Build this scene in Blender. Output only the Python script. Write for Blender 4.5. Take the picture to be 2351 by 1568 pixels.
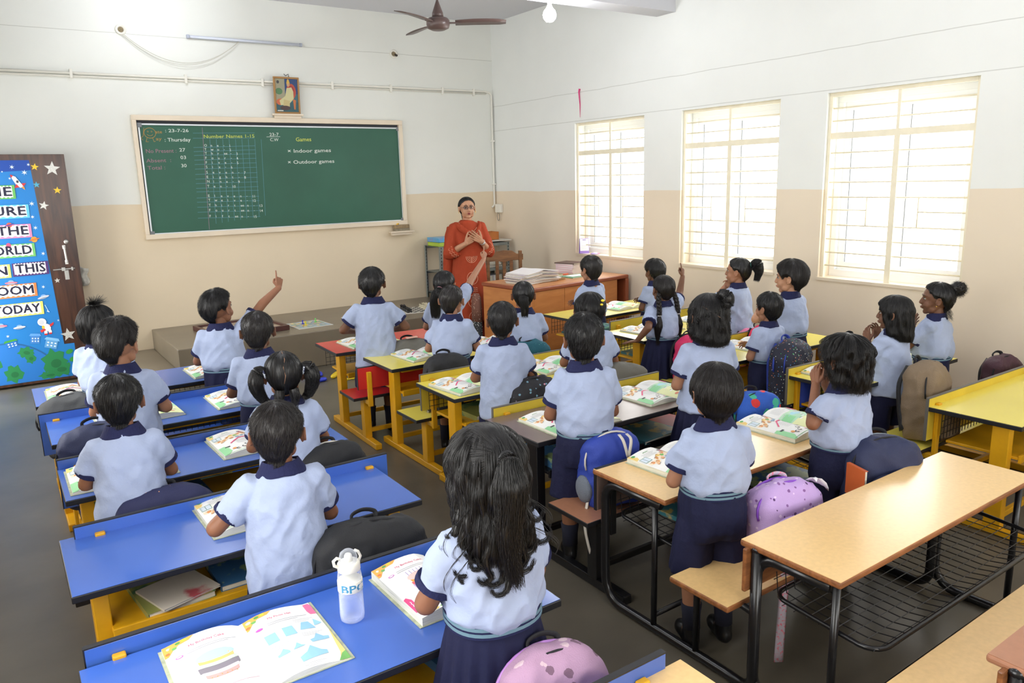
# A primary-school classroom seen from the back: rows of desks, standing pupils, teacher, chalkboard, windows.
import bpy, math, random, numpy as np
from mathutils import Vector, Matrix, noise
for _o in list(bpy.data.objects): bpy.data.objects.remove(_o)
SC = bpy.context.scene
COL = SC.collection
RND = random.Random(11)
PI = math.pi

# ------------------------------------------------------------------ camera
CAM_R = Vector((0.82630226, -0.56261847, -0.02617313))
CAM_U = Vector((0.13772061, 0.15677036, 0.97798573))
CAM_F = Vector((0.54612966, 0.8117164, -0.20702387))
cam = bpy.data.cameras.new('camera'); cam.sensor_width = 36; cam.lens = 26.868
cam.clip_start = 0.05; cam.clip_end = 200
co = bpy.data.objects.new('camera', cam); COL.objects.link(co)
co.matrix_world = Matrix(((CAM_R.x, CAM_U.x, -CAM_F.x, -5.6337), (CAM_R.y, CAM_U.y, -CAM_F.y, -8.6703),
                          (CAM_R.z, CAM_U.z, -CAM_F.z, 1.8), (0, 0, 0, 1)))
SC.camera = co
# ------------------------------------------------------------------ world, light, exposure
wd = bpy.data.worlds.new('world'); SC.world = wd; wd.use_nodes = True
bg = wd.node_tree.nodes['Background']; bg.inputs[0].default_value = (1.0, 0.995, 0.975, 1); bg.inputs[1].default_value = 3.2
SC.view_settings.view_transform = 'Standard'; SC.view_settings.look = 'None'
SC.view_settings.gamma = 1; SC.view_settings.use_curve_mapping = False
SC.view_settings.exposure = 1.28
SC.cycles.max_bounces = 8; SC.cycles.diffuse_bounces = 5; SC.cycles.glossy_bounces = 3
SC.cycles.transparent_max_bounces = 12; SC.cycles.transmission_bounces = 6
SC.cycles.sample_clamp_indirect = 6; SC.cycles.caustics_reflective = False; SC.cycles.caustics_refractive = False
try: SC.cycles.use_denoising = True
except Exception: pass

def portal(loc, rot, sx, sy):
    L = bpy.data.lights.new('window_portal', 'AREA'); L.shape = 'RECTANGLE'; L.size = sx; L.size_y = sy
    L.cycles.is_portal = True
    o = bpy.data.objects.new('window_portal', L); COL.objects.link(o); o.location = loc; o.rotation_euler = rot
    return o
WIN = [(-1.682, -2.798), (-3.309, -4.425), (-4.863, -6.005)]     # window openings in the right wall (y0 > y1)
ZT, ZB = 2.403, 0.941
for a, b in WIN: portal((0.26, (a+b)/2, (ZT+ZB)/2), (0, PI/2, 0), ZT-ZB, a-b)
LWIN = [(-3.0, -4.9), (-6.2, -8.2)]                                 # windows of the left wall, beside and behind the viewer
for a, b in LWIN: portal((-6.36, (a+b)/2, 1.7), (0, -PI/2, 0), 1.7, a-b)
BWIN = [(-5.4, -3.6), (-2.6, -0.8)]                                 # windows of the back wall
for a, b in BWIN: portal(((a+b)/2, -10.86, 1.75), (PI/2, 0, 0), b-a, 1.7)

# ------------------------------------------------------------------ materials
def lin(c):
    return tuple(((x/255)/12.92 if x/255 <= 0.04045 else ((x/255+0.055)/1.055)**2.4) for x in c)
MATS = {}
def mat(name, rgb, rough=0.6, metal=0.0, var=0.0, vscale=6.0, bump=0.0, bscale=60.0, spec=0.5, coat=0.0, stretch=(1,1,1), emit=None, estr=0.0, sheen=0.0, rgb2=None, thr=None, obj=True):
    """principled material; var = brightness variation by noise, rgb2 + thr = second colour in blotches"""
    if name in MATS: return MATS[name]
    m = bpy.data.materials.new(name); m.use_nodes = True; MATS[name] = m
    nt = m.node_tree; N = nt.nodes; L = nt.links; p = N['Principled BSDF']
    c = lin(rgb)
    p.inputs['Base Color'].default_value = (*c, 1); p.inputs['Roughness'].default_value = rough
    p.inputs['Metallic'].default_value = metal; p.inputs['Specular IOR Level'].default_value = spec
    if coat: p.inputs['Coat Weight'].default_value = coat; p.inputs['Coat Roughness'].default_value = 0.15
    if sheen: p.inputs['Sheen Weight'].default_value = sheen
    if emit: p.inputs['Emission Color'].default_value = (*lin(emit), 1); p.inputs['Emission Strength'].default_value = estr
    tc = None
    def coords():
        nonlocal tc
        if tc is None:
            t = N.new('ShaderNodeTexCoord'); mp = N.new('ShaderNodeMapping'); mp.inputs['Scale'].default_value = stretch
            L.new(t.outputs['Object'], mp.inputs[0]); tc = mp
        return tc.outputs[0]
    if var or rgb2:
        n = N.new('ShaderNodeTexNoise'); n.inputs['Scale'].default_value = vscale; n.inputs['Detail'].default_value = 5
        L.new(coords(), n.inputs['Vector'])
        r = N.new('ShaderNodeValToRGB'); L.new(n.outputs['Fac'], r.inputs[0])
        if rgb2:
            t = thr or 0.55
            r.color_ramp.elements[0].position = t-0.03; r.color_ramp.elements[1].position = t+0.03
            r.color_ramp.elements[0].color = (*c, 1); r.color_ramp.elements[1].color = (*lin(rgb2), 1)
        else:
            r.color_ramp.elements[0].position = 0.3; r.color_ramp.elements[1].position = 0.7
            r.color_ramp.elements[0].color = (*[x*(1-var) for x in c], 1); r.color_ramp.elements[1].color = (*[min(1, x*(1+var)) for x in c], 1)
        L.new(r.outputs[0], p.inputs['Base Color'])
    if bump:
        n = N.new('ShaderNodeTexNoise'); n.inputs['Scale'].default_value = bscale; n.inputs['Detail'].default_value = 4
        L.new(coords(), n.inputs['Vector'])
        b = N.new('ShaderNodeBump'); b.inputs['Strength'].default_value = bump; b.inputs['Distance'].default_value = 0.01
        L.new(n.outputs['Fac'], b.inputs['Height']); L.new(b.outputs[0], p.inputs['Normal'])
    return m
def pattern_mat(name, base, cols, scale=30, size=0.25, rough=0.75, feature='F1', rnd=1.0):
    """cloth printed with scattered coloured blobs (voronoi cells)"""
    if name in MATS: return MATS[name]
    m = mat(name, base, rough, bump=0.3, bscale=250); nt = m.node_tree; N = nt.nodes; L = nt.links; p = N['Principled BSDF']
    t = N.new('ShaderNodeTexCoord'); v = N.new('ShaderNodeTexVoronoi'); v.inputs['Scale'].default_value = scale; v.inputs['Randomness'].default_value = rnd
    L.new(t.outputs['Object'], v.inputs['Vector'])
    r = N.new('ShaderNodeValToRGB'); r.color_ramp.interpolation = 'CONSTANT'
    el = r.color_ramp.elements
    while len(el) < len(cols): el.new(0.5)
    for i, c in enumerate(cols): el[i].position = i/len(cols); el[i].color = (*lin(c), 1)
    sp = N.new('ShaderNodeSeparateColor'); L.new(v.outputs['Color'], sp.inputs[0]); L.new(sp.outputs[0], r.inputs[0])
    ns = N.new('ShaderNodeTexNoise'); ns.inputs['Scale'].default_value = scale*2.5; L.new(t.outputs['Object'], ns.inputs['Vector'])
    ad = N.new('ShaderNodeMath'); ad.operation = 'MULTIPLY_ADD'; L.new(ns.outputs['Fac'], ad.inputs[0]); ad.inputs[1].default_value = 0.25; L.new(v.outputs['Distance'], ad.inputs[2])
    th = N.new('ShaderNodeMath'); th.operation = 'LESS_THAN'; L.new(ad.outputs[0], th.inputs[0]); th.inputs[1].default_value = size+0.125
    mx = N.new('ShaderNodeMix'); mx.data_type = 'RGBA'; L.new(th.outputs[0], mx.inputs[0]); mx.inputs[6].default_value = (*lin(base), 1); L.new(r.outputs[0], mx.inputs[7])
    L.new(mx.outputs[2], p.inputs['Base Color'])
    return m
def wood_mat(name, c1, c2, rough=0.4, scale=3.0, stretch=(1, 12, 12), coat=0.0, bump=0.05):
    if name in MATS: return MATS[name]
    m = mat(name, c1, rough, coat=coat); nt = m.node_tree; N = nt.nodes; L = nt.links; p = N['Principled BSDF']
    t = N.new('ShaderNodeTexCoord'); mp = N.new('ShaderNodeMapping'); mp.inputs['Scale'].default_value = stretch
    n = N.new('ShaderNodeTexNoise'); n.inputs['Scale'].default_value = scale; n.inputs['Detail'].default_value = 8; n.inputs['Distortion'].default_value = 0.6
    r = N.new('ShaderNodeValToRGB'); r.color_ramp.elements[0].position = 0.35; r.color_ramp.elements[1].position = 0.68
    r.color_ramp.elements[0].color = (*lin(c2), 1); r.color_ramp.elements[1].color = (*lin(c1), 1)
    L.new(t.outputs['Object'], mp.inputs[0]); L.new(mp.outputs[0], n.inputs['Vector']); L.new(n.outputs['Fac'], r.inputs[0]); L.new(r.outputs[0], p.inputs['Base Color'])
    return m
def glass_mat(name, tint=(1, 1, 1), refl=0.06):
    if name in MATS: return MATS[name]
    m = bpy.data.materials.new(name); m.use_nodes = True; MATS[name] = m
    nt = m.node_tree; N = nt.nodes; L = nt.links; N.remove(N['Principled BSDF'])
    a = N.new('ShaderNodeBsdfTransparent'); a.inputs[0].default_value = (*tint, 1)
    g = N.new('ShaderNodeBsdfGlossy'); g.inputs['Roughness'].default_value = 0.03
    f = N.new('ShaderNodeLayerWeight'); f.inputs[0].default_value = 0.08
    pw = N.new('ShaderNodeMath'); pw.operation = 'MULTIPLY'; L.new(f.outputs['Fresnel'], pw.inputs[0]); pw.inputs[1].default_value = 0.25
    f2 = N.new('ShaderNodeMath'); f2.operation = 'MINIMUM'; L.new(pw.outputs[0], f2.inputs[0]); f2.inputs[1].default_value = 0.15
    mx = N.new('ShaderNodeMixShader'); L.new(f2.outputs[0], mx.inputs[0]); L.new(a.outputs[0], mx.inputs[1]); L.new(g.outputs[0], mx.inputs[2])
    L.new(mx.outputs[0], N['Material Output'].inputs[0]); return m
def ink_mat():
    if 'printed_ink' in MATS: return MATS['printed_ink']
    m = mat('printed_ink', (255, 255, 255), 0.5); N = m.node_tree.nodes
    a = N.new('ShaderNodeAttribute'); a.attribute_name = 'Col'; m.node_tree.links.new(a.outputs['Color'], N['Principled BSDF'].inputs['Base Color'])
    return m
def wall_mat(name, top, low, zline, cracks):
    """two-tone wall paint: pale above, beige dado below, hairline plaster joints at the given heights"""
    m = mat(name, top, 0.55, spec=0.35, bump=0.06, bscale=9); nt = m.node_tree; N = nt.nodes; L = nt.links; p = N['Principled BSDF']
    t = N.new('ShaderNodeTexCoord'); s = N.new('ShaderNodeSeparateXYZ'); L.new(t.outputs['Object'], s.inputs[0])
    n = N.new('ShaderNodeTexNoise'); n.inputs['Scale'].default_value = 1.3; n.inputs['Detail'].default_value = 3; L.new(t.outputs['Object'], n.inputs['Vector'])
    w = N.new('ShaderNodeMath'); w.operation = 'MULTIPLY_ADD'; L.new(n.outputs['Fac'], w.inputs[0]); w.inputs[1].default_value = 0.05; L.new(s.outputs[2], w.inputs[2])
    g = N.new('ShaderNodeMath'); g.operation = 'GREATER_THAN'; L.new(w.outputs[0], g.inputs[0]); g.inputs[1].default_value = zline+0.025
    n2 = N.new('ShaderNodeTexNoise'); n2.inputs['Scale'].default_value = 2.0; n2.inputs['Detail'].default_value = 6; L.new(t.outputs['Object'], n2.inputs['Vector'])
    r = N.new('ShaderNodeMapRange'); L.new(n2.outputs['Fac'], r.inputs[0]); r.inputs[3].default_value = 0.94; r.inputs[4].default_value = 1.04
    mx = N.new('ShaderNodeMix'); mx.data_type = 'RGBA'; L.new(g.outputs[0], mx.inputs[0]); mx.inputs[6].default_value = (*lin(low), 1); mx.inputs[7].default_value = (*lin(top), 1)
    sc = N.new('ShaderNodeVectorMath'); sc.operation = 'SCALE'; L.new(mx.outputs[2], sc.inputs[0]); L.new(r.outputs[0], sc.inputs['Scale'])
    cur = sc.outputs[0]
    for zc, amp in cracks:
        c = N.new('ShaderNodeMath'); c.operation = 'MULTIPLY_ADD'; L.new(n2.outputs['Fac'], c.inputs[0]); c.inputs[1].default_value = amp; L.new(s.outputs[2], c.inputs[2])
        d = N.new('ShaderNodeMath'); d.operation = 'SUBTRACT'; L.new(c.outputs[0], d.inputs[0]); d.inputs[1].default_value = zc+amp*0.5
        e = N.new('ShaderNodeMath'); e.operation = 'ABSOLUTE'; L.new(d.outputs[0], e.inputs[0])
        f = N.new('ShaderNodeMath'); f.operation = 'LESS_THAN'; L.new(e.outputs[0], f.inputs[0]); f.inputs[1].default_value = 0.0035
        k = N.new('ShaderNodeMix'); k.data_type = 'RGBA'; fm = N.new('ShaderNodeMath'); fm.operation = 'MULTIPLY'; L.new(f.outputs[0], fm.inputs[0]); fm.inputs[1].default_value = 0.4
        L.new(fm.outputs[0], k.inputs[0]); L.new(cur, k.inputs[6]); k.inputs[7].default_value = (*lin((150, 150, 140)), 1); cur = k.outputs[2]
    L.new(cur, p.inputs['Base Color'])
    return m

# ------------------------------------------------------------------ mesh builder
class MB:
    def __init__(s): s.v = []; s.f = []; s.m = []
    def add(s, vs, fs, mi=0):
        b = len(s.v); s.v += [tuple(x) for x in vs]; s.f += [tuple(i+b for i in f) for f in fs]; s.m += [mi]*len(fs); return s
    def box(s, x0, x1, y0, y1, z0, z1, mi=0, M=None):
        vs = [Vector((x, y, z)) for z in (z0, z1) for y in (y0, y1) for x in (x0, x1)]
        if M is not None: vs = [M @ v for v in vs]
        return s.add(vs, [(0, 2, 3, 1), (4, 5, 7, 6), (0, 1, 5, 4), (2, 6, 7, 3), (0, 4, 6, 2), (1, 3, 7, 5)], mi)
    def prism(s, poly, z0, z1, mi=0, M=None):
        n = len(poly); vs = [Vector((x, y, z)) for z in (z0, z1) for x, y in poly]
        if M is not None: vs = [M @ v for v in vs]
        return s.add(vs, [tuple(range(n-1, -1, -1)), tuple(range(n, 2*n))]+[(i, (i+1) % n, n+(i+1) % n, n+i) for i in range(n)], mi)
    def tube(s, path, r, n=8, mi=0, cap=True, closed=False, flat=1.0):
        P = [Vector(p) for p in path]; m = len(P)
        rs = r if isinstance(r, (list, tuple)) else [r]*m
        T = []
        for i in range(m):
            a = P[(i-1) % m] if (i > 0 or closed) else P[i]; b = P[(i+1) % m] if (i < m-1 or closed) else P[i]
            t = (b-a); T.append(t.normalized() if t.length > 1e-9 else Vector((0, 0, 1)))
        u = T[0].orthogonal().normalized(); rows = []
        if abs(T[0].z) < 0.95: u = T[0].cross(Vector((0, 0, 1))).normalized()
        for i in range(m):
            u = (u-T[i]*u.dot(T[i])); u = u.normalized() if u.length > 1e-6 else T[i].orthogonal().normalized()
            w = T[i].cross(u)
            rows.append([P[i]+(u*math.cos(2*PI*k/n)+w*flat*math.sin(2*PI*k/n))*rs[i] for k in range(n)])
        b = len(s.v); s.v += [tuple(x) for row in rows for x in row]
        fs = []
        for i in range(m-1 if not closed else m):
            j = (i+1) % m
            for k in range(n): fs.append((b+i*n+k, b+i*n+(k+1) % n, b+j*n+(k+1) % n, b+j*n+k))
        if cap and not closed: fs += [tuple(b+k for k in range(n-1, -1, -1)), tuple(b+(m-1)*n+k for k in range(n))]
        s.f += fs; s.m += [mi]*len(fs); return s
    def lathe(s, prof, n=20, mi=0, M=None, sx=1, sy=1):
        vs = []; fs = []
        for r, z in prof:
            for k in range(n):
                a = 2*PI*k/n; v = Vector((r*sx*math.cos(a), r*sy*math.sin(a), z)); vs.append(M @ v if M is not None else v)
        for i in range(len(prof)-1):
            for k in range(n): fs.append((i*n+k, i*n+(k+1) % n, (i+1)*n+(k+1) % n, (i+1)*n+k))
        if prof[0][0] > 1e-5: fs.append(tuple(range(n-1, -1, -1)))
        if prof[-1][0] > 1e-5: fs.append(tuple((len(prof)-1)*n+k for k in range(n)))
        return s.add(vs, fs, mi)
    def ball(s, c, r, n=12, mi=0, M=None):
        rx, ry, rz = r if isinstance(r, (list, tuple)) else (r, r, r)
        vs = []; fs = []; m = max(4, n//2)
        for i in range(1, m):
            t = PI*i/m
            for k in range(n):
                a = 2*PI*k/n; vs.append(Vector((rx*math.sin(t)*math.cos(a), ry*math.sin(t)*math.sin(a), rz*math.cos(t))))
        top = len(vs); vs += [Vector((0, 0, rz)), Vector((0, 0, -rz))]
        for i in range(m-2):
            for k in range(n): fs.append((i*n+k, (i+1)*n+k, (i+1)*n+(k+1) % n, i*n+(k+1) % n))
        for k in range(n): fs.append((top, k, (k+1) % n)); fs.append((top+1, (m-2)*n+(k+1) % n, (m-2)*n+k))
        C = Vector(c)
        vs = [(M @ v if M is not None else v)+C for v in vs]
        return s.add(vs, fs, mi)
    def capsule(s, a, b, ra, rb, n=14, mi=0):
        a = Vector(a); b = Vector(b); d = b-a; L = d.length
        if L < 1e-6: return s.ball(a, ra, n, mi)
        t = d/L; path = []; rr = []
        for k in range(4): q = PI/2*(k+0.25)/4.25; path.append(a-t*ra*math.cos(q)); rr.append(ra*math.sin(q))
        path.append(a); rr.append(ra); path.append(b); rr.append(rb)
        for k in range(3, -1, -1): q = PI/2*(k+0.25)/4.25; path.append(b+t*rb*math.cos(q)); rr.append(rb*math.sin(q))
        return s.tube(path, rr, n, mi)
    def mesh(s, name, mats, smooth=False, cols=None):
        me = bpy.data.meshes.new(name); me.from_pydata(s.v, [], s.f)
        for m in (mats if isinstance(mats, (list, tuple)) else [mats]): me.materials.append(m)
        if any(s.m): me.polygons.foreach_set('material_index', s.m)
        if smooth: me.polygons.foreach_set('use_smooth', [True]*len(s.f))
        if cols:
            at = me.attributes.new('Col', 'FLOAT_COLOR', 'FACE'); at.data.foreach_set('color', [x for c in cols for x in (*c, 1)])
        me.update(); return me
def obj(name, mb, mats, parent=None, smooth=False, bevel=0, seg=2, cols=None, autos=False, **props):
    me = mb.mesh(name, mats, smooth, cols) if isinstance(mb, MB) else mb
    o = bpy.data.objects.new(name, me); COL.objects.link(o)
    if parent: o.parent = parent
    if bevel:
        b = o.modifiers.new('Bevel', 'BEVEL'); b.width = bevel; b.segments = seg; b.limit_method = 'ANGLE'
    for k, v in props.items(): o[k] = v
    return o
def thing(name, label, cat, loc=(0, 0, 0), rz=0.0, group=None):
    o = bpy.data.objects.new(name, None); COL.objects.link(o); o.location = loc; o.rotation_euler = (0, 0, rz)
    o['label'] = label; o['category'] = cat
    if group: o['group'] = group
    return o
def tag(o, label, cat, group=None):
    o['label'] = label; o['category'] = cat
    if group: o['group'] = group
    return o
def copy_tree(o, parent=None):
    c = o.copy(); COL.objects.link(c)
    if parent: c.parent = parent
    for ch in o.children: copy_tree(ch, c)
    return c
def rot_m(axis, ang): return Matrix.Rotation(ang, 3, axis)

# ------------------------------------------------------------------ flat print: polygons, lines and lettering as thin coloured faces
_txt = {}
def text_mesh(s, spacing=1.0, offset=0.0):
    k = (s, spacing, offset)
    if k in _txt: return _txt[k]
    cu = bpy.data.curves.new('t', 'FONT'); cu.body = s; cu.size = 1; cu.offset = offset; cu.space_character = spacing; cu.resolution_u = 2
    o = bpy.data.objects.new('t', cu); COL.objects.link(o)
    me = bpy.data.meshes.new_from_object(o.evaluated_get(bpy.context.evaluated_depsgraph_get()))
    vs = [(v.co.x, v.co.y) for v in me.vertices]; fs = [tuple(p.vertices) for p in me.polygons]
    bpy.data.objects.remove(o); bpy.data.curves.remove(cu); bpy.data.meshes.remove(me)
    w = max([v[0] for v in vs], default=0)
    _txt[k] = (vs, fs, w); return _txt[k]
class Art:
    def __init__(s): s.P = []
    def poly(s, pts, c, h=1, clip=True): s.P.append((list(pts), [tuple(range(len(pts)))], lin(c), h, clip)); return s
    def fan(s, cx, cy, pts, c, h=1): n = len(pts); s.P.append((list(pts)+[(cx, cy)], [(i, (i+1) % n, n) for i in range(n)], lin(c), h, False)); return s
    def rect(s, x0, y0, x1, y1, c, h=1): return s.poly([(x0, y0), (x1, y0), (x1, y1), (x0, y1)], c, h)
    def ell(s, cx, cy, rx, ry, c, h=2, rot=0, n=14, a0=0, a1=360):
        r = math.radians(rot); pts = []
        full = (a1-a0) >= 360; m = n if full else n+1
        for k in range(m):
            a = math.radians(a0+(a1-a0)*k/n); x = rx*math.cos(a); y = ry*math.sin(a)
            pts.append((cx+x*math.cos(r)-y*math.sin(r), cy+x*math.sin(r)+y*math.cos(r)))
        return s.poly(pts, c, h)
    def line(s, pts, w, c, h=3, asp=1.0):
        for (x0, y0), (x1, y1) in zip(pts, pts[1:]):
            dx, dy = x1-x0, (y1-y0)*asp; L = math.hypot(dx, dy) or 1e-6; nx, ny = -dy/L*w/2, dx/L*w/2/asp
            s.poly([(x0+nx, y0+ny), (x0-nx, y0-ny), (x1-nx, y1-ny), (x1+nx, y1+ny)], c, h)
        return s
    def arc(s, cx, cy, rx, ry, a0, a1, w, c, h=3, n=7):
        return s.line([(cx+rx*math.cos(math.radians(a0+(a1-a0)*k/n)), cy+ry*math.sin(math.radians(a0+(a1-a0)*k/n))) for k in range(n+1)], w, c, h)
    def star(s, cx, cy, r, c, h=3, k=5, inner=0.42, rot=90, sy=1.0):
        return s.poly([(cx+(r if i % 2 == 0 else r*inner)*math.cos(math.radians(rot+180*i/k)), cy+sy*(r if i % 2 == 0 else r*inner)*math.sin(math.radians(rot+180*i/k))) for i in range(2*k)], c, h)
    def text(s, t, x, y, size, c, h=3, rot=0, align='l', sx=1.0, spacing=1.0, offset=0.0, asp=1.0):
        vs, fs, w = text_mesh(t, spacing, offset); r = math.radians(rot)
        ox = {'l': 0, 'c': -w/2, 'r': -w}[align]
        P = []
        for a, b in vs:
            a = (a+ox)*size*sx; b = b*size; P.append((x+a*math.cos(r)-b*math.sin(r), y+(a*math.sin(r)+b*math.cos(r))*asp))
        s.P.append((P, fs, lin(c), h, False)); return s
    def build(s, name, fmap, parent=None, bands=None, dh=0.0003, **props):
        mb = MB(); cols = []
        for i_, (pts, fs, c, h, clip) in enumerate(s.P):
            h = h+0.03*i_
            if bands and clip and len(fs) == 1:
                us = [p[0] for p in pts]; cuts = [b for b in bands if min(us)+1e-6 < b < max(us)-1e-6]
                edges = [-1e9]+cuts+[1e9]
                for lo, hi in zip(edges, edges[1:]):
                    q = _clip(_clip(pts, lo, 1), hi, -1)
                    if len(q) >= 3: mb.add([fmap(u, v, h*dh) for u, v in q], [tuple(range(len(q)))]); cols.append(c)
            else:
                mb.add([fmap(u, v, h*dh) for u, v in pts], fs); cols += [c]*len(fs)
        return obj(name, mb, ink_mat(), parent, cols=cols, **props)
def _clip(pts, x, sgn):
    out = []
    for i in range(len(pts)):
        a = pts[i]; b = pts[(i+1) % len(pts)]; da = (a[0]-x)*sgn; db = (b[0]-x)*sgn
        if da >= 0: out.append(a)
        if da*db < 0: t = da/(da-db); out.append((x, a[1]+t*(b[1]-a[1])))
    return out
# ------------------------------------------------------------------ room
XL, YB, ZC, WT = -6.1, -10.6, 3.745, 0.25
M_WF = wall_mat('front_wall_paint', (226, 228, 222), (224, 209, 182), 1.658, [(3.295, 0.02)])
M_WR = wall_mat('window_wall_paint', (227, 229, 225), (226, 212, 190), 1.658, [(2.73, 0.03), (2.425, 0.01)])
M_WO = wall_mat('plain_wall_paint', (218, 218, 212), (224, 209, 182), 1.658, [])
M_CEIL = mat('white_ceiling_paint', (205, 206, 212), 0.7, var=0.02, vscale=1)
M_FLOOR = mat('grey_cement_floor', (96, 90, 78), 0.36, var=0.22, vscale=2.2, bump=0.05, bscale=14, spec=0.5)
M_PLAT = mat('polished_cement_platform', (122, 112, 95), 0.33, var=0.12, vscale=2.5, bump=0.05, bscale=10)
M_TRIM = mat('cream_gloss_paint', (222, 208, 186), 0.35, var=0.03)
M_IRON = mat('cream_iron_paint', (232, 224, 200), 0.45, var=0.05, vscale=10)
M_UPVC = mat('white_window_plastic', (236, 238, 238), 0.35)
M_BLACK = mat('black_rubber', (18, 18, 20), 0.5)
M_GLASS = glass_mat('clear_glass'); M_GASK = mat('grey_gasket', (90, 94, 96), 0.5)
M_PVC = mat('white_conduit', (226, 224, 214), 0.4)

mb = MB().box(XL-WT, WT, YB-WT, WT, -0.1, 0); obj('floor', mb, M_FLOOR, kind='structure')
mb = MB().box(XL-WT, WT, YB-WT, WT, ZC, ZC+0.15); obj('ceiling', mb, M_CEIL, kind='structure')
mb = MB().box(XL-WT, WT, 0, WT, 0, ZC); obj('wall_front', mb, M_WF, kind='structure')
def wall_with_openings(name, axis, c0, c1, s0, s1, ops, m):
    """axis 'y': wall runs along y between x=c0..c1; ops = (lo, hi, zb, zt)"""
    mb = MB(); ops = sorted(ops)
    def bx(a, b, z0, z1):
        if b-a < 1e-4 or z1-z0 < 1e-4: return
        if axis == 'y': mb.box(c0, c1, a, b, z0, z1)
        else: mb.box(a, b, c0, c1, z0, z1)
    cur = s0
    for lo, hi, zb, zt in ops:
        bx(cur, lo, 0, ZC); bx(lo, hi, 0, zb); bx(lo, hi, zt, ZC); cur = hi
    bx(cur, s1, 0, ZC)
    return obj(name, mb, m, kind='structure')
wall_with_openings('wall_right', 'y', 0, WT, YB-WT, 0, [(b, a, ZB, ZT) for a, b in WIN], M_WR)
wall_with_openings('wall_left', 'y', XL-WT, XL, YB-WT, 0, [(b, a, 0.85, 2.55) for a, b in LWIN]+[(-1.35, -0.28, 0, 2.16)], M_WO)
wall_with_openings('wall_back', 'x', YB-WT, YB, XL-WT, WT, [(a, b, 0.9, 2.6) for a, b in BWIN], M_WO)
for i, yb in enumerate((-3.205, -7.0)):
    obj('trim_%d' % (i+1), MB().box(XL, 0, yb, yb+0.246, 3.305, ZC), M_CEIL, kind='structure', label='white ceiling beam')
# raised teaching platform with a lower step on its left
obj('trim_3', MB().box(-4.36, 0, -1.32, 0, 0, 0.362), M_PLAT, bevel=0.008, kind='structure', label='raised cement platform under the chalkboard')
obj('trim_4', MB().box(-4.93, -4.36, -1.2, 0, 0, 0.155), M_PLAT, bevel=0.006, kind='structure', label='lower cement step beside the platform')

# windows of the right wall
for i, (a, b) in enumerate(WIN):
    w = bpy.data.objects.new('window_%d' % (i+1), None); COL.objects.link(w); w.location = (0, b, ZB); w['kind'] = 'structure'
    W = a-b; H = ZT-ZB
    # sill edge
    obj('window_sill', MB().box(-0.012, 0.25, -0.01, W+0.01, -0.02, 0.004), M_WR if False else M_TRIM, w)
    fr = MB(); x0, x1 = 0.15, 0.21
    fr.box(x0, x1, 0, W, 0, 0.06).box(x0, x1, 0, W, H-0.07, H).box(x0, x1, 0, 0.05, 0.06, H-0.07).box(x0, x1, W-0.05, W, 0.06, H-0.07)
    obj('window_frame', fr, M_UPVC, w, bevel=0.003)
    for k in range(2):
        y0 = 0.05 if k == 0 else W/2-0.03; y1 = W/2+0.03 if k == 0 else W-0.05
        xa, xb = (0.152, 0.172) if k == 0 else (0.184, 0.204)
        sm = MB(); t = 0.062
        sm.box(xa, xb, y0, y1, 0.06, 0.06+t).box(xa, xb, y0, y1, H-0.07-t, H-0.07).box(xa, xb, y0, y0+t, 0.06+t, H-0.07-t).box(xa, xb, y1-t, y1, 0.06+t, H-0.07-t)
        s_ = obj('sash', sm, M_UPVC, w, bevel=0.002)
        gk = MB(); g = 0.004
        gk.box(xa+0.004, xb-0.004, y1-t-g, y1-t, 0.06+t, H-0.07-t)
        obj('gasket', gk, M_GASK, s_)
        obj('pane', MB().box((xa+xb)/2-0.002, (xa+xb)/2+0.002, y0+t, y1-t, 0.06+t, H-0.07-t), M_GLASS, s_)
    # iron security grille
    g = MB(); gx0, gx1 = 0.045, 0.053
    g.box(0.03, 0.06, 0, 0.028, 0, H).box(0.03, 0.06, W-0.028, W, 0, H).box(0.03, 0.06, 0.028, W-0.028, H-0.03, H)
    obj('grille_frame', g, M_IRON, w, bevel=0.002)
    tz = H*(1-0.226)
    obj('grille_transom', MB().box(0.04, 0.046, 0.028, W-0.028, tz-0.025, tz+0.025), M_IRON, w)
    obj('grille_mullion', MB().box(0.038, 0.044, W/2-0.022, W/2+0.022, 0, tz-0.025).box(0.035, 0.06, W/2-0.012, W/2+0.012, tz+0.025, H-0.03), M_IRON, w)
    for fz in (0.081, 0.147, 0.316, 0.399, 0.473, 0.553, 0.705, 0.783, 0.857, 0.93):
        z = H*(1-fz)
        obj('grille_bar', MB().tube([(0.05, 0.01, z), (0.05, W-0.01, z)], 0.0062, 8), M_IRON, w, smooth=True)
    zz = [H*(1-q) for q in (0.553, 0.622, 0.705)]
    yl = W-0.36*W*0.5*1.75; yr = W/2-0.34*W/2
    obj('grille_bar', MB().tube([(0.05, W-0.01, zz[1]), (0.05, yl, zz[1])], 0.006, 8).tube([(0.05, yl, zz[0]), (0.05, yl, zz[2])], 0.006, 8), M_IRON, w, smooth=True)
    obj('grille_bar', MB().tube([(0.05, 0.01, zz[1]-0.006), (0.05, yr, zz[1]-0.006)], 0.006, 8).tube([(0.05, yr, zz[0]), (0.05, yr, zz[2])], 0.006, 8), M_IRON, w, smooth=True)
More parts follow.
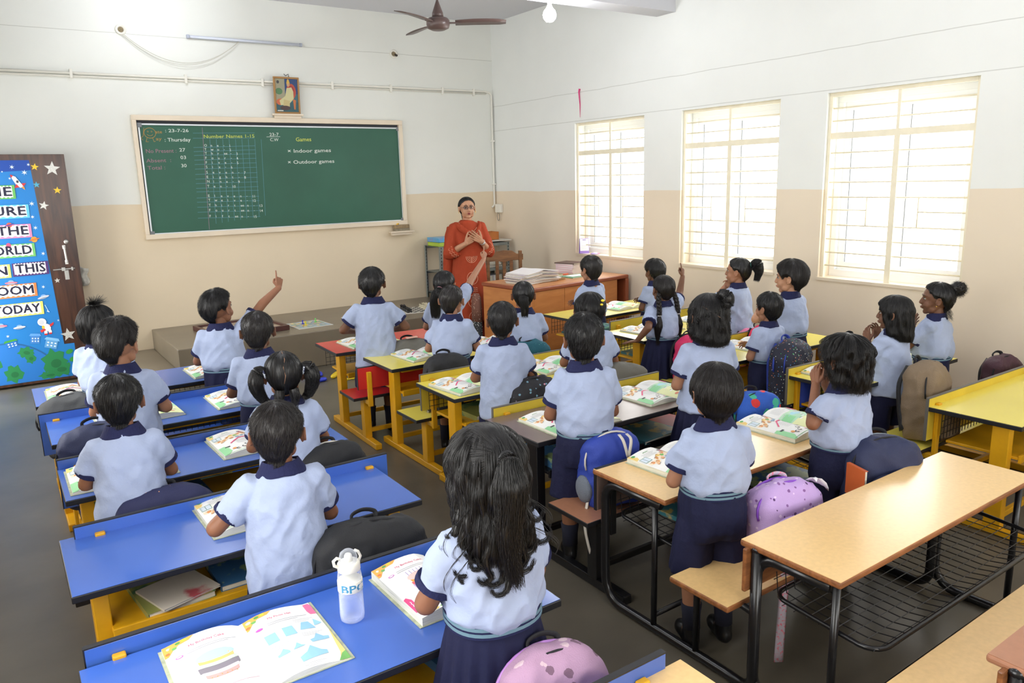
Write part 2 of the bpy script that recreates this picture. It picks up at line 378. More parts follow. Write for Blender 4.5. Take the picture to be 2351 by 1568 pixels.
# simple glazed windows behind the viewer
for i, (a, b) in enumerate(LWIN+BWIN):
    left = i < len(LWIN); w = bpy.data.objects.new('window_%d' % (i+4), None); COL.objects.link(w); w['kind'] = 'structure'
    fr = MB(); lo, hi = min(a, b), max(a, b); z0, z1 = (0.85, 2.55) if left else (0.9, 2.6)
    def bx(s0, s1, q0, q1, d0=0.1, d1=0.15):
        if left: fr.box(XL-d1, XL-d0, s0, s1, q0, q1)
        else: fr.box(s0, s1, YB-d1, YB-d0, q0, q1)
    bx(lo, hi, z0, z0+0.06); bx(lo, hi, z1-0.06, z1); bx(lo, lo+0.06, z0, z1); bx(hi-0.06, hi, z0, z1); bx((lo+hi)/2-0.03, (lo+hi)/2+0.03, z0, z1)
    obj('window_frame', fr, M_UPVC, w)

# chalkboard in its recess-like cream surround
M_BOARD = mat('green_chalkboard', (45, 92, 74), 0.42, var=0.10, vscale=1.6, spec=0.35)
M_ALU = mat('board_aluminium', (205, 210, 214), 0.3, metal=0.4)
cb = thing('chalkboard', 'long green chalkboard in a cream surround on the front wall, covered in chalk lettering', 'chalkboard', (0, 0, 0))
X0, X1, Z0, Z1 = -4.31, -1.345, 1.296, 2.53
fm = MB()
for q in ((X0, X1, Z1-0.052, Z1), (X0, X1, Z0, Z0+0.05), (X0, X0+0.04, Z0+0.05, Z1-0.052), (X1-0.05, X1, Z0+0.05, Z1-0.052)): fm.box(q[0], q[1], -0.06, 0, q[2], q[3])
obj('surround', fm, M_TRIM, cb, bevel=0.004)
obj('backing', MB().box(X0+0.04, X1-0.05, -0.02, 0, Z0+0.05, Z1-0.052), mat('dark_backing', (22, 26, 38), 0.5), cb)
bx0, bx1, bz0, bz1 = -4.243, -1.40, 1.356, 2.432
obj('board', MB().box(bx0, bx1, -0.032, -0.02, bz0, bz1), M_BOARD, cb)
bf = MB(); t = 0.016
bf.box(bx0, bx1, -0.042, -0.02, bz0-t, bz0).box(bx0, bx1, -0.042, -0.02, bz1, bz1+t).box(bx0-t, bx0, -0.042, -0.02, bz0-t, bz1+t).box(bx1, bx1+t, -0.042, -0.02, bz0-t, bz1+t)
obj('board_frame', bf, M_ALU, cb, bevel=0.002)
cr = MB()
for x in (bx0, bx1):
    for z in (bz0, bz1): cr.box(x-0.022, x+0.022, -0.046, -0.03, z-0.022, z+0.022)
obj('corner_cap', cr, mat('grey_plastic', (120, 125, 130), 0.5), cb, bevel=0.004)
# chalk writing, positions read in a 2351-wide crop of the board (640 px wide)
CH = Art(); WH = (214, 222, 214); YE = (196, 206, 84); PK = (150, 110, 125); OR = (170, 130, 60); BLc = (88, 142, 160)
BW, BH = bx1-bx0, bz1-bz0
def bu(x, y):   # crop pixel -> metres on the board, corrected for the board's slant in the photograph
    t = (x-60)/(2245-60); xt0, xb0 = 70+(y-150)*0.115, 0
    ztop = 150+t*25; zbot = 1060-t*140; v = (y-ztop)/(zbot-ztop)
    xl = 70+v*110; xr = 2235+v*45; u = (x-xl)/(xr-xl)
    # perspective foreshortening along the board (nearer at the left)
    u2 = u*1.0; k = 1.42-0.42*0
    u2 = u/(u+(1-u)*1.22) if u > 0 else u
    return (bx0+u2*BW, bz1-v*BH)
def ct(s, x, y, px, c, w=None, offset=0.004):
    a = bu(x, y); b = bu(x, y-px); size = abs(b[1]-a[1])*1.05
    e = bu(x+(w or 100), y); vs, fs, tw = text_mesh(s, 1.0, offset)
    sx = (e[0]-a[0])/(tw*size) if w else 1.0
    CH.text(s, a[0], a[1], size, c, 3, align='l', sx=sx, offset=offset, rot=1.0)
ct(': 23-7-26', 290, 208, 36, WH, 200); ct('ate', 205, 218, 36, OR, 60); ct('ay', 212, 275, 36, OR, 50); ct(': Thursday', 285, 285, 40, WH, 222)
ct('No Present :', 125, 380, 44, PK, 262); ct('27', 410, 366, 38, WH, 52); ct('Absent  :', 130, 458, 42, PK, 212); ct('03', 420, 428, 38, WH, 48)
ct('Total :', 140, 518, 42, PK, 152); ct('30', 425, 496, 38, WH, 48)
a = bu(160, 215)
CH.arc(a[0], a[1], 0.055, 0.05, 0, 360, 0.005, OR, n=18); CH.arc(a[0], a[1]-0.005, 0.028, 0.022, 200, 340, 0.004, OR)
for dx in (-0.017, 0.017): CH.arc(a[0]+dx, a[1]+0.014, 0.006, 0.006, 0, 360, 0.003, OR)
CH.line([(a[0]-0.03, a[1]-0.045), (a[0]-0.045, a[1]-0.085), (a[0]-0.02, a[1]-0.085)], 0.004, OR).line([(a[0]+0.02, a[1]-0.045), (a[0]+0.03, a[1]-0.085), (a[0]+0.045, a[1]-0.08)], 0.004, OR)
CH.line([(a[0]-0.05, a[1]+0.05), (a[0]-0.065, a[1]-0.03), (a[0]-0.09, a[1]-0.05), (a[0]-0.07, a[1]-0.07)], 0.004, OR)
ct('Number Names 1-15', 615, 255, 38, YE, 430); ct('23-7', 1170, 235, 34, WH, 78); ct('C.W', 1175, 278, 34, WH, 72)
p, q = bu(1145, 243), bu(1260, 240); CH.line([p, q], 0.004, WH)
ct('Games', 1390, 278, 44, YE, 130); ct('\u00d7 Indoor games', 1320, 372, 40, WH, 365); ct('\u00d7 Outdoor games', 1322, 464, 40, WH, 392)
rows = ['One-1', 'Two-2', 'Three-3', 'Four-4', 'Five-5', 'Six-6', 'Seven-7', 'Eight-8', 'Nine-9', 'Ten-10', '.', 'Eleven-11', 'Twelve-12', 'Thirteen-13', 'Fourteen-14', 'Fifteen-15']
ys = [325, 358, 390, 428, 465, 502, 546, 585, 622, 662, 692, 742, 778, 820, 862, 912]
CH.line([bu(604, 168), bu(665, 1015)], 0.004, (150, 120, 140), 2)
for i, (s, y) in enumerate(zip(rows, ys)):
    head, _, num = s.partition('-'); x = 620+i*3.0; cells = list(head)
    if 'ee' in head:
        j = head.index('ee'); cells = list(head[:j])+['ee']+list(head[j+2:])
    for ch in cells: ct(ch, x, y, 29, WH, None); x += 54
    if num: ct('-', x, y-2, 29, WH); x += 48; ct(num, x, y+2, 29, WH)
    CH.line([bu(530+i*2.5, y+8), bu(1050+i*3, y-10)], 0.0032, BLc, 1)
for k in range(9): CH.line([bu(668+k*54, 262), bu(722+k*52, 965-k*9)], 0.0032, BLc, 1)
for k in range(2): CH.line([bu(525, 215+k*42), bu(1045, 210+k*42)], 0.003, BLc, 1)
def board_map(u, v, h): return (u, -0.0325-h*0.6, v)
CH.build('chalk_writing', board_map, cb)

# tube light fitting, junction boxes, conduit, cable on the front wall
tl = thing('tube_light', 'unlit slim tube light fitting high on the wall above the chalkboard', 'light', (-3.10, 0, 3.31))
obj('housing', MB().box(-0.585, 0.585, -0.03, 0, -0.014, 0.014), mat('tube_housing', (196, 202, 214), 0.3, metal=0.3), tl, bevel=0.004)
obj('tube', MB().tube([(-0.57, -0.036, -0.002), (0.57, -0.036, -0.002)], 0.012, 10), mat('frosted_tube', (206, 212, 226), 0.25), tl, smooth=True)
obj('end_cap', MB().box(-0.6, -0.575, -0.042, 0, -0.018, 0.018).box(0.575, 0.6, -0.042, 0, -0.018, 0.018), mat('tube_cap', (170, 176, 190), 0.4), tl, bevel=0.003)
def junction(x, z, lab, op):
    j = thing('junction_box', lab, 'junction box', (x, 0, z))
    obj('rim', MB().lathe([(0.0, 0.0), (0.048, 0.0), (0.05, 0.012), (0.04, 0.02), (0.032, 0.012), (0.0, 0.010)], 20, M=Matrix.Rotation(PI/2, 3, 'X')), M_PVC, j, smooth=True)
    obj('cavity', MB().lathe([(0.0, 0.012), (0.026, 0.012), (0.022, 0.024), (0.0, 0.03)], 14, M=Matrix.Rotation(PI/2, 3, 'X')), mat('dusty_hole', (134, 120, 92), 0.8, var=0.3, vscale=60), j)
    if op: obj('socket_tube', MB().tube([(0.015, -0.02, -0.01), (0.02, -0.05, -0.022)], 0.013, 10), mat('dark_bakelite', (40, 34, 30), 0.5), j)
    return j
junction(-4.30, 3.33, 'round grey junction box at the left end of the drooping cable', False)
junction(-1.384, 3.292, 'small round junction box with a stub on the wall near the corner', True)
cc = MB(); pts = []
for k in range(25):
    t = k/24; x = -4.285+t*1.11; z = 3.29+0.01*t-0.99*t*(1-t)*(1.05-0.1*t)+0.0
    pts.append((x, -0.02-0.03*math.sin(PI*t), z))
cc.tube(pts, 0.0035, 6).tube([(p[0]-0.012, p[1]-0.004, p[2]-0.014*math.sin(PI*i/24)-0.004) for i, p in enumerate(pts)], 0.003, 6)
tag(obj('cable', cc, mat('white_wire', (200, 198, 186), 0.5)), 'thin twin cable drooping from the round box to the tube light', 'cable')
pl = thing('conduit_pipe', 'white conduit pipe running along the front wall and down the corner', 'pipe', (0, 0, 0))
obj('pipe', MB().tube([(-6.0, -0.014, 2.90), (-0.13, -0.014, 2.915), (-0.05, -0.014, 2.90), (-0.03, -0.014, 2.86), (-0.03, -0.014, 1.50), (-0.04, -0.014, 1.47), (-0.07, -0.014, 1.45)], 0.0125, 10), M_PVC, pl, smooth=True)
obj('pipe', MB().tube([(-6.0, -0.012, 2.872), (-0.11, -0.012, 2.887)], 0.009, 8), M_PVC, pl, smooth=True)
for x in (-4.78, -3.75, -2.97, -2.18, -1.45, -0.75, -0.3): obj('pipe_clip', MB().box(x-0.012, x+0.012, -0.034, 0, 2.855, 2.94), M_PVC, pl, bevel=0.003)
for z in (2.3, 1.75): obj('pipe_clip', MB().box(-0.055, -0.005, -0.032, 0, z-0.01, z+0.01), M_PVC, pl, bevel=0.003)
so = thing('wall_socket', 'white wall socket box low on the corner pipe with a looped lead', 'socket', (-0.002, -0.11, 1.435), 0)
obj('plate', MB().box(-0.045, 0, -0.065, 0.065, -0.055, 0.055), M_PVC, so, bevel=0.008)
obj('lead', MB().tube([(-0.03, 0.01+0.03*math.sin(a), -0.055-0.04+0.055*math.cos(a)-0.01*i/6) for i, a in enumerate([k*PI/6 for k in range(13)])], 0.004, 6), mat('grey_lead', (120, 118, 112), 0.5), so, smooth=True)

# framed picture on its ledge
pf = thing('framed_picture', 'small gilt-framed colour print of a seated figure above the chalkboard', 'picture', (-2.73, -0.045, 2.575))
pf.rotation_euler = (0.07, 0.0, 0.01)
PW, PH = 0.285, 0.385
fm = MB()
for q in ((0, PW, 0, 0.02), (0, PW, PH-0.02, PH), (0, 0.02, 0.02, PH-0.02), (PW-0.02, PW, 0.02, PH-0.02)): fm.box(q[0]-PW/2, q[1]-PW/2, -0.02, 0, q[2], q[3])
obj('frame', fm, mat('gilt_wood', (158, 116, 62), 0.45), pf, bevel=0.004)
A = Art(); A.rect(0, 0, 1, 1, (52, 96, 108), 1)
A.rect(0, 0.3, 0.42, 1, (150, 146, 120), 2); A.rect(0.42, 0.55, 1, 1, (30, 62, 110), 2); A.rect(0, 0, 1, 0.3, (40, 84, 92), 2)
A.ell(0.15, 0.62, 0.16, 0.1, (80, 120, 80), 3); A.ell(0.2, 0.3, 0.2, 0.1, (190, 96, 60), 3); A.ell(0.7, 0.62, 0.22, 0.24, (176, 70, 48), 3); A.ell(0.7, 0.62, 0.15, 0.18, (150, 40, 40), 4)
A.poly([(0.72, 0.75), (0.5, 0.72), (0.42, 0.48), (0.15, 0.34), (0.2, 0.2), (0.55, 0.22), (0.8, 0.4), (0.8, 0.62)], (196, 190, 142), 5)
A.poly([(0.3, 0.12), (0.6, 0.12), (0.62, 0.34), (0.35, 0.38)], (186, 170, 120), 6)
A.ell(0.58, 0.83, 0.07, 0.065, (190, 150, 110), 6); A.poly([(0.5, 0.86), (0.66, 0.86), (0.62, 0.97), (0.58, 1.0), (0.54, 0.97)], (202, 164, 70), 7)
A.poly([(0.76, 0.4), (0.9, 0.36), (0.86, 0.08), (0.8, 0.08)], (190, 110, 60), 6); A.ell(0.4, 0.12, 0.24, 0.07, (70, 50, 50), 6); A.rect(0.04, 0.02, 0.3, 0.05, (210, 210, 200), 7)
A.ell(0.12, 0.9, 0.06, 0.05, (60, 60, 60), 4)
A.build('print', lambda u, v, h: (-PW/2+0.02+u*(PW-0.04), -0.012-h*0.6, 0.02+v*(PH-0.04)), pf)
obj('hook', MB().tube([(-0.02, -0.01, PH+0.03), (0, -0.005, PH+0.012), (0.03, -0.008, PH+0.03), (0.035, -0.005, PH)], 0.004, 6), M_BLACK, pf)
obj('backing', MB().box(-PW/2+0.015, PW/2-0.015, -0.010, 0, 0.015, PH-0.015), mat('brown_card', (120, 90, 60), 0.8), pf)
def ledge(x0, x1, z, d, lab):
    m = MB(); m.prism([(x0+0.02, 0), (x1-0.02, 0), (x1, -d), (x0, -d)], z-0.02, z).prism([(x0+0.04, 0), (x1-0.04, 0), (x1-0.02, -d*0.8), (x0+0.02, -d*0.8)], z-0.05, z-0.02)
    return tag(obj('wall_ledge', m, M_TRIM, bevel=0.003), lab, 'ledge')
ledge(-2.91, -2.565, 2.573, 0.09, 'small cream ledge under the framed picture')
ledge(-1.60, -1.28, 1.222, 0.11, 'small cream ledge at the lower right of the chalkboard')
du = thing('chalk_duster', 'worn wooden chalk duster lying on the small cream ledge', 'duster', (-1.43, -0.055, 1.222), 0.1)
obj('block', MB().box(-0.1, 0.1, -0.03, 0.03, 0.03, 0.075), mat('worn_wood_block', (150, 128, 96), 0.7, var=0.2, vscale=30), du, bevel=0.006)
obj('felt', MB().box(-0.1, 0.1, -0.03, 0.03, 0, 0.03), mat('grey_felt', (140, 130, 110), 0.95, var=0.2, vscale=50), du)
tag(obj('chalk_stick', MB().tube([(-1.50, -0.08, 1.305), (-1.46, -0.05, 1.31)], 0.008, 8), mat('yellow_chalk', (232, 186, 60), 0.9)), 'short yellow chalk stick on top of the duster', 'chalk')
# pink ribbon stuck to the window wall
tag(obj('ribbon', MB().tube([(-0.008, -1.783, 2.765), (-0.012, -1.775, 2.73), (-0.006, -1.785, 2.60), (-0.008, -1.788, 2.46)], [0.012, 0.009, 0.006, 0.002], 6), mat('pink_ribbon', (206, 60, 120), 0.6)), 'thin pink ribbon scrap taped high on the window wall', 'ribbon')

# ceiling fan
M_FAN = mat('brown_fan_enamel', (92, 74, 70), 0.35, spec=0.5)
fan = thing('ceiling_fan', 'brown three-blade ceiling fan hanging on a short rod', 'fan', (-1.93, -2.08, 3.235))
obj('rod', MB().tube([(0, 0, 0.1), (0, 0, ZC-3.235)], 0.012, 10), M_FAN, fan, smooth=True)
obj('canopy', MB().lathe([(0.02, 0.04), (0.055, 0.05), (0.05, 0.09), (0.02, 0.17), (0.013, 0.19)], 20), M_FAN, fan, smooth=True)
obj('motor', MB().lathe([(0.0, -0.062), (0.06, -0.062), (0.098, -0.045), (0.108, -0.015), (0.108, 0.02), (0.09, 0.042), (0.03, 0.05), (0.0, 0.05)], 28), M_FAN, fan, smooth=True)
for k, ang in enumerate((-32, 88, 208)):
    m = MB(); M = Matrix.Rotation(math.radians(ang), 3, 'Z'); T = Matrix.Rotation(math.radians(-11), 3, 'X')
    n = 9; vs = []; fs = []
    for i in range(n):
        t = i/(n-1); x = 0.16+0.47*t; w = 0.055+0.012*math.sin(PI*t)
        if t > 0.9: w *= 0.7
        for zz in (-0.003, 0.003):
            for yy in (-w, w): vs.append(M @ (T @ Vector((x, yy, zz+0.006*math.sin(PI*t)))))
    for i in range(n-1):
        b = i*4; fs += [(b, b+4, b+5, b+1), (b+2, b+3, b+7, b+6), (b, b+2, b+6, b+4), (b+1, b+5, b+7, b+3)]
    fs += [(0, 1, 3, 2), (n*4-4, n*4-2, n*4-1, n*4-3)]
    m.add(vs, fs)
    bl = obj('blade', m, M_FAN, fan, smooth=True)
    obj('blade_bracket', MB().box(0.08, 0.19, -0.02, 0.02, -0.006, 0.004, M=M), M_FAN, bl, bevel=0.002)
# bulbs: the visible one under the beam and its siblings out of frame
M_BULB = mat('lit_bulb', (255, 255, 255), 0.3, emit=(246, 249, 255), estr=75)
M_CAP = mat('white_bulb_cap', (230, 230, 230), 0.4)
for i, (x, y, z) in enumerate([(-1.40, -3.09, 3.305), (-4.1, -1.0, ZC), (-4.4, -4.2, ZC), (-1.5, -6.0, ZC), (-4.2, -7.6, ZC), (-2.2, -9.3, ZC)]):
    b = thing('light_bulb', 'glowing white LED bulb under the ceiling beam' if i == 0 else 'glowing white LED bulb on the ceiling outside the picture', 'bulb', (x, y, z), 0, None if i == 0 else 'other ceiling bulbs')
    obj('holder', MB().lathe([(0.0, 0), (0.035, 0), (0.032, -0.02), (0.018, -0.03), (0.018, -0.06), (0.0, -0.06)][::-1], 16), M_CAP, b, smooth=True)
    obj('globe', MB().lathe([(0.0, -0.190), (0.030, -0.184), (0.052, -0.16), (0.058, -0.130), (0.048, -0.098), (0.028, -0.075), (0.02, -0.058), (0.0, -0.056)], 20), M_BULB, b, smooth=True)
    # (lathe profile runs bottom to top)
# ------------------------------------------------------------------ open door with the space poster
M_DOOR = wood_mat('dark_brown_laminate', (84, 54, 40), (50, 32, 26), 0.32, 2.2, (10, 10, 1), coat=0.2)
M_STEEL = mat('scratched_steel', (190, 190, 186), 0.35, metal=0.7)
dr = bpy.data.objects.new('door_1', None); COL.objects.link(dr); dr.location = (-6.05, -0.27, 0.02); dr['kind'] = 'structure'; dr['label'] = 'dark brown laminate door standing open in front of the front wall'
DW = 1.095
obj('door_leaf', MB().box(0, DW, 0, 0.036, 0, 2.122), M_DOOR, dr, bevel=0.003)
PX = -6.05
A = Art()
BL1, BL2 = (28, 122, 196), (20, 70, 160)
A.poly([(-6.0, 2.09), (-6.0, 0.045), (-5.095, 0.045), (-5.095, 0.365), (-5.18, 0.365), (-5.24, 2.09)], BL1, 0)
A.poly([(-6.0, 2.09), (-6.0, 1.96), (-5.236, 2.0), (-5.24, 2.09)], BL2, 1)
def xs(x, y): return (x, y)
earth = (-5.66, -0.42, 0.80)
import math as _m
for rr_, cc_, hh in ((0.86, (34, 96, 150), 2), (0.845, (36, 116, 196), 3)):
    pts = [(-5.66+rr_*0.66*_m.cos(a), -0.42+rr_*_m.sin(a)*1.0) for a in [_m.radians(k) for k in range(20, 161, 5)]]
    pts = [(min(max(x, -5.995), -5.10), max(z, 0.05)) for x, z in pts]
    A.poly(pts+[(-5.995, 0.05), (-5.13, 0.05)], cc_, hh)
for (cx, cz, rx, rz, ro) in ((-5.28, 0.2, 0.10, 0.12, 30), (-5.24, 0.13, 0.09, 0.07, 0), (-5.50, 0.33, 0.06, 0.05, -20), (-5.47, 0.27, 0.04, 0.05, 0), (-5.62, 0.14, 0.07, 0.08, 0), (-5.8, 0.25, 0.09, 0.08, 10), (-5.34, 0.085, 0.08, 0.035, 0)):
    A.fan(cx, cz, [(cx+rx*(1+0.22*_m.sin(k*2.3+cx*40))*_m.cos(k*PI/9), cz+rz*(1+0.22*_m.sin(k*2.3+cx*40))*_m.sin(k*PI/9)) for k in range(18)], (36, 128, 74), 4)
    A.ell(cx+rx*0.1, cz-rz*0.1, rx*0.45, rz*0.35, (28, 108, 62), 5, rot=ro)
for (cx, cz) in ((-5.147, 0.287), (-5.127, 0.21)): A.ell(cx, cz, 0.032, 0.022, (52, 150, 60), 4, rot=25)
for (cx, cz, w, hh, ro, c) in ((-5.41, 0.445, 0.075, 0.085, -8, (64, 128, 200)), (-5.285, 0.385, 0.10, 0.09, -18, (96, 160, 214)), (-5.60, 0.42, 0.09, 0.07, 10, (40, 110, 190)), (-5.8, 0.45, 0.08, 0.1, 14, (90, 150, 210))):
    r = _m.radians(ro)
    def q(a, b): return (cx+a*_m.cos(r)-b*_m.sin(r), cz+a*_m.sin(r)+b*_m.cos(r))
    A.poly([q(-w/2, -hh/2), q(w/2, -hh/2), q(w/2, hh/2), q(-w/2, hh/2)], c, 4); A.poly([q(-w*0.65, hh*0.35), q(w*0.65, hh*0.35), q(w*0.5, hh*0.62), q(-w*0.5, hh*0.62)], tuple(min(255, v+30) for v in c) if cx != -5.60 else (60, 150, 60), 5)
    for i in range(3):
        for j in range(2): A.poly([q(-w*0.35+i*w*0.3, -hh*0.3+j*hh*0.3), q(-w*0.2+i*w*0.3, -hh*0.3+j*hh*0.3), q(-w*0.2+i*w*0.3, -hh*0.15+j*hh*0.3), q(-w*0.35+i*w*0.3, -hh*0.15+j*hh*0.3)], (216, 232, 244), 6)
rows = [('THE', (-5.70, -5.395), 1.775, (100, 176, 90)), ('FUTURE', (-5.86, -5.31), 1.60, (96, 190, 226)), ('OF THE', (-5.80, -5.315), 1.423, (226, 134, 176)), ('WORLD', (-5.76, -5.31), 1.246, (110, 184, 104)),
        ('ROOM', (-5.74, -5.345), 0.879, (238, 130, 70)), ('TODAY', (-5.71, -5.315), 0.702, (222, 216, 110)), ('IS IN', (-5.84, -5.527), 1.066, (224, 218, 110)), ('THIS', (-5.488, -5.225), 1.074, (78, 48, 110))]
for s, (x0, x1), z, c in rows:
    A.poly([(x0-0.015, z-0.03), (x1+0.01, z-0.026), (x1+0.012, z+0.096), (x0-0.012, z+0.092)], c, 6)
    vs, fs, tw = text_mesh(s, 1.05, 0.0)
    sz = 0.078/0.70; sx = (x1-x0-0.03)/(tw*sz)
    pts = []; n = 64
    for k in range(n): pts.append((x0+(x1-x0-0.01)*k/(n-1), z-0.014+0.005*_m.sin(k*0.95)))
    for k in range(n): pts.append((x1-0.01-(x1-x0-0.01)*k/(n-1), z+0.086+0.005*_m.sin(k*1.1)))
    A.poly(pts, (232, 232, 236), 7)
    A.text(s, x0+0.010, z, sz, (26, 28, 56), 8, sx=sx, spacing=1.05); A.text(s, x0+0.016, z, sz, (26, 28, 56), 8.3, sx=sx, spacing=1.05); A.text(s, x0+0.013, z+0.004, sz, (26, 28, 56), 8.6, sx=sx, spacing=1.05)
for (cx, cz, r) in ((-5.38, 2.03, 0.022), (-5.29, 1.98, 0.026), (-5.25, 2.05, 0.016), (-5.32, 1.66, 0.0), (-5.27, 1.70, 0.024), (-5.28, 1.58, 0.018), (-5.27, 1.48, 0.02), (-5.24, 1.24, 0.02), (-5.28, 0.93, 0.018), (-5.41, 1.93, 0.014), (-5.6, 2.02, 0.02), (-5.75, 1.95, 0.024), (-5.9, 2.03, 0.02), (-5.9, 1.5, 0.02), (-5.9, 1.2, 0.022), (-5.62, 0.5, 0.016), (-5.2, 0.6, 0.012), (-5.46, 1.99, 0.01), (-5.87, 0.8, 0.02)):
    if r: A.star(cx, cz, r, (214, 232, 244), 5, k=6, inner=0.3, rot=20)
# rocket
A.poly([(-5.39, 1.955), (-5.365, 1.945), (-5.315, 1.86), (-5.335, 1.845), (-5.36, 1.855), (-5.395, 1.93)], (226, 228, 232), 6)
A.poly([(-5.405, 1.965), (-5.382, 1.955), (-5.398, 1.935)], (200, 50, 50), 7); A.poly([(-5.365, 1.88), (-5.385, 1.845), (-5.345, 1.85)], (200, 50, 50), 7); A.poly([(-5.325, 1.885), (-5.29, 1.885), (-5.315, 1.855)], (200, 50, 50), 7)
A.ell(-5.355, 1.90, 0.01, 0.012, (60, 60, 70), 8); A.poly([(-5.33, 1.848), (-5.31, 1.858), (-5.305, 1.825)], (240, 150, 50), 7)
# planets
A.ell(-5.294, 1.374, 0.026, 0.026, (238, 150, 50), 6); A.ell(-5.294, 1.374, 0.045, 0.007, (200, 110, 50), 7, rot=12)
A.ell(-5.50, 1.33, 0.02, 0.025, (200, 80, 120), 6); A.ell(-5.47, 1.515, 0.022, 0.022, (210, 90, 70), 6); A.ell(-5.47, 1.515, 0.04, 0.006, (90, 60, 140), 7, rot=15)
for (cx, cz, ro, c) in ((-5.292, 0.833, 14, (202, 206, 214)), (-5.519, 0.571, 4, (206, 210, 216)), (-5.527, 0.99, 0, (222, 120, 140)), (-5.66, 0.60, 0, (210, 120, 140))):
    A.ell(cx, cz, 0.05, 0.011, c, 6, rot=ro); A.ell(cx, cz+0.012, 0.022, 0.014, (126, 170, 220), 5, rot=ro); A.ell(cx, cz-0.008, 0.03, 0.007, (150, 160, 176), 7, rot=ro)
# astronaut
A.ell(-5.335, 0.60, 0.036, 0.036, (236, 236, 238), 6); A.ell(-5.34, 0.597, 0.022, 0.024, (200, 204, 214), 7); A.ell(-5.30, 0.545, 0.03, 0.036, (236, 236, 240), 6, rot=25)
A.poly([(-5.275, 0.57), (-5.24, 0.59), (-5.245, 0.565), (-5.275, 0.545)], (206, 50, 50), 7); A.poly([(-5.325, 0.54), (-5.36, 0.52), (-5.35, 0.50), (-5.31, 0.52)], (206, 50, 50), 7)
A.ell(-5.28, 0.505, 0.014, 0.022, (236, 236, 240), 6, rot=10); A.ell(-5.315, 0.50, 0.014, 0.022, (236, 236, 240), 6, rot=-10); A.ell(-5.28, 0.485, 0.014, 0.008, (206, 50, 50), 7); A.ell(-5.317, 0.48, 0.014, 0.008, (206, 50, 50), 7); A.ell(-5.33, 0.55, 0.012, 0.016, (230, 190, 60), 7)
A.line([(-5.29, 0.76), (-5.27, 0.70)], 0.004, (216, 232, 246), 6); A.line([(-5.28, 0.70), (-5.262, 0.69)], 0.008, (216, 232, 246), 6)
A.build('poster', lambda u, v, h: (u-PX, -0.0008-h*1.8, v-0.02), dr)
M_SILV = mat('silver_glitter_card', (205, 205, 200), 0.4, metal=0.3, var=0.2, vscale=200); M_GOLD = mat('gold_glitter_card', (226, 188, 50), 0.4, metal=0.2, var=0.2, vscale=200); M_BLST = mat('blue_glitter_card', (70, 160, 190), 0.4)
for (cx, cz, r, m, ro) in ((-5.203, 2.029, 0.034, M_GOLD, 80), (-5.067, 2.012, 0.068, M_SILV, 84), (-5.21, 1.869, 0.03, M_BLST, 90), (-5.05, 1.814, 0.035, M_GOLD, 85), (-5.177, 1.679, 0.042, M_SILV, 75), (-5.135, 0.452, 0.065, M_SILV, 95), (-5.159, 0.978, 0.025, M_SILV, 90)):
    pts = [(cx-PX+(r if i % 2 == 0 else r*0.42)*_m.cos(_m.radians(ro+36*i)), cz-0.02+(r if i % 2 == 0 else r*0.42)*_m.sin(_m.radians(ro+36*i))) for i in range(10)]
    sm = MB(); n = 10; vs = [(x, -0.003, z) for x, z in pts]+[(x, 0.0, z) for x, z in pts]
    sm.add(vs, [tuple(range(n)), tuple(range(2*n-1, n-1, -1))]+[(i, n+i, n+(i+1) % n, (i+1) % n) for i in range(n)])
    obj('star', sm, m, dr)
hx = -5.06-PX
obj('lock', MB().lathe([(0.0, 0), (0.02, 0), (0.02, 0.008), (0.012, 0.012), (0.0, 0.012)], 18, M=Matrix.Rotation(PI/2, 3, 'X')), M_STEEL, dr, smooth=True).location = (hx+0.02, 0, 1.316)
obj('handle', MB().tube([(hx-0.005, -0.001, 1.27), (hx-0.005, -0.03, 1.265), (hx-0.003, -0.034, 1.2), (hx, -0.03, 1.13), (hx, -0.001, 1.125)], 0.009, 8).box(hx-0.018, hx+0.008, -0.003, 0, 1.25, 1.285).box(hx-0.013, hx+0.013, -0.003, 0, 1.105, 1.145), mat('white_handle', (216, 216, 212), 0.3), dr, smooth=False, bevel=0.002)
bo = obj('bolt', MB().tube([(hx-0.12, -0.012, 1.06), (hx+0.06, -0.012, 1.062)], 0.006, 8), M_STEEL, dr)
obj('bolt_bracket', MB().box(hx-0.05, hx-0.02, -0.02, 0, 1.045, 1.077).box(hx+0.03, hx+0.045, -0.02, 0, 1.045, 1.077).box(hx-0.03, hx+0.005, -0.006, 0, 0.96, 1.05).box(hx-0.022, hx-0.004, -0.008, -0.006, 0.98, 1.02), M_STEEL, bo, bevel=0.002)
obj('hinge', MB().tube([(0, 0.04, 0.3), (0, 0.04, 0.42)], 0.01, 8).tube([(0, 0.04, 1.7), (0, 0.04, 1.82)], 0.01, 8), M_STEEL, dr)
# cloth bag hanging behind the door edge on the front wall
cl = MB(); vs = []; fs = []
for i in range(9):
    for j in range(7):
        u = i/8; v = j/6; vs.append((-4.96+0.085*u+0.012*math.sin(9*v+u), -0.02-0.03*math.sin(PI*u)-0.008*math.sin(14*u+3*v), 1.08-0.2*v+0.03*(u-0.5)**2-0.04*u*(1-v)))
for i in range(8):
    for j in range(6): fs.append((i*7+j, (i+1)*7+j, (i+1)*7+j+1, i*7+j+1))
cl.add(vs, fs)
hb = tag(obj('hanging_cloth', cl, mat('crumpled_white_cloth', (202, 200, 190), 0.85, var=0.15, vscale=30), smooth=True), 'crumpled white cloth hanging on the wall behind the door edge', 'cloth')
so_ = hb.modifiers.new('Solidify', 'SOLIDIFY'); so_.thickness = 0.004

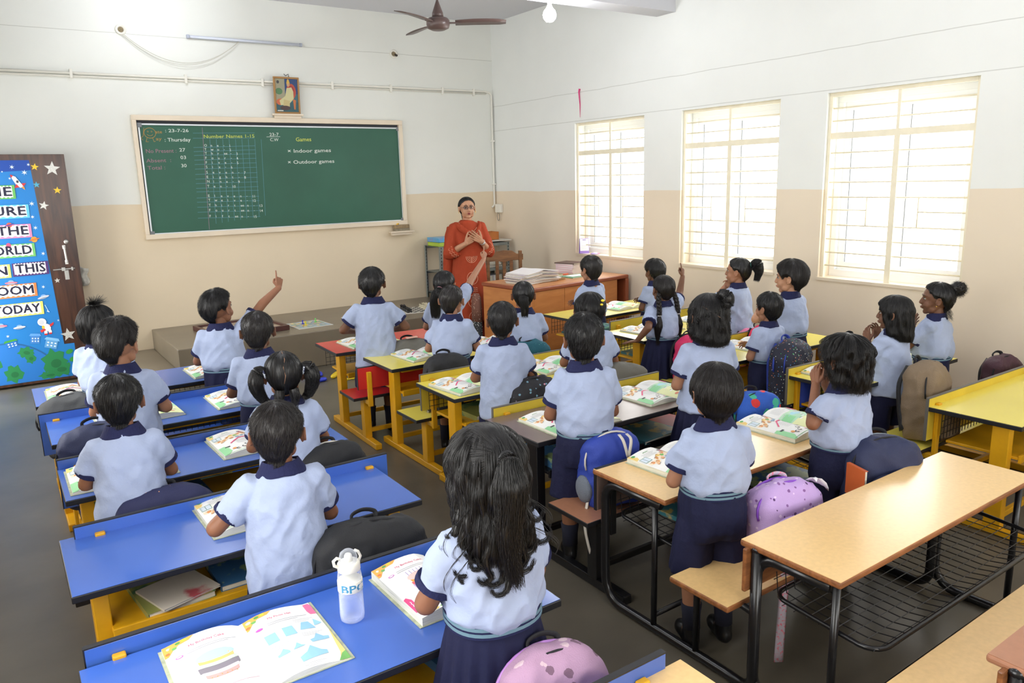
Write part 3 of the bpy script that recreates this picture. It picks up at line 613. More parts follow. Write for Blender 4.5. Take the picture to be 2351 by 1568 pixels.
# ------------------------------------------------------------------ school desks with attached benches
M_YEL = mat('yellow_laminate', (230, 214, 96), 0.24, var=0.03, vscale=3, spec=0.5, coat=0.2)
M_BLU = mat('blue_laminate', (62, 100, 184), 0.22, var=0.04, vscale=3, spec=0.5, coat=0.25)
M_RED = mat('red_laminate', (206, 44, 44), 0.26, var=0.03, vscale=3, coat=0.2)
M_BRN = mat('brown_laminate', (112, 92, 84), 0.3, var=0.05, vscale=20, coat=0.2)
M_YFR = mat('yellow_enamel_frame', (222, 164, 22), 0.4, var=0.10, vscale=9, rgb2=None, bump=0.05, bscale=20)
M_YPL = mat('yellow_painted_ply', (208, 182, 58), 0.4, var=0.08, vscale=8)
M_EDGE = mat('black_edge_band', (22, 22, 26), 0.45)
M_BKF = mat('black_tube_enamel', (20, 20, 23), 0.28, spec=0.6)
M_WOOD = mat('blond_wood_laminate', (232, 194, 132), 0.30, var=0.05, vscale=60, coat=0.3)
M_WEDG = wood_mat('brown_beech_edge', (158, 100, 58), (120, 74, 42), 0.4, 4, (2, 14, 14))
M_WRED = mat('reddish_wood_laminate', (166, 116, 88), 0.35, var=0.05, vscale=40)
M_WIRE = mat('black_wire', (26, 26, 28), 0.4)
HT = 0.600
def slab(mb_top, mb_edge, x0, x1, y0, y1, zt, th, e=0.003):
    mb_edge.box(x0, x1, y0, y1, zt-th, zt-0.0012); mb_top.box(x0+e, x1-e, y0+e, y1-e, zt-0.002, zt)
def desk_painted(label, loc, rz=0.0, top=None, bench=None, back=None, frame=None, L=1.18, D=0.47, bk=0.645, grille=True, ps=-0.03, name='school_desk', group=None):
    t = thing(name, label, 'desk', loc, rz, group); top = top or M_YEL; bench = bench or top; back = back or top; frame = frame or M_YFR
    a, e = MB(), MB(); slab(a, e, 0, L, -D, 0, HT, 0.024)
    d = obj('desktop', a, top, t); obj('edge_band', e, M_EDGE, d, bevel=0.003)
    a, e = MB(), MB(); slab(a, e, ps, L+0.01, -0.85, -0.57, 0.352, 0.022)
    s = obj('seat', a, bench, t); obj('edge_band', e, M_EDGE, s, bevel=0.003)
    y0, y1 = -0.878, -0.862
    b = obj('backrest', MB().box(0.0, L+0.01, y0, y1, 0.415, bk-0.003), back, t, bevel=0.002)
    obj('edge_band', MB().box(0.0, L+0.01, y0-0.001, y1+0.001, bk-0.003, bk+0.001).box(-0.003, 0, y0, y1, 0.415, bk), M_EDGE if back is not M_YPL else mat('grey_edge', (96, 92, 84), 0.6), b)
    for x in (0.055, L-0.10):
        obj('leg', MB().box(x, x+0.05, -0.37, -0.29, 0.04, HT-0.024), frame, t, bevel=0.004)
        obj('leg', MB().box(x, x+0.05, -0.81, -0.745, 0.04, 0.33), frame, t, bevel=0.004)
        obj('foot_rail', MB().box(x, x+0.045, -0.99, -0.14, 0.0, 0.042), frame, t, bevel=0.005)
        obj('backrest_post', MB().box(x+0.005, x+0.038, -0.9, -0.878, 0.29, bk-0.035), frame, t, bevel=0.004)
        obj('seat_rail', MB().box(x+0.005, x+0.04, -0.88, -0.6, 0.30, 0.33), frame, t, bevel=0.003)
    obj('cross_bar', MB().box(0.1, L-0.1, -0.35, -0.325, 0.07, 0.1), frame, t, bevel=0.003)
    obj('cross_bar', MB().box(0.1, L-0.1, -0.79, -0.765, 0.07, 0.1), frame, t, bevel=0.003)
    obj('apron', MB().box(0.1, L-0.1, -0.41, -0.385, HT-0.05, HT-0.024), frame, t, bevel=0.003)
    obj('shelf', MB().box(0.10, L-0.10, -0.40, -0.06, 0.40, 0.415).box(0.10, L-0.10, -0.415, -0.40, 0.385, 0.425), frame, t, bevel=0.003)
    if grille:
        g = MB(); nx = int(L/0.035)
        for k in range(nx): x = 0.06+(L-0.12)*k/(nx-1); g.box(x-0.0014, x+0.0014, -0.052, -0.049, 0.42, HT-0.024)
        for z in (0.45, 0.485, 0.52, 0.555): g.box(0.06, L-0.06, -0.052, -0.049, z-0.0014, z+0.0014)
        obj('wire_grille', g, M_WIRE if frame is M_YFR else frame, t, kind='stuff')
    return t
def rrect(x0, x1, y0, y1, r, z, n=5):
    P = []
    for cx, cy, a0 in ((x1-r, y1-r, 0), (x0+r, y1-r, 90), (x0+r, y0+r, 180), (x1-r, y0+r, 270)):
        for k in range(n+1): a = math.radians(a0+90*k/n); P.append((cx+r*math.cos(a), cy+r*math.sin(a), z))
    return P
def desk_tube(label, loc, rz=0.0, top=None, bench=None, L=1.28, D=0.42, edge=None, name='school_desk', group=None, post=0.60):
    t = thing(name, label, 'desk', loc, rz, group); top = top or M_WOOD; bench = bench or top; edge = edge or M_WEDG
    d = obj('desktop', MB().box(0.004, L-0.004, -D+0.004, -0.004, HT-0.002, HT), top, t)
    obj('edge_band', MB().box(0, L, -D, 0, HT-0.024, HT-0.001), edge, d, bevel=0.008, seg=3)
    s = obj('seat', MB().box(-0.086, L+0.01, -0.795, -0.535, 0.368, 0.370), bench, t)
    obj('edge_band', MB().box(-0.09, L+0.014, -0.80, -0.53, 0.346, 0.369), edge, s, bevel=0.008, seg=3)
    obj('backrest', MB().box(-0.05, L-0.02, -0.835, -0.82, 0.43, 0.585), M_WEDG if edge is M_WEDG else edge, t, bevel=0.004)
    for x in (0.03, L-0.07):
        xo = x-0.04
        P = [(x, -D+0.05, HT-0.044), (x, -0.13, HT-0.044)]
        for k in range(1, 6): a = PI/2*k/5; P.append((x, -0.13+0.08*math.sin(a), HT-0.124+0.08*math.cos(a)))
        P += [(x, -0.05, 0.12)]
        for k in range(1, 6): a = PI/2*k/5; P.append((x, -0.15+0.10*math.cos(a)+0.0, 0.12-0.10*math.sin(a)))
        P += [(x, -0.70, 0.02)]
        for k in range(1, 6): a = PI/2*k/5; P.append((x+(xo-x)*k/5, -0.75-0.10*math.sin(a), 0.12-0.10*math.cos(a)))
        P += [(xo, -0.85, post-0.02)]
        f = obj('frame_tube', MB().tube(P, 0.019, 12), M_BKF, t, smooth=True)
        obj('end_cap', MB().ball((xo, -0.85, post-0.02), (0.022, 0.022, 0.016), 12), M_BKF, f, smooth=True)
        obj('leg', MB().tube([(x, -0.34, 0.03), (x, -0.34, HT-0.03)], 0.0125, 10), M_BKF, t, smooth=True)
        obj('leg', MB().tube([(x, -0.56, 0.03), (x, -0.56, 0.33), (x, -0.58, 0.345), (xo, -0.84, 0.345)], 0.0125, 10), M_BKF, t, smooth=True)
    obj('cross_bar', MB().tube([(0.03, -0.34, 0.075), (L-0.07, -0.34, 0.075)], 0.011, 8), M_BKF, t, smooth=True)
    obj('seat_rail', MB().tube([(0.0, -0.60, 0.335), (L-0.08, -0.60, 0.335)], 0.010, 8), M_BKF, t, smooth=True)
    rim = rrect(0.05, L-0.09, -0.47, -0.10, 0.06, 0.42)
    rim = [(x, y, z+(0.0 if y > -0.4 else -0.02)) for x, y, z in rim]
    obj('basket_rim', MB().tube(rim, 0.008, 8, closed=True), M_BKF, t, smooth=True)
    g = MB(); n = int((L-0.16)/0.045)
    for k in range(n): x = 0.07+(L-0.18)*k/(n-1); g.tube([(x, -0.10, 0.50), (x, -0.11, 0.41), (x, -0.2, 0.395), (x, -0.40, 0.392), (x, -0.465, 0.405)], 0.0018, 4)
    for k in range(8): y = -0.14-0.045*k; g.tube([(0.05, y, 0.40), (L-0.09, y, 0.40)], 0.0018, 4)
    for z in (0.44, 0.48): g.tube([(0.05, -0.105, z), (L-0.09, -0.105, z)], 0.0018, 4)
    obj('basket_wire', g, M_WIRE, t, kind='stuff')
    return t
M_NAVYM = mat('blue_back_panel', (36, 70, 160), 0.3)
DK = {}
DK['A1'] = desk_painted('blue desk in the left file, foremost one beside the platform step', (-5.55, -3.15, 0), 0, M_BLU, L=1.17, D=0.50, ps=0.06)
DK['A2'] = desk_painted('second blue desk from the chalkboard in the left file', (-5.525, -4.02, 0), 0, M_BLU, L=1.17, ps=0.06)
DK['A3'] = desk_painted('third blue desk from the chalkboard, middle of the left file', (-5.53, -4.85, 0), 0.0, M_BLU, L=1.19)
DK['A4'] = desk_painted('blue desk with notebooks piled on its shelf under an almost bare top', (-5.58, -5.70, 0), 0.0, M_BLU, L=1.19)
DK['A5'] = desk_painted('nearest blue desk, with the water bottle standing on it', (-5.60, -6.59, 0), 0.0, M_BLU, L=1.20)
DK['B1'] = desk_painted('red-topped desk with yellow frame and red bench', (-3.66, -3.0, 0), -0.03, M_RED, L=1.17, bk=0.57)
DK['B2'] = desk_painted('yellow desk directly behind the red one', (-3.57, -3.71, 0), 0.0, M_YEL, back=M_YPL, L=1.18)
DK['B3'] = desk_painted('yellow desk behind which the black flowery bag stands', (-3.60, -4.58, 0), 0.0, M_YEL, back=M_YPL, L=1.18)
DK['B4'] = desk_painted('dark brown-topped desk with black frame in the middle file', (-3.66, -5.47, 0), 0.0, M_BRN, bench=M_WRED, back=M_BRN, frame=M_BKF, L=1.20, D=0.46, bk=0.60)
DK['B5'] = desk_tube('blond wood desk with two open books and a black tube frame', (-3.67, -6.33, 0), 0.01)
DK['B6'] = desk_tube('empty blond wood desk with a black tube frame and wire basket', (-3.69, -7.12, 0), 0.015, L=1.34, D=0.37)
DK['B7'] = desk_tube('reddish wood desk cut off at the lower right corner', (-3.70, -7.90, 0), 0.015, top=M_WRED, edge=M_WRED, L=1.34)
DK['A6'] = desk_tube('blond wood desk at the bottom edge behind the last blue one', (-5.62, -7.46, 0), 0.0, L=1.29)
DK['C1'] = desk_painted('yellow desk in front of the wooden teacher desk', (-1.58, -3.16, 0), 0.045, M_YEL, back=M_YPL, L=1.17)
DK['C2'] = desk_painted('second yellow desk from the front in the window file', (-1.72, -4.14, 0), 0.0, M_YEL, back=M_YPL, L=1.17)
DK['C3'] = desk_painted('third yellow desk from the front in the window file', (-1.74, -5.02, 0), -0.03, M_YEL, back=M_YPL, L=1.17, D=0.45)
DK['C4'] = desk_painted('yellow desk in the window file with the brown bag on its bench', (-1.76, -5.86, 0), 0.0, M_YEL, back=M_YPL, L=1.17, D=0.45)
DK['C5'] = desk_painted('empty yellow desk at the right edge near the windows', (-1.76, -6.73, 0), 0.02, M_YEL, back=M_YPL, L=1.35, D=0.44)

# ------------------------------------------------------------------ books
M_PAPER = mat('page_paper', (240, 240, 236), 0.55)
M_PEDGE = mat('page_edges', (214, 212, 196), 0.8, var=0.25, vscale=140, stretch=(0.1, 0.1, 6))
M_COVER = mat('book_cover_green', (170, 176, 150), 0.35, var=0.3, vscale=30)
PWD, PHT = 0.205, 0.325
def page_z(u, tl, tr):
    a = abs(u); t = tl if u < 0 else tr
    dip = 0.006; rise = 0.016
    f = min(1, a/0.28); s = f*f*(3-2*f)
    z = t*(0.55+0.45*s)+rise*math.sin(min(1, a/0.9)*PI)**0.9*(0.9 if u < 0 else 1.05)*(1-0.25*a)
    if a > 0.9: z -= (a-0.9)*0.03
    return max(z, 0.004)
BANDS = [-0.95+0.1*k for k in range(20)]
def spread_meadow():
    A = Art()
    A.line([(-0.66, 0.905), (-0.645, 0.925), (-0.63, 0.91), (-0.61, 0.925), (-0.59, 0.908), (-0.57, 0.922), (-0.55, 0.91), (-0.53, 0.922), (-0.50, 0.91)], 0.010, (60, 140, 60), 2)
    for k in range(5): A.line([(-0.78+0.02*(k % 2), 0.875-0.022*k), (-0.40-0.05*(k % 3), 0.875-0.022*k)], 0.004, (150, 150, 150), 2)
    A.poly([(-1, 1), (-0.93, 1), (-0.95, 0.93), (-0.86, 0.9), (-0.9, 0.84), (-1, 0.82)], (238, 206, 120), 1)
    A.ell(-0.9, 0.95, 0.05, 0.025, (90, 160, 80), 2)
    for dx in (0, 0.07): A.line([(-0.93+dx, 0.80), (-0.93+dx, 0.70)], 0.008, (120, 130, 150), 2)
    A.rect(-0.95, 0.69, -0.76, 0.81, (214, 226, 236), 1); A.line([(-0.95, 0.69), (-0.76, 0.69), (-0.76, 0.81), (-0.95, 0.81), (-0.95, 0.69)], 0.008, (110, 150, 110), 3); A.line([(-0.855, 0.69), (-0.855, 0.81)], 0.006, (110, 150, 110), 3)
    A.poly([(-0.95, 0.60), (-0.72, 0.56), (-0.6, 0.64), (-0.42, 0.66), (-0.25, 0.72), (-0.04, 0.76), (-0.04, 0.84), (-0.3, 0.80), (-0.55, 0.76), (-0.72, 0.66), (-0.95, 0.66)], (246, 226, 196), 1)
    for i, (x, y, c) in enumerate([(-0.86, 0.62, (226, 150, 90)), (-0.74, 0.60, (236, 170, 100)), (-0.64, 0.68, (210, 140, 70)), (-0.54, 0.72, (240, 200, 90)), (-0.44, 0.70, (110, 190, 90)), (-0.34, 0.76, (230, 150, 90)), (-0.22, 0.80, (220, 160, 100)), (-0.12, 0.80, (236, 200, 160)), (-0.3, 0.66, (150, 190, 220)), (-0.42, 0.62, (140, 186, 214)), (-0.56, 0.62, (226, 170, 120)), (-0.80, 0.565, (236, 190, 140))]):
        A.ell(x, y, 0.055, 0.026, c, 2, rot=20*(i % 3)); A.ell(x+0.02, y+0.026, 0.022, 0.015, (222, 180, 140), 3); A.arc(x, y, 0.055, 0.026, 20*i, 20*i+150, 0.006, (110, 80, 60), 4)
    A.rect(-0.33, 0.845, -0.26, 0.87, (40, 40, 50), 3); A.rect(-0.3, 0.82, -0.22, 0.845, (220, 70, 110), 3)
    A.line([(-0.68, 0.40), (-0.42, 0.56), (-0.03, 0.60)], 0.028, (222, 70, 120), 3)
    for k in range(8): A.line([(-0.55+0.01*(k % 2), 0.49-0.024*k), (-0.10-0.06*(k % 3), 0.50-0.024*k)], 0.004, (168, 168, 176), 2)
    A.poly([(-1, 0.34), (-0.86, 0.36), (-0.8, 0.30), (-0.78, 0.1), (-0.9, 0.0), (-1, 0.0)], (150, 214, 156), 1); A.rect(-0.86, 0.28, -0.74, 0.315, (50, 60, 60), 3)
    for i, (x, y) in enumerate([(-0.26, 0.30), (-0.12, 0.33), (-0.38, 0.22), (-0.48, 0.14), (-0.2, 0.22), (-0.62, 0.12)]):
        A.arc(x, y, 0.05, 0.026, 160-20*i, 330-10*i, 0.016, (40, 40, 56), 3); A.ell(x+0.02, y-0.005, 0.03, 0.016, (236, 220, 200), 2)
    A.poly([(-0.16, 0.10), (0.0, 0.16), (0.0, 0.26), (-0.08, 0.24)], (226, 206, 120), 2); A.line([(-0.16, 0.10), (0.0, 0.16)], 0.012, (180, 110, 60), 3)
    A.ell(-0.7, 0.16, 0.05, 0.03, (230, 160, 90), 2); A.rect(-0.34, 0.05, -0.22, 0.10, (110, 170, 120), 2); A.line([(-0.95, 0.02), (-0.05, 0.05)], 0.01, (120, 180, 110), 2); A.ell(-0.3, 0.12, 0.04, 0.018, (220, 150, 170), 2)
    A.poly([(0.03, 0.66), (0.2, 0.70), (0.42, 0.66), (0.7, 0.74), (0.96, 0.72), (1, 0.99), (0.86, 0.99), (0.80, 0.83), (0.5, 0.74), (0.03, 0.72)], (186, 222, 190), 1)
    A.poly([(0.0, 0.46), (0.0, 0.66), (0.3, 0.70), (0.7, 0.66), (1, 0.72), (1, 0.50), (0.5, 0.44)], (172, 216, 184), 1); A.poly([(0.0, 0.50), (0.0, 0.66), (0.28, 0.68), (0.3, 0.52)], (140, 208, 150), 2)
    A.poly([(0, 0.0), (0, 0.48), (0.5, 0.46), (1, 0.52), (1, 0.0)], (228, 232, 176), 1); A.poly([(0.2, 0.62), (0.5, 0.7), (0.78, 0.66), (0.6, 0.58)], (160, 212, 224), 2)
    for k in range(7): A.line([(0.14, 0.92-0.024*k), (0.62-0.07*(k % 3), 0.93-0.024*k)], 0.004, (176, 176, 184), 2)
    for i, (x, y) in enumerate([(0.3, 0.44), (0.5, 0.5), (0.62, 0.58), (0.78, 0.52), (0.82, 0.66), (0.42, 0.36), (0.7, 0.42), (0.9, 0.40), (0.25, 0.28), (0.6, 0.28), (0.84, 0.24), (0.45, 0.16)]):
        A.ell(x, y, 0.06, 0.02, (246, 246, 240), 3, rot=8); A.arc(x, y, 0.05, 0.02, 20, 120, 0.012, (50, 60, 60), 4)
    A.ell(0.2, 0.12, 0.07, 0.03, (226, 140, 110), 3); A.ell(0.75, 0.12, 0.06, 0.025, (226, 150, 110), 3); A.ell(0.5, 0.06, 0.08, 0.03, (150, 200, 120), 3); A.rect(0.9, 0.8, 0.99, 0.97, (226, 70, 120), 3)
    return A
def corner_orn(A, x, y, s):
    A.poly([(x, y), (x+0.42*s, y), (x+0.34*s, y-0.05), (x+0.2*s, y-0.06), (x+0.12*s, y-0.10), (x+0.05*s, y-0.16), (x, y-0.17)], (226, 170, 80), 1)
    for dx, dy, c in ((0.08, -0.05, (245, 245, 240)), (0.2, -0.03, (90, 150, 70)), (0.28, -0.02, (240, 200, 60)), (0.05, -0.12, (230, 120, 60)), (0.14, -0.08, (110, 170, 90))): A.ell(x+dx*s, y+dy, 0.035, 0.018, c, 2)
def spread_cake(birthday):
    A = Art(); corner_orn(A, -1, 1, 1); corner_orn(A, 0.03, 1, 1)
    A.text('My Birthday Cake', -0.70, 0.845, 0.075, (206, 50, 110), 2, asp=0.63, sx=0.85)
    A.ell(-0.84, 0.765, 0.05, 0.018, (190, 90, 180), 2); A.ell(-0.84, 0.765, 0.035, 0.01, (245, 240, 245), 3)
    for k in range(2): A.line([(-0.74, 0.785-0.026*k), (-0.12-0.1*k, 0.785-0.026*k)], 0.005, (150, 150, 165), 2)
    cs = [(232, 196, 190), (240, 156, 60), (220, 90, 100), (206, 170, 214), (214, 90, 120), (232, 222, 110)] if birthday else [(176, 214, 236), (244, 186, 112), (196, 236, 196), (130, 124, 134), (222, 208, 222), (232, 160, 156)]
    x0, x1, y = -0.68, -0.24, 0.60
    A.ell((x0+x1)/2, y, (x1-x0)/2+0.02, 0.07, cs[0], 4)
    wid = [0.0, 0.0, 0.02, 0.03, 0.0, -0.02]; yy = y
    for k in range(1, 6):
        h = 0.075 if k in (1, 3) else 0.045
        pts = [(x0-wid[k], yy)]+[(x0+(x1-x0)*j/8, yy-0.035*math.sin(PI*j/8)) for j in range(1, 8)]+[(x1+wid[k], yy)]
        pts += [(x1+wid[k]-0.005, yy-h)]+[(x1-(x1-x0)*j/8, yy-h-0.035*math.sin(PI*j/8)) for j in range(1, 8)]+[(x0-wid[k]+0.005, yy-h)]
        A.poly(pts, cs[k], 3 if k > 1 else 3); yy -= h
    if birthday:
        for k in range(7): A.line([(-0.64+0.06*k, 0.64+0.012*math.sin(k)), (-0.64+0.06*k, 0.72)], 0.008, (150, 130, 190), 5)
        for k in range(7): A.arc(-0.6+0.05*k, 0.43+0.01*(k % 2), 0.02, 0.015, 0, 300, 0.006, (130, 100, 190), 5)
    for k in range(6): A.ell(-0.6+0.06*k, 0.30-0.01*(k % 2), 0.008, 0.006, (200, 150, 70), 5)
    A.line([(-0.6, 0.13), (-0.1, 0.15)], 0.005, (200, 150, 170), 2)
    A.poly([(-1, 0.34), (-0.95, 0.36), (-0.9, 0.30), (-0.9, 0.14), (-0.96, 0.1), (-1, 0.1)], (226, 70, 130), 2); A.line([(-0.955, 0.16+0.024*0), (-0.94, 0.18), (-0.955, 0.20), (-0.94, 0.22), (-0.955, 0.24), (-0.94, 0.26), (-0.95, 0.28)], 0.010, (250, 236, 242), 3)
    for k in range(6): A.ell(-0.75+0.12*k, 0.02, 0.05, 0.014, [(232, 200, 110), (120, 180, 100), (230, 120, 90)][k % 3], 2)
    A.text('My Picnic Hat', 0.34, 0.865, 0.07, (206, 50, 110), 2, asp=0.63, sx=0.85)
    for k in range(2): A.line([(0.30, 0.80-0.026*k), (0.86-0.14*k, 0.80-0.026*k)], 0.005, (150, 150, 165), 2)
    A.ell(0.18, 0.77, 0.05, 0.018, (190, 90, 180), 2)
    sky = (150, 198, 230)
    A.rect(0.18, 0.50, 0.33, 0.64, sky, 2); A.poly([(0.42, 0.52), (0.58, 0.52), (0.57, 0.66), (0.43, 0.66)], sky, 2)
    A.poly([(0.64, 0.56), (0.86, 0.56), (0.81, 0.68), (0.71, 0.68)], sky, 2); A.poly([(0.86, 0.60), (1.0-0.02, 0.62), (0.90, 0.72)], sky, 2); 
    A.poly([(0.68, 0.34), (0.93, 0.36), (0.94, 0.40), (0.87, 0.41), (0.80, 0.47), (0.74, 0.40), (0.67, 0.38)], sky, 2)
    A.poly([(0.20, 0.28), (0.36, 0.29), (0.36, 0.32), (0.30, 0.37), (0.24, 0.32), (0.2, 0.31)], sky, 2); A.poly([(0.4, 0.30), (0.58, 0.32), (0.53, 0.34), (0.49, 0.39), (0.45, 0.34)], sky, 2)
    A.poly([(0.42, 0.10), (0.78, 0.14), (0.79, 0.19), (0.72, 0.21), (0.62, 0.30), (0.54, 0.22), (0.42, 0.17)], sky, 2)
    for x, y in ((0.12, 0.68), (0.62, 0.74), (0.12, 0.44), (0.62, 0.50), (0.4, 0.06)):
        for k in range(3): A.line([(x, y-0.022*k), (x+0.3-0.06*k, y-0.022*k)], 0.004, (170, 170, 180), 2)
    A.poly([(0.90, 0.98), (0.98, 0.98), (1.0, 0.94), (1.0, 0.78), (0.92, 0.80), (0.90, 0.86)], (234, 110, 150), 2)
    A.poly([(1, 0.5), (0.96, 0.3), (0.93, 0.12), (0.86, 0.0), (1, 0.0)], (232, 196, 120), 1); A.poly([(0.84, 0.0), (1, 0.0), (1, 0.12), (0.94, 0.1)], (110, 170, 90), 2)
    return A
_SP = {}
def book_open(label, x, y, rz, kind='meadow', tl=0.014, tr=0.012, group=None, z=HT, sc=1.0):
    """x, y = middle of the spine; page depth runs along local y"""
    t = thing('open_textbook', label, 'book', (x, y, z+0.0006), rz, group); t.scale = (sc, sc, 1)
    mb = MB(); n = 24; us = [-1+2*k/n for k in range(n+1)]
    top = [(u*PWD*(1-0.03*abs(u)), page_z(u, tl, tr)) for u in us]
    vs = []; fs = []
    for yy in (-PHT/2, PHT/2):
        for (px, pz) in top: vs.append((px, yy, pz))
        for (px, pz) in top: vs.append((px, yy, 0.002))
    m = n+1
    for i in range(n):
        fs.append((i, i+1, 2*m+i+1, 2*m+i)); fs.append((m+i+1, m+i, 3*m+i, 3*m+i+1)); fs.append((i+1, i, m+i, m+i+1)); fs.append((2*m+i, 2*m+i+1, 3*m+i+1, 3*m+i))
    fs += [(0, 2*m, 3*m, m), (n, m+n, 3*m+n, 2*m+n)]
    mi = []
    for i in range(n): mi += [0, 1, 1, 1]
    mi += [1, 1]
    mb.v = vs; mb.f = fs; mb.m = mi
    obj('pages', mb, [M_PAPER, M_PEDGE], t)
    obj('cover', MB().box(-PWD-0.003, PWD+0.003, -PHT/2-0.003, PHT/2+0.003, 0, 0.002), M_COVER, t)
    key = (kind, tl, tr)
    fm = lambda u, v, h: (u*PWD*(1-0.03*abs(u)), -PHT/2+v*PHT, page_z(max(-1, min(1, u)), tl, tr)+0.0004+h)
    if key in _SP:
        o = bpy.data.objects.new('page_print', _SP[key]); COL.objects.link(o); o.parent = t
    else:
        A = spread_meadow() if kind == 'meadow' else spread_cake(kind == 'birthday')
        o = A.build('page_print', fm, t, bands=BANDS, dh=0.00018); _SP[key] = o.data
    return t
BK = [(-5.21, -6.80, 0.0, 'cake', 'open textbook with blue shapes and a layered cake, nearest on the blue desk', .012, .004),
      (-4.60, -6.78, 0.02, 'birthday', 'open textbook with a candle-topped cake, beside the water bottle', .030, .006),
      (-4.93, -5.87, 0.02, 'meadow', 'open picture textbook behind the tall boy, on the desk with notebooks under it', .020, .012),
      (-5.30, -5.11, 0.0, 'meadow', 'open picture textbook on the third blue desk, left pupil', .014, .012),
      (-4.70, -5.07, 0.03, 'meadow', 'open picture textbook on the third blue desk, before the pigtailed girl', .020, .012),
      (-5.10, -4.22, 0.05, 'meadow', 'open picture textbook on the second blue desk, left half showing its meadow page', .010, .016),
      (-4.52, -4.24, 0.02, 'meadow', 'open picture textbook at the right end of the second blue desk', .014, .012),
      (-4.47, -3.42, 0.02, 'meadow', 'open picture textbook at the right end of the foremost blue desk', .014, .012),
      (-5.28, -3.44, 0.0, 'meadow', 'open picture textbook at the left end of the foremost blue desk', .014, .012),
      (-3.32, -3.26, 0.02, 'meadow', 'open picture textbook at the left end of the red desk', .014, .012),
      (-3.18, -3.93, 0.06, 'meadow', 'open picture textbook on the left half of the yellow desk behind the red one', .014, .012),
      (-2.55, -3.92, -0.03, 'meadow', 'open picture textbook on the right half of the yellow desk behind the red one', .014, .012),
      (-3.36, -4.84, 0.10, 'meadow', 'open picture textbook in front of the boy by the black flowery bag', .018, .012),
      (-2.68, -4.80, -0.02, 'meadow', 'open picture textbook before the child with the yellow hair clip', .014, .012),
      (-3.34, -5.76, 0.02, 'meadow', 'open picture textbook on the left half of the dark brown desk', .016, .012),
      (-2.66, -5.68, 0.03, 'meadow', 'open picture textbook on the right half of the dark brown desk', .014, .014),
      (-3.30, -6.52, 0.06, 'meadow', 'open picture textbook on the left half of the blond wood desk', .024, .012),
      (-2.56, -6.49, 0.03, 'meadow', 'open picture textbook on the right half of the blond wood desk', .022, .018),
      (-0.80, -3.33, 0.12, 'meadow', 'open picture textbook on the foremost yellow desk by the teacher desk', .014, .012),
      (-1.38, -4.35, 0.10, 'meadow', 'open picture textbook by the braided girl', .014, .012),
      (-0.74, -4.35, 0.0, 'meadow', 'open picture textbook right of the girl with braids', .014, .012),
      (-1.22, -5.24, 0.0, 'meadow', 'open picture textbook before the boy in the third window-file desk', .014, .012),
      (-1.46, -6.07, 0.0, 'meadow', 'open picture textbook at the left end of the desk before the bobbed girl', .014, .012),
      (-0.86, -6.06, -0.03, 'meadow', 'open picture textbook half hidden behind the bobbed girl', .014, .012)]
for x, y, rz, kd, lab, tl, tr in BK: book_open(lab, x, y, rz, kd, tl, tr)
nb = thing('notebook', 'closed white and pink notebook at the right end of the red desk', 'book', (-2.57, -3.30, HT+0.001), -0.1)
obj('pages', MB().box(-0.07, 0.08, -0.12, 0.10, 0.001, 0.007), M_PAPER, nb); obj('cover', MB().box(-0.072, 0.082, -0.122, 0.102, 0, 0.001), mat('pink_cover', (226, 90, 120), 0.4), nb)
# books and notebooks on the shelves under the desktops
SHC = [mat('shelf_book_blue', (62, 108, 150), 0.35, var=0.5, vscale=14, rgb2=(150, 172, 120), thr=0.56), mat('shelf_book_teal', (52, 110, 120), 0.35, rgb2=(176, 156, 90), vscale=12, thr=0.58), mat('shelf_book_olive', (150, 152, 80), 0.4, rgb2=(80, 120, 80), vscale=10), mat('shelf_book_red', (190, 60, 50), 0.4, var=0.1)]
M_LILAC = mat('lilac_film_cover', (206, 196, 210), 0.25, var=0.06, vscale=8)
def closed_book(label, x, y, z, rz, m, w=0.2, d=0.27, h=0.018, group=None, name='textbook'):
    t = thing(name, label, 'book', (x, y, z), rz, group)
    obj('pages', MB().box(-w/2+0.003, w/2-0.003, -d/2+0.003, d/2-0.003, 0.0015, h-0.0015), M_PEDGE, t)
    obj('cover', MB().box(-w/2, w/2, -d/2, d/2, 0, 0.0015).box(-w/2, w/2, -d/2, d/2, h-0.0015, h).box(-w/2-0.0015, -w/2, -d/2, d/2, 0, h), m, t)
    return t
SH = 0.4155
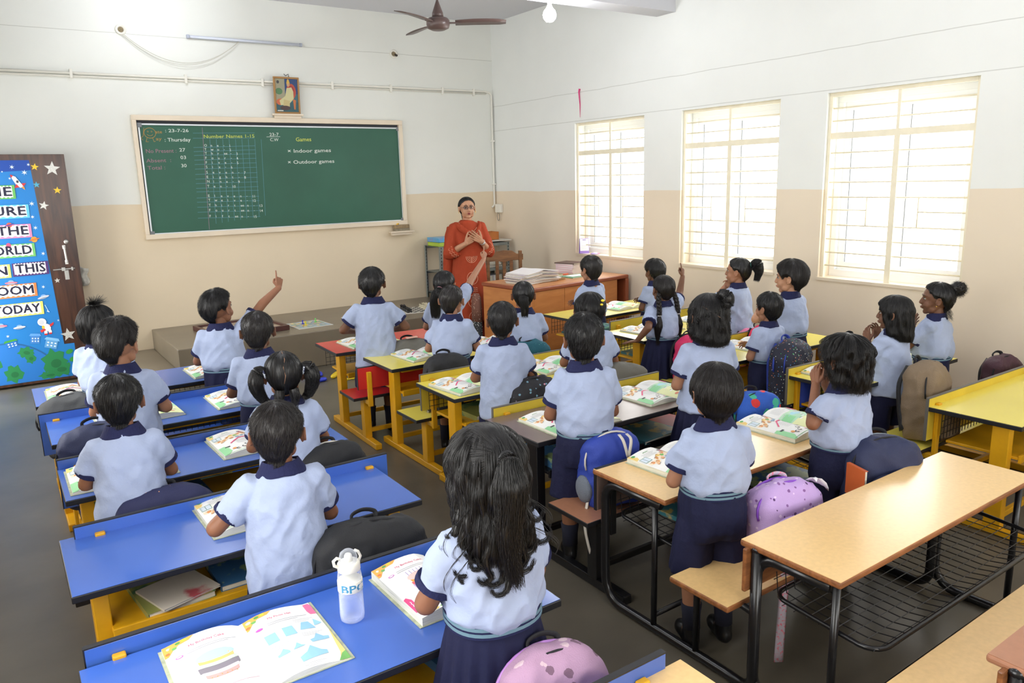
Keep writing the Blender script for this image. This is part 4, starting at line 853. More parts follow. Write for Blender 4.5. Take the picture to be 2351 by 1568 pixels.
for x, y, m, rz, lab, w, h in [(-5.10, -5.05, 0, 0.05, 'blue picture-cover book on the shelf of the third blue desk', 0.3, 0.016), (-5.36, -5.07, 2, -0.1, 'olive book on the shelf at the left of the third blue desk', 0.2, 0.02),
    (-5.28, -5.96, 2, 0.12, 'yellow-green notebook leftmost on the shelf of the nearly bare blue desk', 0.22, 0.022), (-5.04, -5.93, 0, 0.02, 'yellow and blue book in the middle of the shelf of the nearly bare blue desk', 0.19, 0.02),
    (-4.62, -5.93, 1, 0.0, 'teal picture-cover book on the shelf at the right of the nearly bare blue desk', 0.24, 0.02), (-4.64, -6.82, 0, 0.1, 'blue book on the shelf under the nearest blue desk', 0.22, 0.03),
    (-3.30, -4.84, 2, 0.05, 'brown-covered notebook stack top on the shelf by the black flowery bag', 0.24, 0.03), (-3.42, -5.72, 0, 0.0, 'blue picture book in the box shelf at the left of the brown desk', 0.2, 0.05),
    (-2.80, -5.74, 1, 0.1, 'dark teal book on the shelf under the brown desk', 0.3, 0.02), (-2.56, -5.70, 3, 0.2, 'red book on the shelf under the right of the brown desk', 0.2, 0.016),
    (-3.30, -6.60, 1, 0.05, 'teal picture book in the wire basket at the left of the blond wood desk', 0.3, 0.02), (-2.75, -6.58, 0, 0.05, 'blue picture book in the wire basket at the right of the blond wood desk', 0.32, 0.02),
    (-1.45, -4.34, 1, 0.0, 'teal book on the shelf under the braided girl\'s desk', 0.26, 0.02), (-1.47, -6.06, 0, 0.05, 'pale blue book on the shelf under the bobbed girl\'s desk', 0.24, 0.02), (-1.30, -3.36, 1, 0.0, 'grey-blue book on the shelf of the foremost yellow desk', 0.24, 0.015)]:
    closed_book(lab, x, y, SH if y > -6.3 or y < -6.7 else 0.402, rz, SHC[m], w=w, h=h)
closed_book('notebook in lilac film cover, right of the three on the bare blue desk shelf', -4.84, -5.92, SH, -0.05, M_LILAC, w=0.26, h=0.026, name='notebook')
closed_book('pale notebook with a red band lying on the yellow-green one', -5.26, -6.0, SH+0.0225, 0.3, mat('cream_film_cover', (216, 206, 190), 0.3, rgb2=(196, 90, 96), vscale=5, thr=0.62), w=0.2, d=0.2, h=0.008, name='notebook')

# ------------------------------------------------------------------ water bottle
M_WATER = mat('bottle_plastic', (232, 238, 248), 0.08); 
def clear_plastic():
    m = bpy.data.materials.new('clear_plastic'); m.use_nodes = True; N = m.node_tree.nodes; L = m.node_tree.links; p = N['Principled BSDF']
    p.inputs['Base Color'].default_value = (0.86, 0.9, 0.97, 1); p.inputs['Roughness'].default_value = 0.08
    tr = N.new('ShaderNodeBsdfTransparent'); tr.inputs[0].default_value = (0.93, 0.95, 1, 1)
    lw = N.new('ShaderNodeLayerWeight'); lw.inputs[0].default_value = 0.35; mr = N.new('ShaderNodeMapRange'); mr.inputs[3].default_value = 0.06; mr.inputs[4].default_value = 0.6
    mx = N.new('ShaderNodeMixShader'); L.new(lw.outputs['Facing'], mr.inputs[0]); L.new(mr.outputs[0], mx.inputs[0]); L.new(tr.outputs[0], mx.inputs[1]); L.new(p.outputs[0], mx.inputs[2]); L.new(mx.outputs[0], N['Material Output'].inputs[0]); return m
M_CLR = clear_plastic(); M_CREAM = mat('cream_bottle_lid', (240, 236, 222), 0.35)
wb = thing('water_bottle', 'clear plastic water bottle with cream lid and blue-lettered band', 'bottle', (-4.935, -6.79, HT))
obj('bottle_body', MB().lathe([(0.0, 0.001), (0.028, 0.001), (0.033, 0.006), (0.0345, 0.02), (0.034, 0.05), (0.0335, 0.09), (0.0335, 0.135), (0.031, 0.15), (0.028, 0.156)], 28), M_CLR, wb, smooth=True)
obj('water', MB().lathe([(0.0, 0.004), (0.029, 0.004), (0.032, 0.02), (0.0315, 0.075), (0.0, 0.075)], 24), M_CLR, wb, smooth=True)
bd = obj('band', MB().lathe([(0.0338, 0.094), (0.0348, 0.095), (0.0348, 0.124), (0.0338, 0.125)], 32), M_CREAM, wb, smooth=True)
AA = Art(); AA.text('BPC', 0, 0, 0.031, (66, 140, 180), 1, align='c', sx=1.35, offset=0.02)
AA.build('band_lettering', lambda u, v, h: (0.0352*math.sin(u/0.0352-0.12), -0.0352*math.cos(u/0.0352-0.12), 0.0985+v), bd)
obj('lid', MB().lathe([(0.030, 0.152), (0.0315, 0.154), (0.0315, 0.172), (0.029, 0.176), (0.026, 0.178), (0.0, 0.179)], 28), M_CREAM, wb, smooth=True)
obj('spout_cover', MB().lathe([(0.024, 0.178), (0.0255, 0.19), (0.022, 0.203), (0.012, 0.211), (0.0, 0.212)], 22), M_CLR, wb, smooth=True)
obj('spout', MB().lathe([(0.012, 0.178), (0.011, 0.195), (0.008, 0.2), (0.0, 0.2)], 14), M_CREAM, wb, smooth=True)
obj('carry_loop', MB().tube([(-0.03, 0, 0.168), (-0.041, 0, 0.176), (-0.043, 0, 0.19), (-0.033, 0, 0.196), (-0.024, 0, 0.19)], 0.0045, 8).tube([(0.03, 0, 0.17), (0.036, 0, 0.182), (0.03, 0, 0.198), (0.02, 0, 0.205)], 0.004, 8), M_CREAM, wb, smooth=True)

# ------------------------------------------------------------------ teacher's desk, chair, rack and what lies on them
M_TD = wood_mat('orange_teak_laminate', (196, 128, 70), (178, 110, 56), 0.35, 1.6, (2, 2, 9), coat=0.15)
M_TDT = wood_mat('orange_teak_top', (206, 140, 84), (192, 124, 70), 0.28, 1.6, (2, 10, 2), coat=0.3)
M_TDE = mat('reddish_lipping', (140, 72, 44), 0.35)
TDZ = 0.78
td = thing('teacher_desk', 'large orange-brown wooden desk in the front right corner', 'desk', (-1.425, -2.80, 0), 0.12)
tp = obj('desk_top', MB().box(0.02, 1.37, 0.02, 0.77, TDZ-0.004, TDZ), M_TDT, td); obj('lipping', MB().box(0, 1.39, 0, 0.79, TDZ-0.04, TDZ-0.002), M_TDE, tp, bevel=0.01, seg=3)
obj('side_panel', MB().box(0.0, 0.025, 0.02, 0.76, 0, TDZ-0.04), M_TD, td, bevel=0.002); obj('side_panel', MB().box(1.34, 1.39, 0.0, 0.76, 0, TDZ-0.04), M_TDE, td, bevel=0.004)
for a, b in ((0.025, 0.44), (0.443, 0.98), (0.983, 1.21)): obj('front_panel', MB().box(a, b, 0.02, 0.04, 0.06, TDZ-0.04), M_TD, td, bevel=0.002)
obj('side_panel', MB().box(1.21, 1.225, 0.02, 0.74, 0.02, TDZ-0.04), M_TD, td, bevel=0.002); obj('back_panel', MB().box(1.225, 1.34, 0.3, 0.315, 0.3, TDZ-0.04), M_TD, td)
AA = Art(); AA.text('SPSSTHL', 0, 0, 0.035, (70, 44, 30), 1)
AA.build('painted_lettering', lambda u, v, h: (0.62+u, 0.0195-h, 0.62+v), td)
TM = td.matrix_basis if False else Matrix.Translation((-1.425, -2.80, 0)) @ Matrix.Rotation(0.12, 4, 'Z')
def on_td(x, y, z=TDZ): v = TM @ Vector((x, y, z)); return (v.x, v.y, v.z)
covs = [mat('notebook_white', (228, 224, 226), 0.3), mat('notebook_pinkish', (214, 190, 200), 0.3), mat('notebook_lilac', (196, 180, 200), 0.3), mat('notebook_blue', (60, 84, 140), 0.35)]
def bent_notebook(i, x, y, z, rz, w, d, h, m, lab, grp, bend=0.02):
    t = thing('notebook', lab, 'book', on_td(x, y, z), rz+0.12, grp)
    mb = MB(); n = 8; vs = []; fs = []
    for yy in (-d/2, d/2):
        for k in range(n+1):
            u = -1+2*k/n; zz = bend*(1-abs(u))**1.3; vs += [(u*w/2, yy, zz), (u*w/2, yy, zz+h)]
    q = 2*(n+1)
    for k in range(n):
        a = 2*k; fs += [(a+1, a+3, q+a+3, q+a+1), (a, q+a, q+a+2, a+2), (a, a+2, a+3, a+1), (q+a, q+a+1, q+a+3, q+a+2)]
    fs += [(0, 1, q+1, q), (2*n, q+2*n, q+2*n+1, 2*n+1)]
    mb.add(vs, fs); obj('pages', mb, M_PEDGE, t)
    mb = MB(); vs = []; fs = []
    for yy in (-d/2-0.003, d/2+0.003):
        for k in range(n+1): u = -1+2*k/n; vs.append((u*(w/2+0.003), yy, bend*(1-abs(u))**1.3+h+0.0008))
    for k in range(n): fs.append((k, k+1, n+1+k+1, n+1+k))
    mb.add(vs, fs); c = obj('cover', mb, m, t); s = c.modifiers.new('Solidify', 'SOLIDIFY'); s.thickness = 0.001
    return t
z = TDZ+0.001
for i in range(13):
    lab = 'open notebook topmost of the big heap on the teacher desk' if i == 12 else 'open notebook in the big heap on the teacher desk'
    bent_notebook(i, 0.34+RND.uniform(-0.02, 0.02), 0.38+RND.uniform(-0.015, 0.015), z, RND.uniform(-0.12, 0.12), 0.46, 0.30, 0.006, covs[i % 3], lab, None if i == 12 else 'open notebooks in the big heap', bend=0.004+0.0022*i); z += 0.0078
for i in range(9):
    closed_book('closed notebook in the stack by the window end of the desk', *on_td(1.13, 0.62, TDZ+0.001+0.0115*i), 0.19+RND.uniform(-0.08, 0.08), covs[i % 2], w=0.2, d=0.25, h=0.011, group='closed notebooks in the stack by the wall', name='notebook')
closed_book('dark brown register on top of the closed stack', *on_td(1.13, 0.62, TDZ+0.001+0.0115*9), 0.25, mat('dark_brown_cover', (70, 44, 40), 0.4), w=0.22, d=0.27, h=0.010, name='register')
closed_book('green notebook with a white label on the teacher desk', *on_td(0.92, 0.32), 0.1, mat('green_cover', (110, 168, 140), 0.35), w=0.3, d=0.2, h=0.01, name='notebook')
tag(obj('paper_sheet', MB().box(-0.09, 0.09, -0.06, 0.06, 0, 0.001), M_PAPER), 'white label sheet lying on the green notebook', 'paper').location = on_td(0.92, 0.33, TDZ+0.0105)
closed_book('green and red picture notebook at the middle back of the teacher desk', *on_td(0.74, 0.56), 0.3, SHC[2], w=0.26, d=0.2, h=0.016, name='notebook')
closed_book('thin white notebook between the heap and the green one', *on_td(0.66, 0.46), 0.4, covs[0], w=0.2, d=0.2, h=0.006, name='notebook')
tag(obj('duster', MB().box(-0.05, 0.05, -0.02, 0.02, 0, 0.022), mat('duster_wood', (150, 120, 80), 0.7), bevel=0.004), 'small wooden duster right of the notebook heap', 'duster').location = on_td(0.62, 0.26)
tag(obj('pen', MB().tube([(-0.06, 0, 0.006), (0.06, 0.015, 0.006)], 0.0055, 8), mat('orange_pen', (232, 96, 40), 0.3)), 'orange pen lying near the closed stack', 'pen').location = on_td(0.94, 0.52)
# wooden chair
M_CH = wood_mat('brown_chair_wood', (142, 98, 60), (112, 74, 44), 0.45, 2.5, (3, 3, 12))
ch = thing('wooden_chair', 'brown wooden chair with curved top rail behind the teacher desk', 'chair', (-0.66, -1.28, 0), 2.9)
obj('seat', MB().box(-0.22, 0.22, -0.2, 0.22, 0.43, 0.46), M_CH, ch, bevel=0.006)
for sx in (-0.205, 0.205):
    obj('leg', MB().box(sx-0.018, sx+0.018, 0.17, 0.206, 0, 0.43), M_CH, ch, bevel=0.003)
    obj('leg', MB().box(sx-0.018, sx+0.018, -0.22, -0.184, 0, 0.97), M_CH, ch, bevel=0.003)
m = MB(); pts = [(-0.24, 0.86), (-0.1, 0.86), (0, 0.845), (0.1, 0.86), (0.24, 0.86), (0.24, 0.93), (0.16, 0.935), (0.1, 0.975), (0, 0.985), (-0.1, 0.975), (-0.16, 0.935), (-0.24, 0.93)]
m.prism(pts, -0.215, -0.19, M=Matrix(((1, 0, 0), (0, 0, 1), (0, 1, 0)))); obj('top_rail', m, M_CH, ch, bevel=0.003)
for x in (-0.09, 0.0, 0.09): obj('back_slat', MB().box(x-0.02, x+0.02, -0.208, -0.196, 0.5, 0.86), M_CH, ch, bevel=0.002)
obj('lower_rail', MB().box(-0.2, 0.2, -0.212, -0.192, 0.47, 0.51), M_CH, ch, bevel=0.002)
# slotted steel rack on the platform
M_RK = mat('grey_slotted_angle', (128, 136, 134), 0.4, metal=0.2, var=0.1, vscale=30)
rk = thing('steel_rack', 'grey slotted-angle rack against the front wall behind the teacher', 'rack', (-1.12, -0.44, 0.362))
RW, RD, RH = 1.02, 0.40, 0.66
for x in (0, RW):
    for y in (0, RD):
        l = MB(); sx = 1 if x == 0 else -1; l.box(min(x, x+sx*0.035), max(x, x+sx*0.035), y-0.001, y+0.001, 0, RH).box(x-0.001, x+0.001, min(y, y+(0.03 if y == 0 else -0.03)), max(y, y+(0.03 if y == 0 else -0.03)), 0, RH)
        p = obj('upright', l, M_RK, rk)
        sl = MB()
        for k in range(16): sl.box(x+sx*0.012, x+sx*0.022, y-0.0025, y-0.0011, 0.03+0.04*k, 0.05+0.04*k) if sx > 0 else sl.box(x-0.022, x-0.012, y-0.0025, y-0.0011, 0.03+0.04*k, 0.05+0.04*k)
        obj('slot_row', sl, M_BLACK, p, kind='stuff')
for z in (0.08, 0.34, 0.655): obj('shelf', MB().box(0, RW, 0, RD, z-0.002, z).box(0, RW, -0.002, 0, z-0.035, z).box(0, RW, RD, RD+0.002, z-0.035, z), M_RK, rk)
RX, RY, RZ_ = -1.12, -0.44, 0.362
def carton(name, lab, x, y, z, w, d, h, m, rz=0, cat='box', open_=False, mats2=None):
    t = thing(name, lab, cat, (x, y, z), rz); q = 0.003
    c = MB().box(-w/2, w/2, -d/2, d/2, 0, q).box(-w/2, w/2, -d/2, -d/2+q, 0, h).box(-w/2, w/2, d/2-q, d/2, 0, h).box(-w/2, -w/2+q, -d/2, d/2, 0, h).box(w/2-q, w/2, -d/2, d/2, 0, h)
    obj('box_body', c, m, t)
    if not open_: obj('lid', MB().box(-w/2-0.002, w/2+0.002, -d/2-0.002, d/2+0.002, h, h+0.004).box(-w/2-0.002, w/2+0.002, -d/2-0.003, -d/2-0.0015, h-0.03, h), mats2 or m, t)
    return t
carton('game_box', 'yellow-green flat game box under the blue one at the rack\'s left end', -0.95, -0.25, RZ_+0.656, 0.30, 0.30, 0.045, mat('lime_card', (172, 200, 70), 0.4, var=0.1))
carton('game_box', 'sky-blue flat game box on the green one at the rack\'s left end', -0.95, -0.25, RZ_+0.706, 0.31, 0.30, 0.05, mat('sky_card', (90, 170, 216), 0.4, rgb2=(120, 150, 200), vscale=12))
obj_ = tag(obj('white_board', MB().box(-0.5, 0.02, -0.17, 0.2, 0, 0.012), mat('white_sheet_board', (216, 214, 206), 0.5)), 'white flat board lying across the top of the rack', 'board'); obj_.location = (-0.06, -0.24, RZ_+0.672)
carton('brown_carton', 'open orange-brown carton on top of the rack', -0.29, -0.22, RZ_+0.685, 0.24, 0.18, 0.10, mat('kraft_card', (190, 116, 56), 0.6, var=0.08), open_=True)
carton('snack_box', 'small yellow and black printed box left of the carton', -0.46, -0.24, RZ_+0.685, 0.08, 0.16, 0.11, pattern_mat('yellow_print', (220, 200, 90), [(40, 60, 40), (240, 240, 200), (40, 40, 30)], 18, 0.4), open_=False)
carton('storage_box', 'blue lidded storage box low on the rack', -0.86, -0.25, RZ_+0.081, 0.26, 0.3, 0.2, mat('blue_plastic', (30, 78, 150), 0.35, var=0.1))
for i in range(5): closed_book('papers and files loosely piled on the rack\'s middle shelf', -0.35-0.02*(i % 2), -0.26, RZ_+0.341+0.019*i, RND.uniform(-0.25, 0.25), [covs[0], covs[2], mat('dark_file', (40, 44, 60), 0.4)][i % 3], w=0.34, d=0.26, h=0.018, group='files on the middle shelf of the rack', name='file')
for i in range(3): closed_book('blue and white packets on the rack\'s bottom shelf', -0.55+0.14*i, -0.28, RZ_+0.081, 0.1*i, [SHC[0], covs[3], covs[0]][i], w=0.13, d=0.24, h=0.16, group='packets on the bottom shelf of the rack', name='packet')
# patterned cloth draped between teacher and desk
pc = thing('patterned_bag', 'tall patterned cloth bag leaning on the left side of the teacher desk', 'bag', (-1.49, -1.86, 0), 0.12)
mb = MB().lathe([(0.0, 0), (0.9, 0), (1.0, 0.05), (0.96, 0.34), (0.0, 0.345)], 20, sx=0.035, sy=0.08)
obj('bag_bottom', mb, pattern_mat('black_white_print', (40, 42, 44), [(210, 210, 206)], 55, 0.3), pc, smooth=True)
mb = MB().lathe([(0.0, 0.345), (0.97, 0.345), (0.96, 0.5), (0.85, 0.6), (0.5, 0.64), (0.0, 0.645)], 20, sx=0.035, sy=0.08)
obj('bag_top', mb, pattern_mat('maroon_print', (116, 76, 62), [(196, 176, 160), (150, 110, 90)], 45, 0.28), pc, smooth=True)
# desk calendar on the first window sill
cal = thing('desk_calendar', 'purple tent calendar standing on the first window sill', 'calendar', (0.03, -1.80, ZB+0.005), -0.5)
obj('stand', MB().add([(-0.055, -0.02, 0), (-0.055, 0.045, 0), (-0.055, 0.01, 0.17), (0.055, -0.02, 0), (0.055, 0.045, 0), (0.055, 0.01, 0.17)], [(0, 3, 5, 2), (1, 2, 5, 4), (0, 1, 4, 3)]), mat('purple_card', (150, 120, 196), 0.5), cal)
obj('sheet', MB().add([(-0.05, -0.0165, 0.03), (0.05, -0.0165, 0.03), (0.05, 0.004, 0.165), (-0.05, 0.004, 0.165)], [(0, 1, 2, 3)]), M_PAPER, cal)
AA = Art()
for i in range(6): AA.line([(0.008, 0.02+0.018*i), (0.092, 0.02+0.018*i)], 0.0015, (150, 150, 170), 1)
AA.line([(0.03, 0.125), (0.07, 0.125)], 0.008, (120, 90, 170), 1)
AA.build('print', lambda u, v, h: (-0.05+u, -0.0172+v*0.152, 0.03+v*0.988), cal)
cp = tag(obj('crumpled_wrapper', MB().lathe([(0.0, 0), (0.05, 0.004), (0.045, 0.012), (0.02, 0.02), (0.0, 0.018)], 9, sx=1.3), mat('lilac_wrapper', (170, 150, 206), 0.4, rgb2=(226, 120, 140), vscale=20)), 'lilac wrapper on the sill beside the calendar', 'wrapper'); cp.location = (0.04, -1.98, ZB+0.004)

# ------------------------------------------------------------------ board games on the platform, toys on the floor
PZ = 0.3625
M_CARD = mat('white_game_card', (224, 222, 214), 0.45)
def game_board(lab, x, y, rz, w, d, cells):
    t = thing('board_game', lab, 'board game', (x, y, PZ), rz)
    obj('board', MB().box(-w/2, w/2, -d/2, d/2, 0, 0.004), M_CARD, t)
    A = Art(); cs = [(176, 190, 196), (230, 214, 150), (206, 176, 150), (166, 190, 206), (214, 206, 196), (150, 176, 160)]
    for i in range(10):
        for j in range(10): A.rect(-0.46+0.092*i, -0.46+0.092*j, -0.46+0.092*(i+0.96), -0.46+0.092*(j+0.96), cs[(i*3+j*5+(i*j) % 4) % 6], 1)
    A.line([(-0.3, -0.3), (-0.1, 0.1), (-0.2, 0.3)], 0.03, (200, 160, 70), 2).line([(0.3, -0.2), (0.1, 0.1), (0.3, 0.35)], 0.03, (120, 140, 190), 2)
    A.build('print', lambda u, v, h: (u*w, v*d, 0.004+h*0.6), t); return t
game_board('snakes and ladders board lying on the platform with three pawns', -2.98, -0.90, 0.06, 0.37, 0.40, 10)
game_board('second board game on the platform, half hidden by the boy at the red desk', -2.38, -0.92, -0.05, 0.37, 0.36, 10)
for x, y, c, lab in ((-3.03, -0.86, (40, 50, 190), 'blue pawn on the snakes and ladders board'), (-3.03, -0.95, (226, 210, 40), 'yellow pawn on the snakes and ladders board'), (-2.88, -0.83, (120, 210, 110), 'green pawn on the snakes and ladders board')):
    tag(obj('pawn', MB().lathe([(0.0, 0), (0.013, 0), (0.012, 0.005), (0.005, 0.018), (0.005, 0.026), (0.009, 0.033), (0.006, 0.041), (0.0, 0.043)], 14), mat('pawn_%d' % c[0], c, 0.3), smooth=True), lab, 'game piece').location = (x, y, PZ+0.006)
cr_ = thing('carrom_board', 'square wooden carrom board with dark frame on the platform, left end', 'board game', (-3.63, -0.72, PZ), 0.10)
s = 0.33
obj('playing_surface', MB().box(-s, s, -s, s, 0.01, 0.03), mat('pale_ply', (196, 178, 156), 0.3, var=0.05), cr_)
fm = MB(); fm.box(-s-0.035, s+0.035, -s-0.035, -s, 0, 0.05).box(-s-0.035, s+0.035, s, s+0.035, 0, 0.05).box(-s-0.035, -s, -s, s, 0, 0.05).box(s, s+0.035, -s, s, 0, 0.05)
obj('rim', fm, mat('dark_maroon_wood', (74, 40, 36), 0.4, var=0.2, vscale=8), cr_, bevel=0.004)
for x in (-1, 1):
    for y in (-1, 1): obj('pocket', MB().lathe([(0.0, 0.0301), (0.022, 0.0301), (0.022, 0.031), (0.0, 0.031)], 14), M_BLACK, cr_).location = (x*(s-0.028), y*(s-0.028), 0)
AA = Art()
for r in (0.1, 0.095): pass
AA.arc(0, 0, 0.08, 0.08, 0, 360, 0.004, (150, 60, 50), 1, n=24)
for sg in (-1, 1): AA.line([(-0.2, sg*0.22), (0.2, sg*0.22)], 0.004, (60, 40, 40), 1).line([(-0.2, sg*0.25), (0.2, sg*0.25)], 0.004, (60, 40, 40), 1)
AA.build('print', lambda u, v, h: (u, v, 0.0303+h), cr_)
for i, (x, y) in enumerate(((-3.42, -0.78), (-3.48, -0.70))): tag(obj('carrom_piece', MB().lathe([(0.0, 0), (0.015, 0), (0.016, 0.004), (0.015, 0.008), (0.0, 0.008)], 16), M_BLACK), 'black carrom disc near the board\'s right side' if i == 0 else 'second black carrom disc, further from the camera', 'game piece').location = (x, y, PZ+0.0305)
cs = thing('chess_board', 'black and white chess board on the platform behind the girls', 'board game', (-1.70, -0.86, PZ), -0.2)
obj('board', MB().box(-0.165, 0.165, -0.2, 0.2, 0, 0.006), M_CARD, cs)
AA = Art()
for i in range(8):
    for j in range(8):
        if (i+j) % 2 == 0: AA.rect(-0.15+0.0375*i, -0.185+0.046*j, -0.15+0.0375*(i+1), -0.185+0.046*(j+1), (30, 30, 32), 1)
AA.build('squares', lambda u, v, h: (u, v, 0.0062+h), cs)
M_CB, M_CW = mat('black_chess', (20, 20, 22), 0.3), mat('ivory_chess', (216, 208, 180), 0.35)
CM = Matrix.Translation((-1.70, -0.86, PZ+0.0068)) @ Matrix.Rotation(-0.2, 4, 'Z')
prof = {'pawn': [(0.0, 0), (0.012, 0), (0.011, 0.005), (0.005, 0.014), (0.004, 0.024), (0.008, 0.03), (0.006, 0.037), (0.0, 0.039)], 'rook': [(0.0, 0), (0.014, 0), (0.012, 0.006), (0.008, 0.012), (0.007, 0.034), (0.011, 0.037), (0.011, 0.046), (0.0, 0.046)],
        'bishop': [(0.0, 0), (0.014, 0), (0.012, 0.006), (0.006, 0.016), (0.005, 0.036), (0.009, 0.044), (0.005, 0.056), (0.0, 0.06)], 'king': [(0.0, 0), (0.015, 0), (0.013, 0.007), (0.007, 0.018), (0.006, 0.046), (0.011, 0.056), (0.009, 0.062), (0.003, 0.066), (0.003, 0.074), (0.0, 0.075)]}
_cm = {}
for side, xx, pmx, m in ((0, -0.131, -0.094, M_CB), (1, 0.131, 0.094, M_CW)):
    for j in range(8):
        k = ['rook', 'bishop', 'bishop', 'king', 'king', 'bishop', 'bishop', 'rook'][j]
        for kk, x in ((k, xx), ('pawn', pmx)):
            key = (kk, side)
            if key not in _cm: _cm[key] = MB().lathe(prof[kk], 12).mesh('chess_piece', m, True)
            o = bpy.data.objects.new('chess_piece', _cm[key]); COL.objects.link(o); o.location = CM @ Vector((x, -0.161+0.046*j, 0))
            nm = 'black' if side == 0 else 'ivory'
            tag(o, '%s chess %s standing in its line on the chess board' % (nm, kk if kk == 'pawn' else 'back-row piece'), 'chess piece', '%s chess %ss' % (nm, 'pawn' if kk == 'pawn' else 'back-row piece'))
def toy_link(lab, c, x, y, rz, L=0.17, W=0.09, z=0.0, tiltx=0.0, kind=0):
    pts = []
    for k in range(20): a = 2*PI*k/20; pts.append(((L/2-0.025)*math.copysign(abs(math.cos(a))**0.6, math.cos(a)), (W/2-0.02)*math.copysign(abs(math.sin(a))**0.6, math.sin(a)), 0.018))
    o = obj('toy_part', MB().tube(pts, 0.018, 8, closed=True), mat('toy_plastic_%d_%d' % (c[0], c[2]), c, 0.3), smooth=True); o.location = (x, y, z); o.rotation_euler = (tiltx, 0, rz)
    return tag(o, lab, 'toy')
toy_link('red plastic toy block, topmost of the heap on the floor', (214, 44, 40), -3.30, -1.62, 0.5, z=0.075)
toy_link('green plastic toy block under the red one', (36, 160, 130), -3.31, -1.64, 0.4, z=0.037)
toy_link('blue plastic toy block at the bottom of the heap', (44, 60, 190), -3.30, -1.66, 0.5, z=0.0)
toy_link('blue plastic toy block propped at the right of the heap', (50, 66, 200), -3.20, -1.70, 1.3, z=0.0, L=0.14)
toy_link('separate blue toy block nearest the desks', (40, 62, 200), -3.27, -1.93, 0.2, L=0.16, W=0.06)
toy_link('yellow elongated toy block on the floor', (232, 200, 40), -3.08, -1.83, 0.9, L=0.2, W=0.06)
for k in range(5):
    o = obj('toy_link', MB().tube([(-0.02, 0, 0.012), (0.02, 0, 0.012)], 0.008, 8).ball((0.03, 0, 0.013), 0.013, 10).ball((-0.03, 0, 0.013), 0.013, 10), mat('toy_yellow' if k < 4 else 'toy_green', (234, 206, 40) if k < 4 else (30, 140, 90), 0.3), smooth=True); o.location = (-3.02+0.06*k, -2.05+0.02*math.sin(k*2), 0); o.rotation_euler = (0, 0, 0.4*math.sin(k))
    tag(o, 'yellow toy connector in the row by the red desk leg' if k < 4 else 'green toy connector ending the yellow row', 'toy', 'yellow toy connectors' if k < 4 else None)
# ------------------------------------------------------------------ people: voxel-merged bodies, clothes, hair
TMP = bpy.data.scenes.new('tmp')
def remesh(mb, voxel, smooth=4, factor=0.5):
    me = bpy.data.meshes.new('t'); me.from_pydata(mb.v, [], mb.f); o = bpy.data.objects.new('t', me); TMP.collection.objects.link(o)
    r = o.modifiers.new('r', 'REMESH'); r.mode = 'VOXEL'; r.voxel_size = voxel
    if smooth: s = o.modifiers.new('s', 'SMOOTH'); s.iterations = smooth; s.factor = factor
    with bpy.context.temp_override(scene=TMP, view_layer=TMP.view_layers[0]): dg = bpy.context.evaluated_depsgraph_get()
    e = bpy.data.meshes.new_from_object(o.evaluated_get(dg))
    V = np.empty(len(e.vertices)*3, 'f'); e.vertices.foreach_get('co', V); V = V.reshape(-1, 3).astype(float)
    F = np.empty(len(e.loops), 'i'); e.loops.foreach_get('vertex_index', F); F = F.reshape(-1, 4)
    bpy.data.objects.remove(o); bpy.data.meshes.remove(me); bpy.data.meshes.remove(e)
    return V, F
def np_mesh(name, parts, mats):
    """parts = list of (V, F, material index); quads only"""
    V = np.concatenate([p[0] for p in parts]); off = 0; FF = []; MI = []
    for v, f, mi in parts: FF.append(f+off); MI += [mi]*len(f); off += len(v)
    F = np.concatenate(FF); me = bpy.data.meshes.new(name); me.vertices.add(len(V)); me.vertices.foreach_set('co', V.astype('f').ravel())
    me.loops.add(F.size); me.loops.foreach_set('vertex_index', F.astype('i').ravel()); me.polygons.add(len(F))
    me.polygons.foreach_set('loop_start', np.arange(0, F.size, 4, dtype='i')); me.polygons.foreach_set('use_smooth', [True]*len(F))
    for m in mats: me.materials.append(m)
    if len(mats) > 1: me.polygons.foreach_set('material_index', MI)
    me.update(calc_edges=True); me.validate(); return me
def vnormals(V, F):
    a = V[F[:, 2]]-V[F[:, 0]]; b = V[F[:, 3]]-V[F[:, 1]]; n = np.cross(a, b); N = np.zeros_like(V)
    for i in range(4): np.add.at(N, F[:, i], n)
    return N/(np.linalg.norm(N, axis=1, keepdims=True)+1e-12)
def folds(V, F, amp, seed, fx=9.0, fz=5.0, shear=0.6):
    """cloth folds: ridged noise stretched down the garment, pushed along the normals"""
    N = vnormals(V, F); d = np.empty(len(V)); o = seed*13.7
    for i, (x, y, z) in enumerate(V):
        a = noise.noise(Vector((x*fx+z*fx*shear+o, y*fx, z*fz-o))); b = noise.noise(Vector((x*fx*1.9-z*fx*shear*1.3, y*fx*1.9+o, z*fz*2.1)))
        d[i] = (0.55-abs(a)*1.9)+(0.28-abs(b)*0.9)
    return V+N*(d*amp)[:, None]
M_SHIRT = mat('pale_blue_cotton', (160, 172, 200), 0.85, var=0.04, vscale=12, bump=0.7, bscale=20, spec=0.2, sheen=0.1)
M_NAVY = mat('navy_cloth', (31, 33, 60), 0.85, var=0.06, vscale=14, bump=0.25, bscale=60, spec=0.2)
M_TRIMN = mat('navy_knit_trim', (35, 38, 72), 0.85, bump=0.3, bscale=120, spec=0.2)
M_STRIPE = mat('belt_stripe', (98, 128, 142), 0.7)
M_SOCK = mat('navy_sock', (24, 26, 44), 0.9)
M_SHOE = mat('black_shoe', (18, 18, 20), 0.35)
M_HAIR = mat('black_hair', (15, 13, 13), 0.38, spec=0.5)
M_HAIRB = mat('brown_black_hair', (26, 21, 19), 0.42, spec=0.5)
M_SCALP = mat('scalp_parting', (150, 112, 88), 0.7)
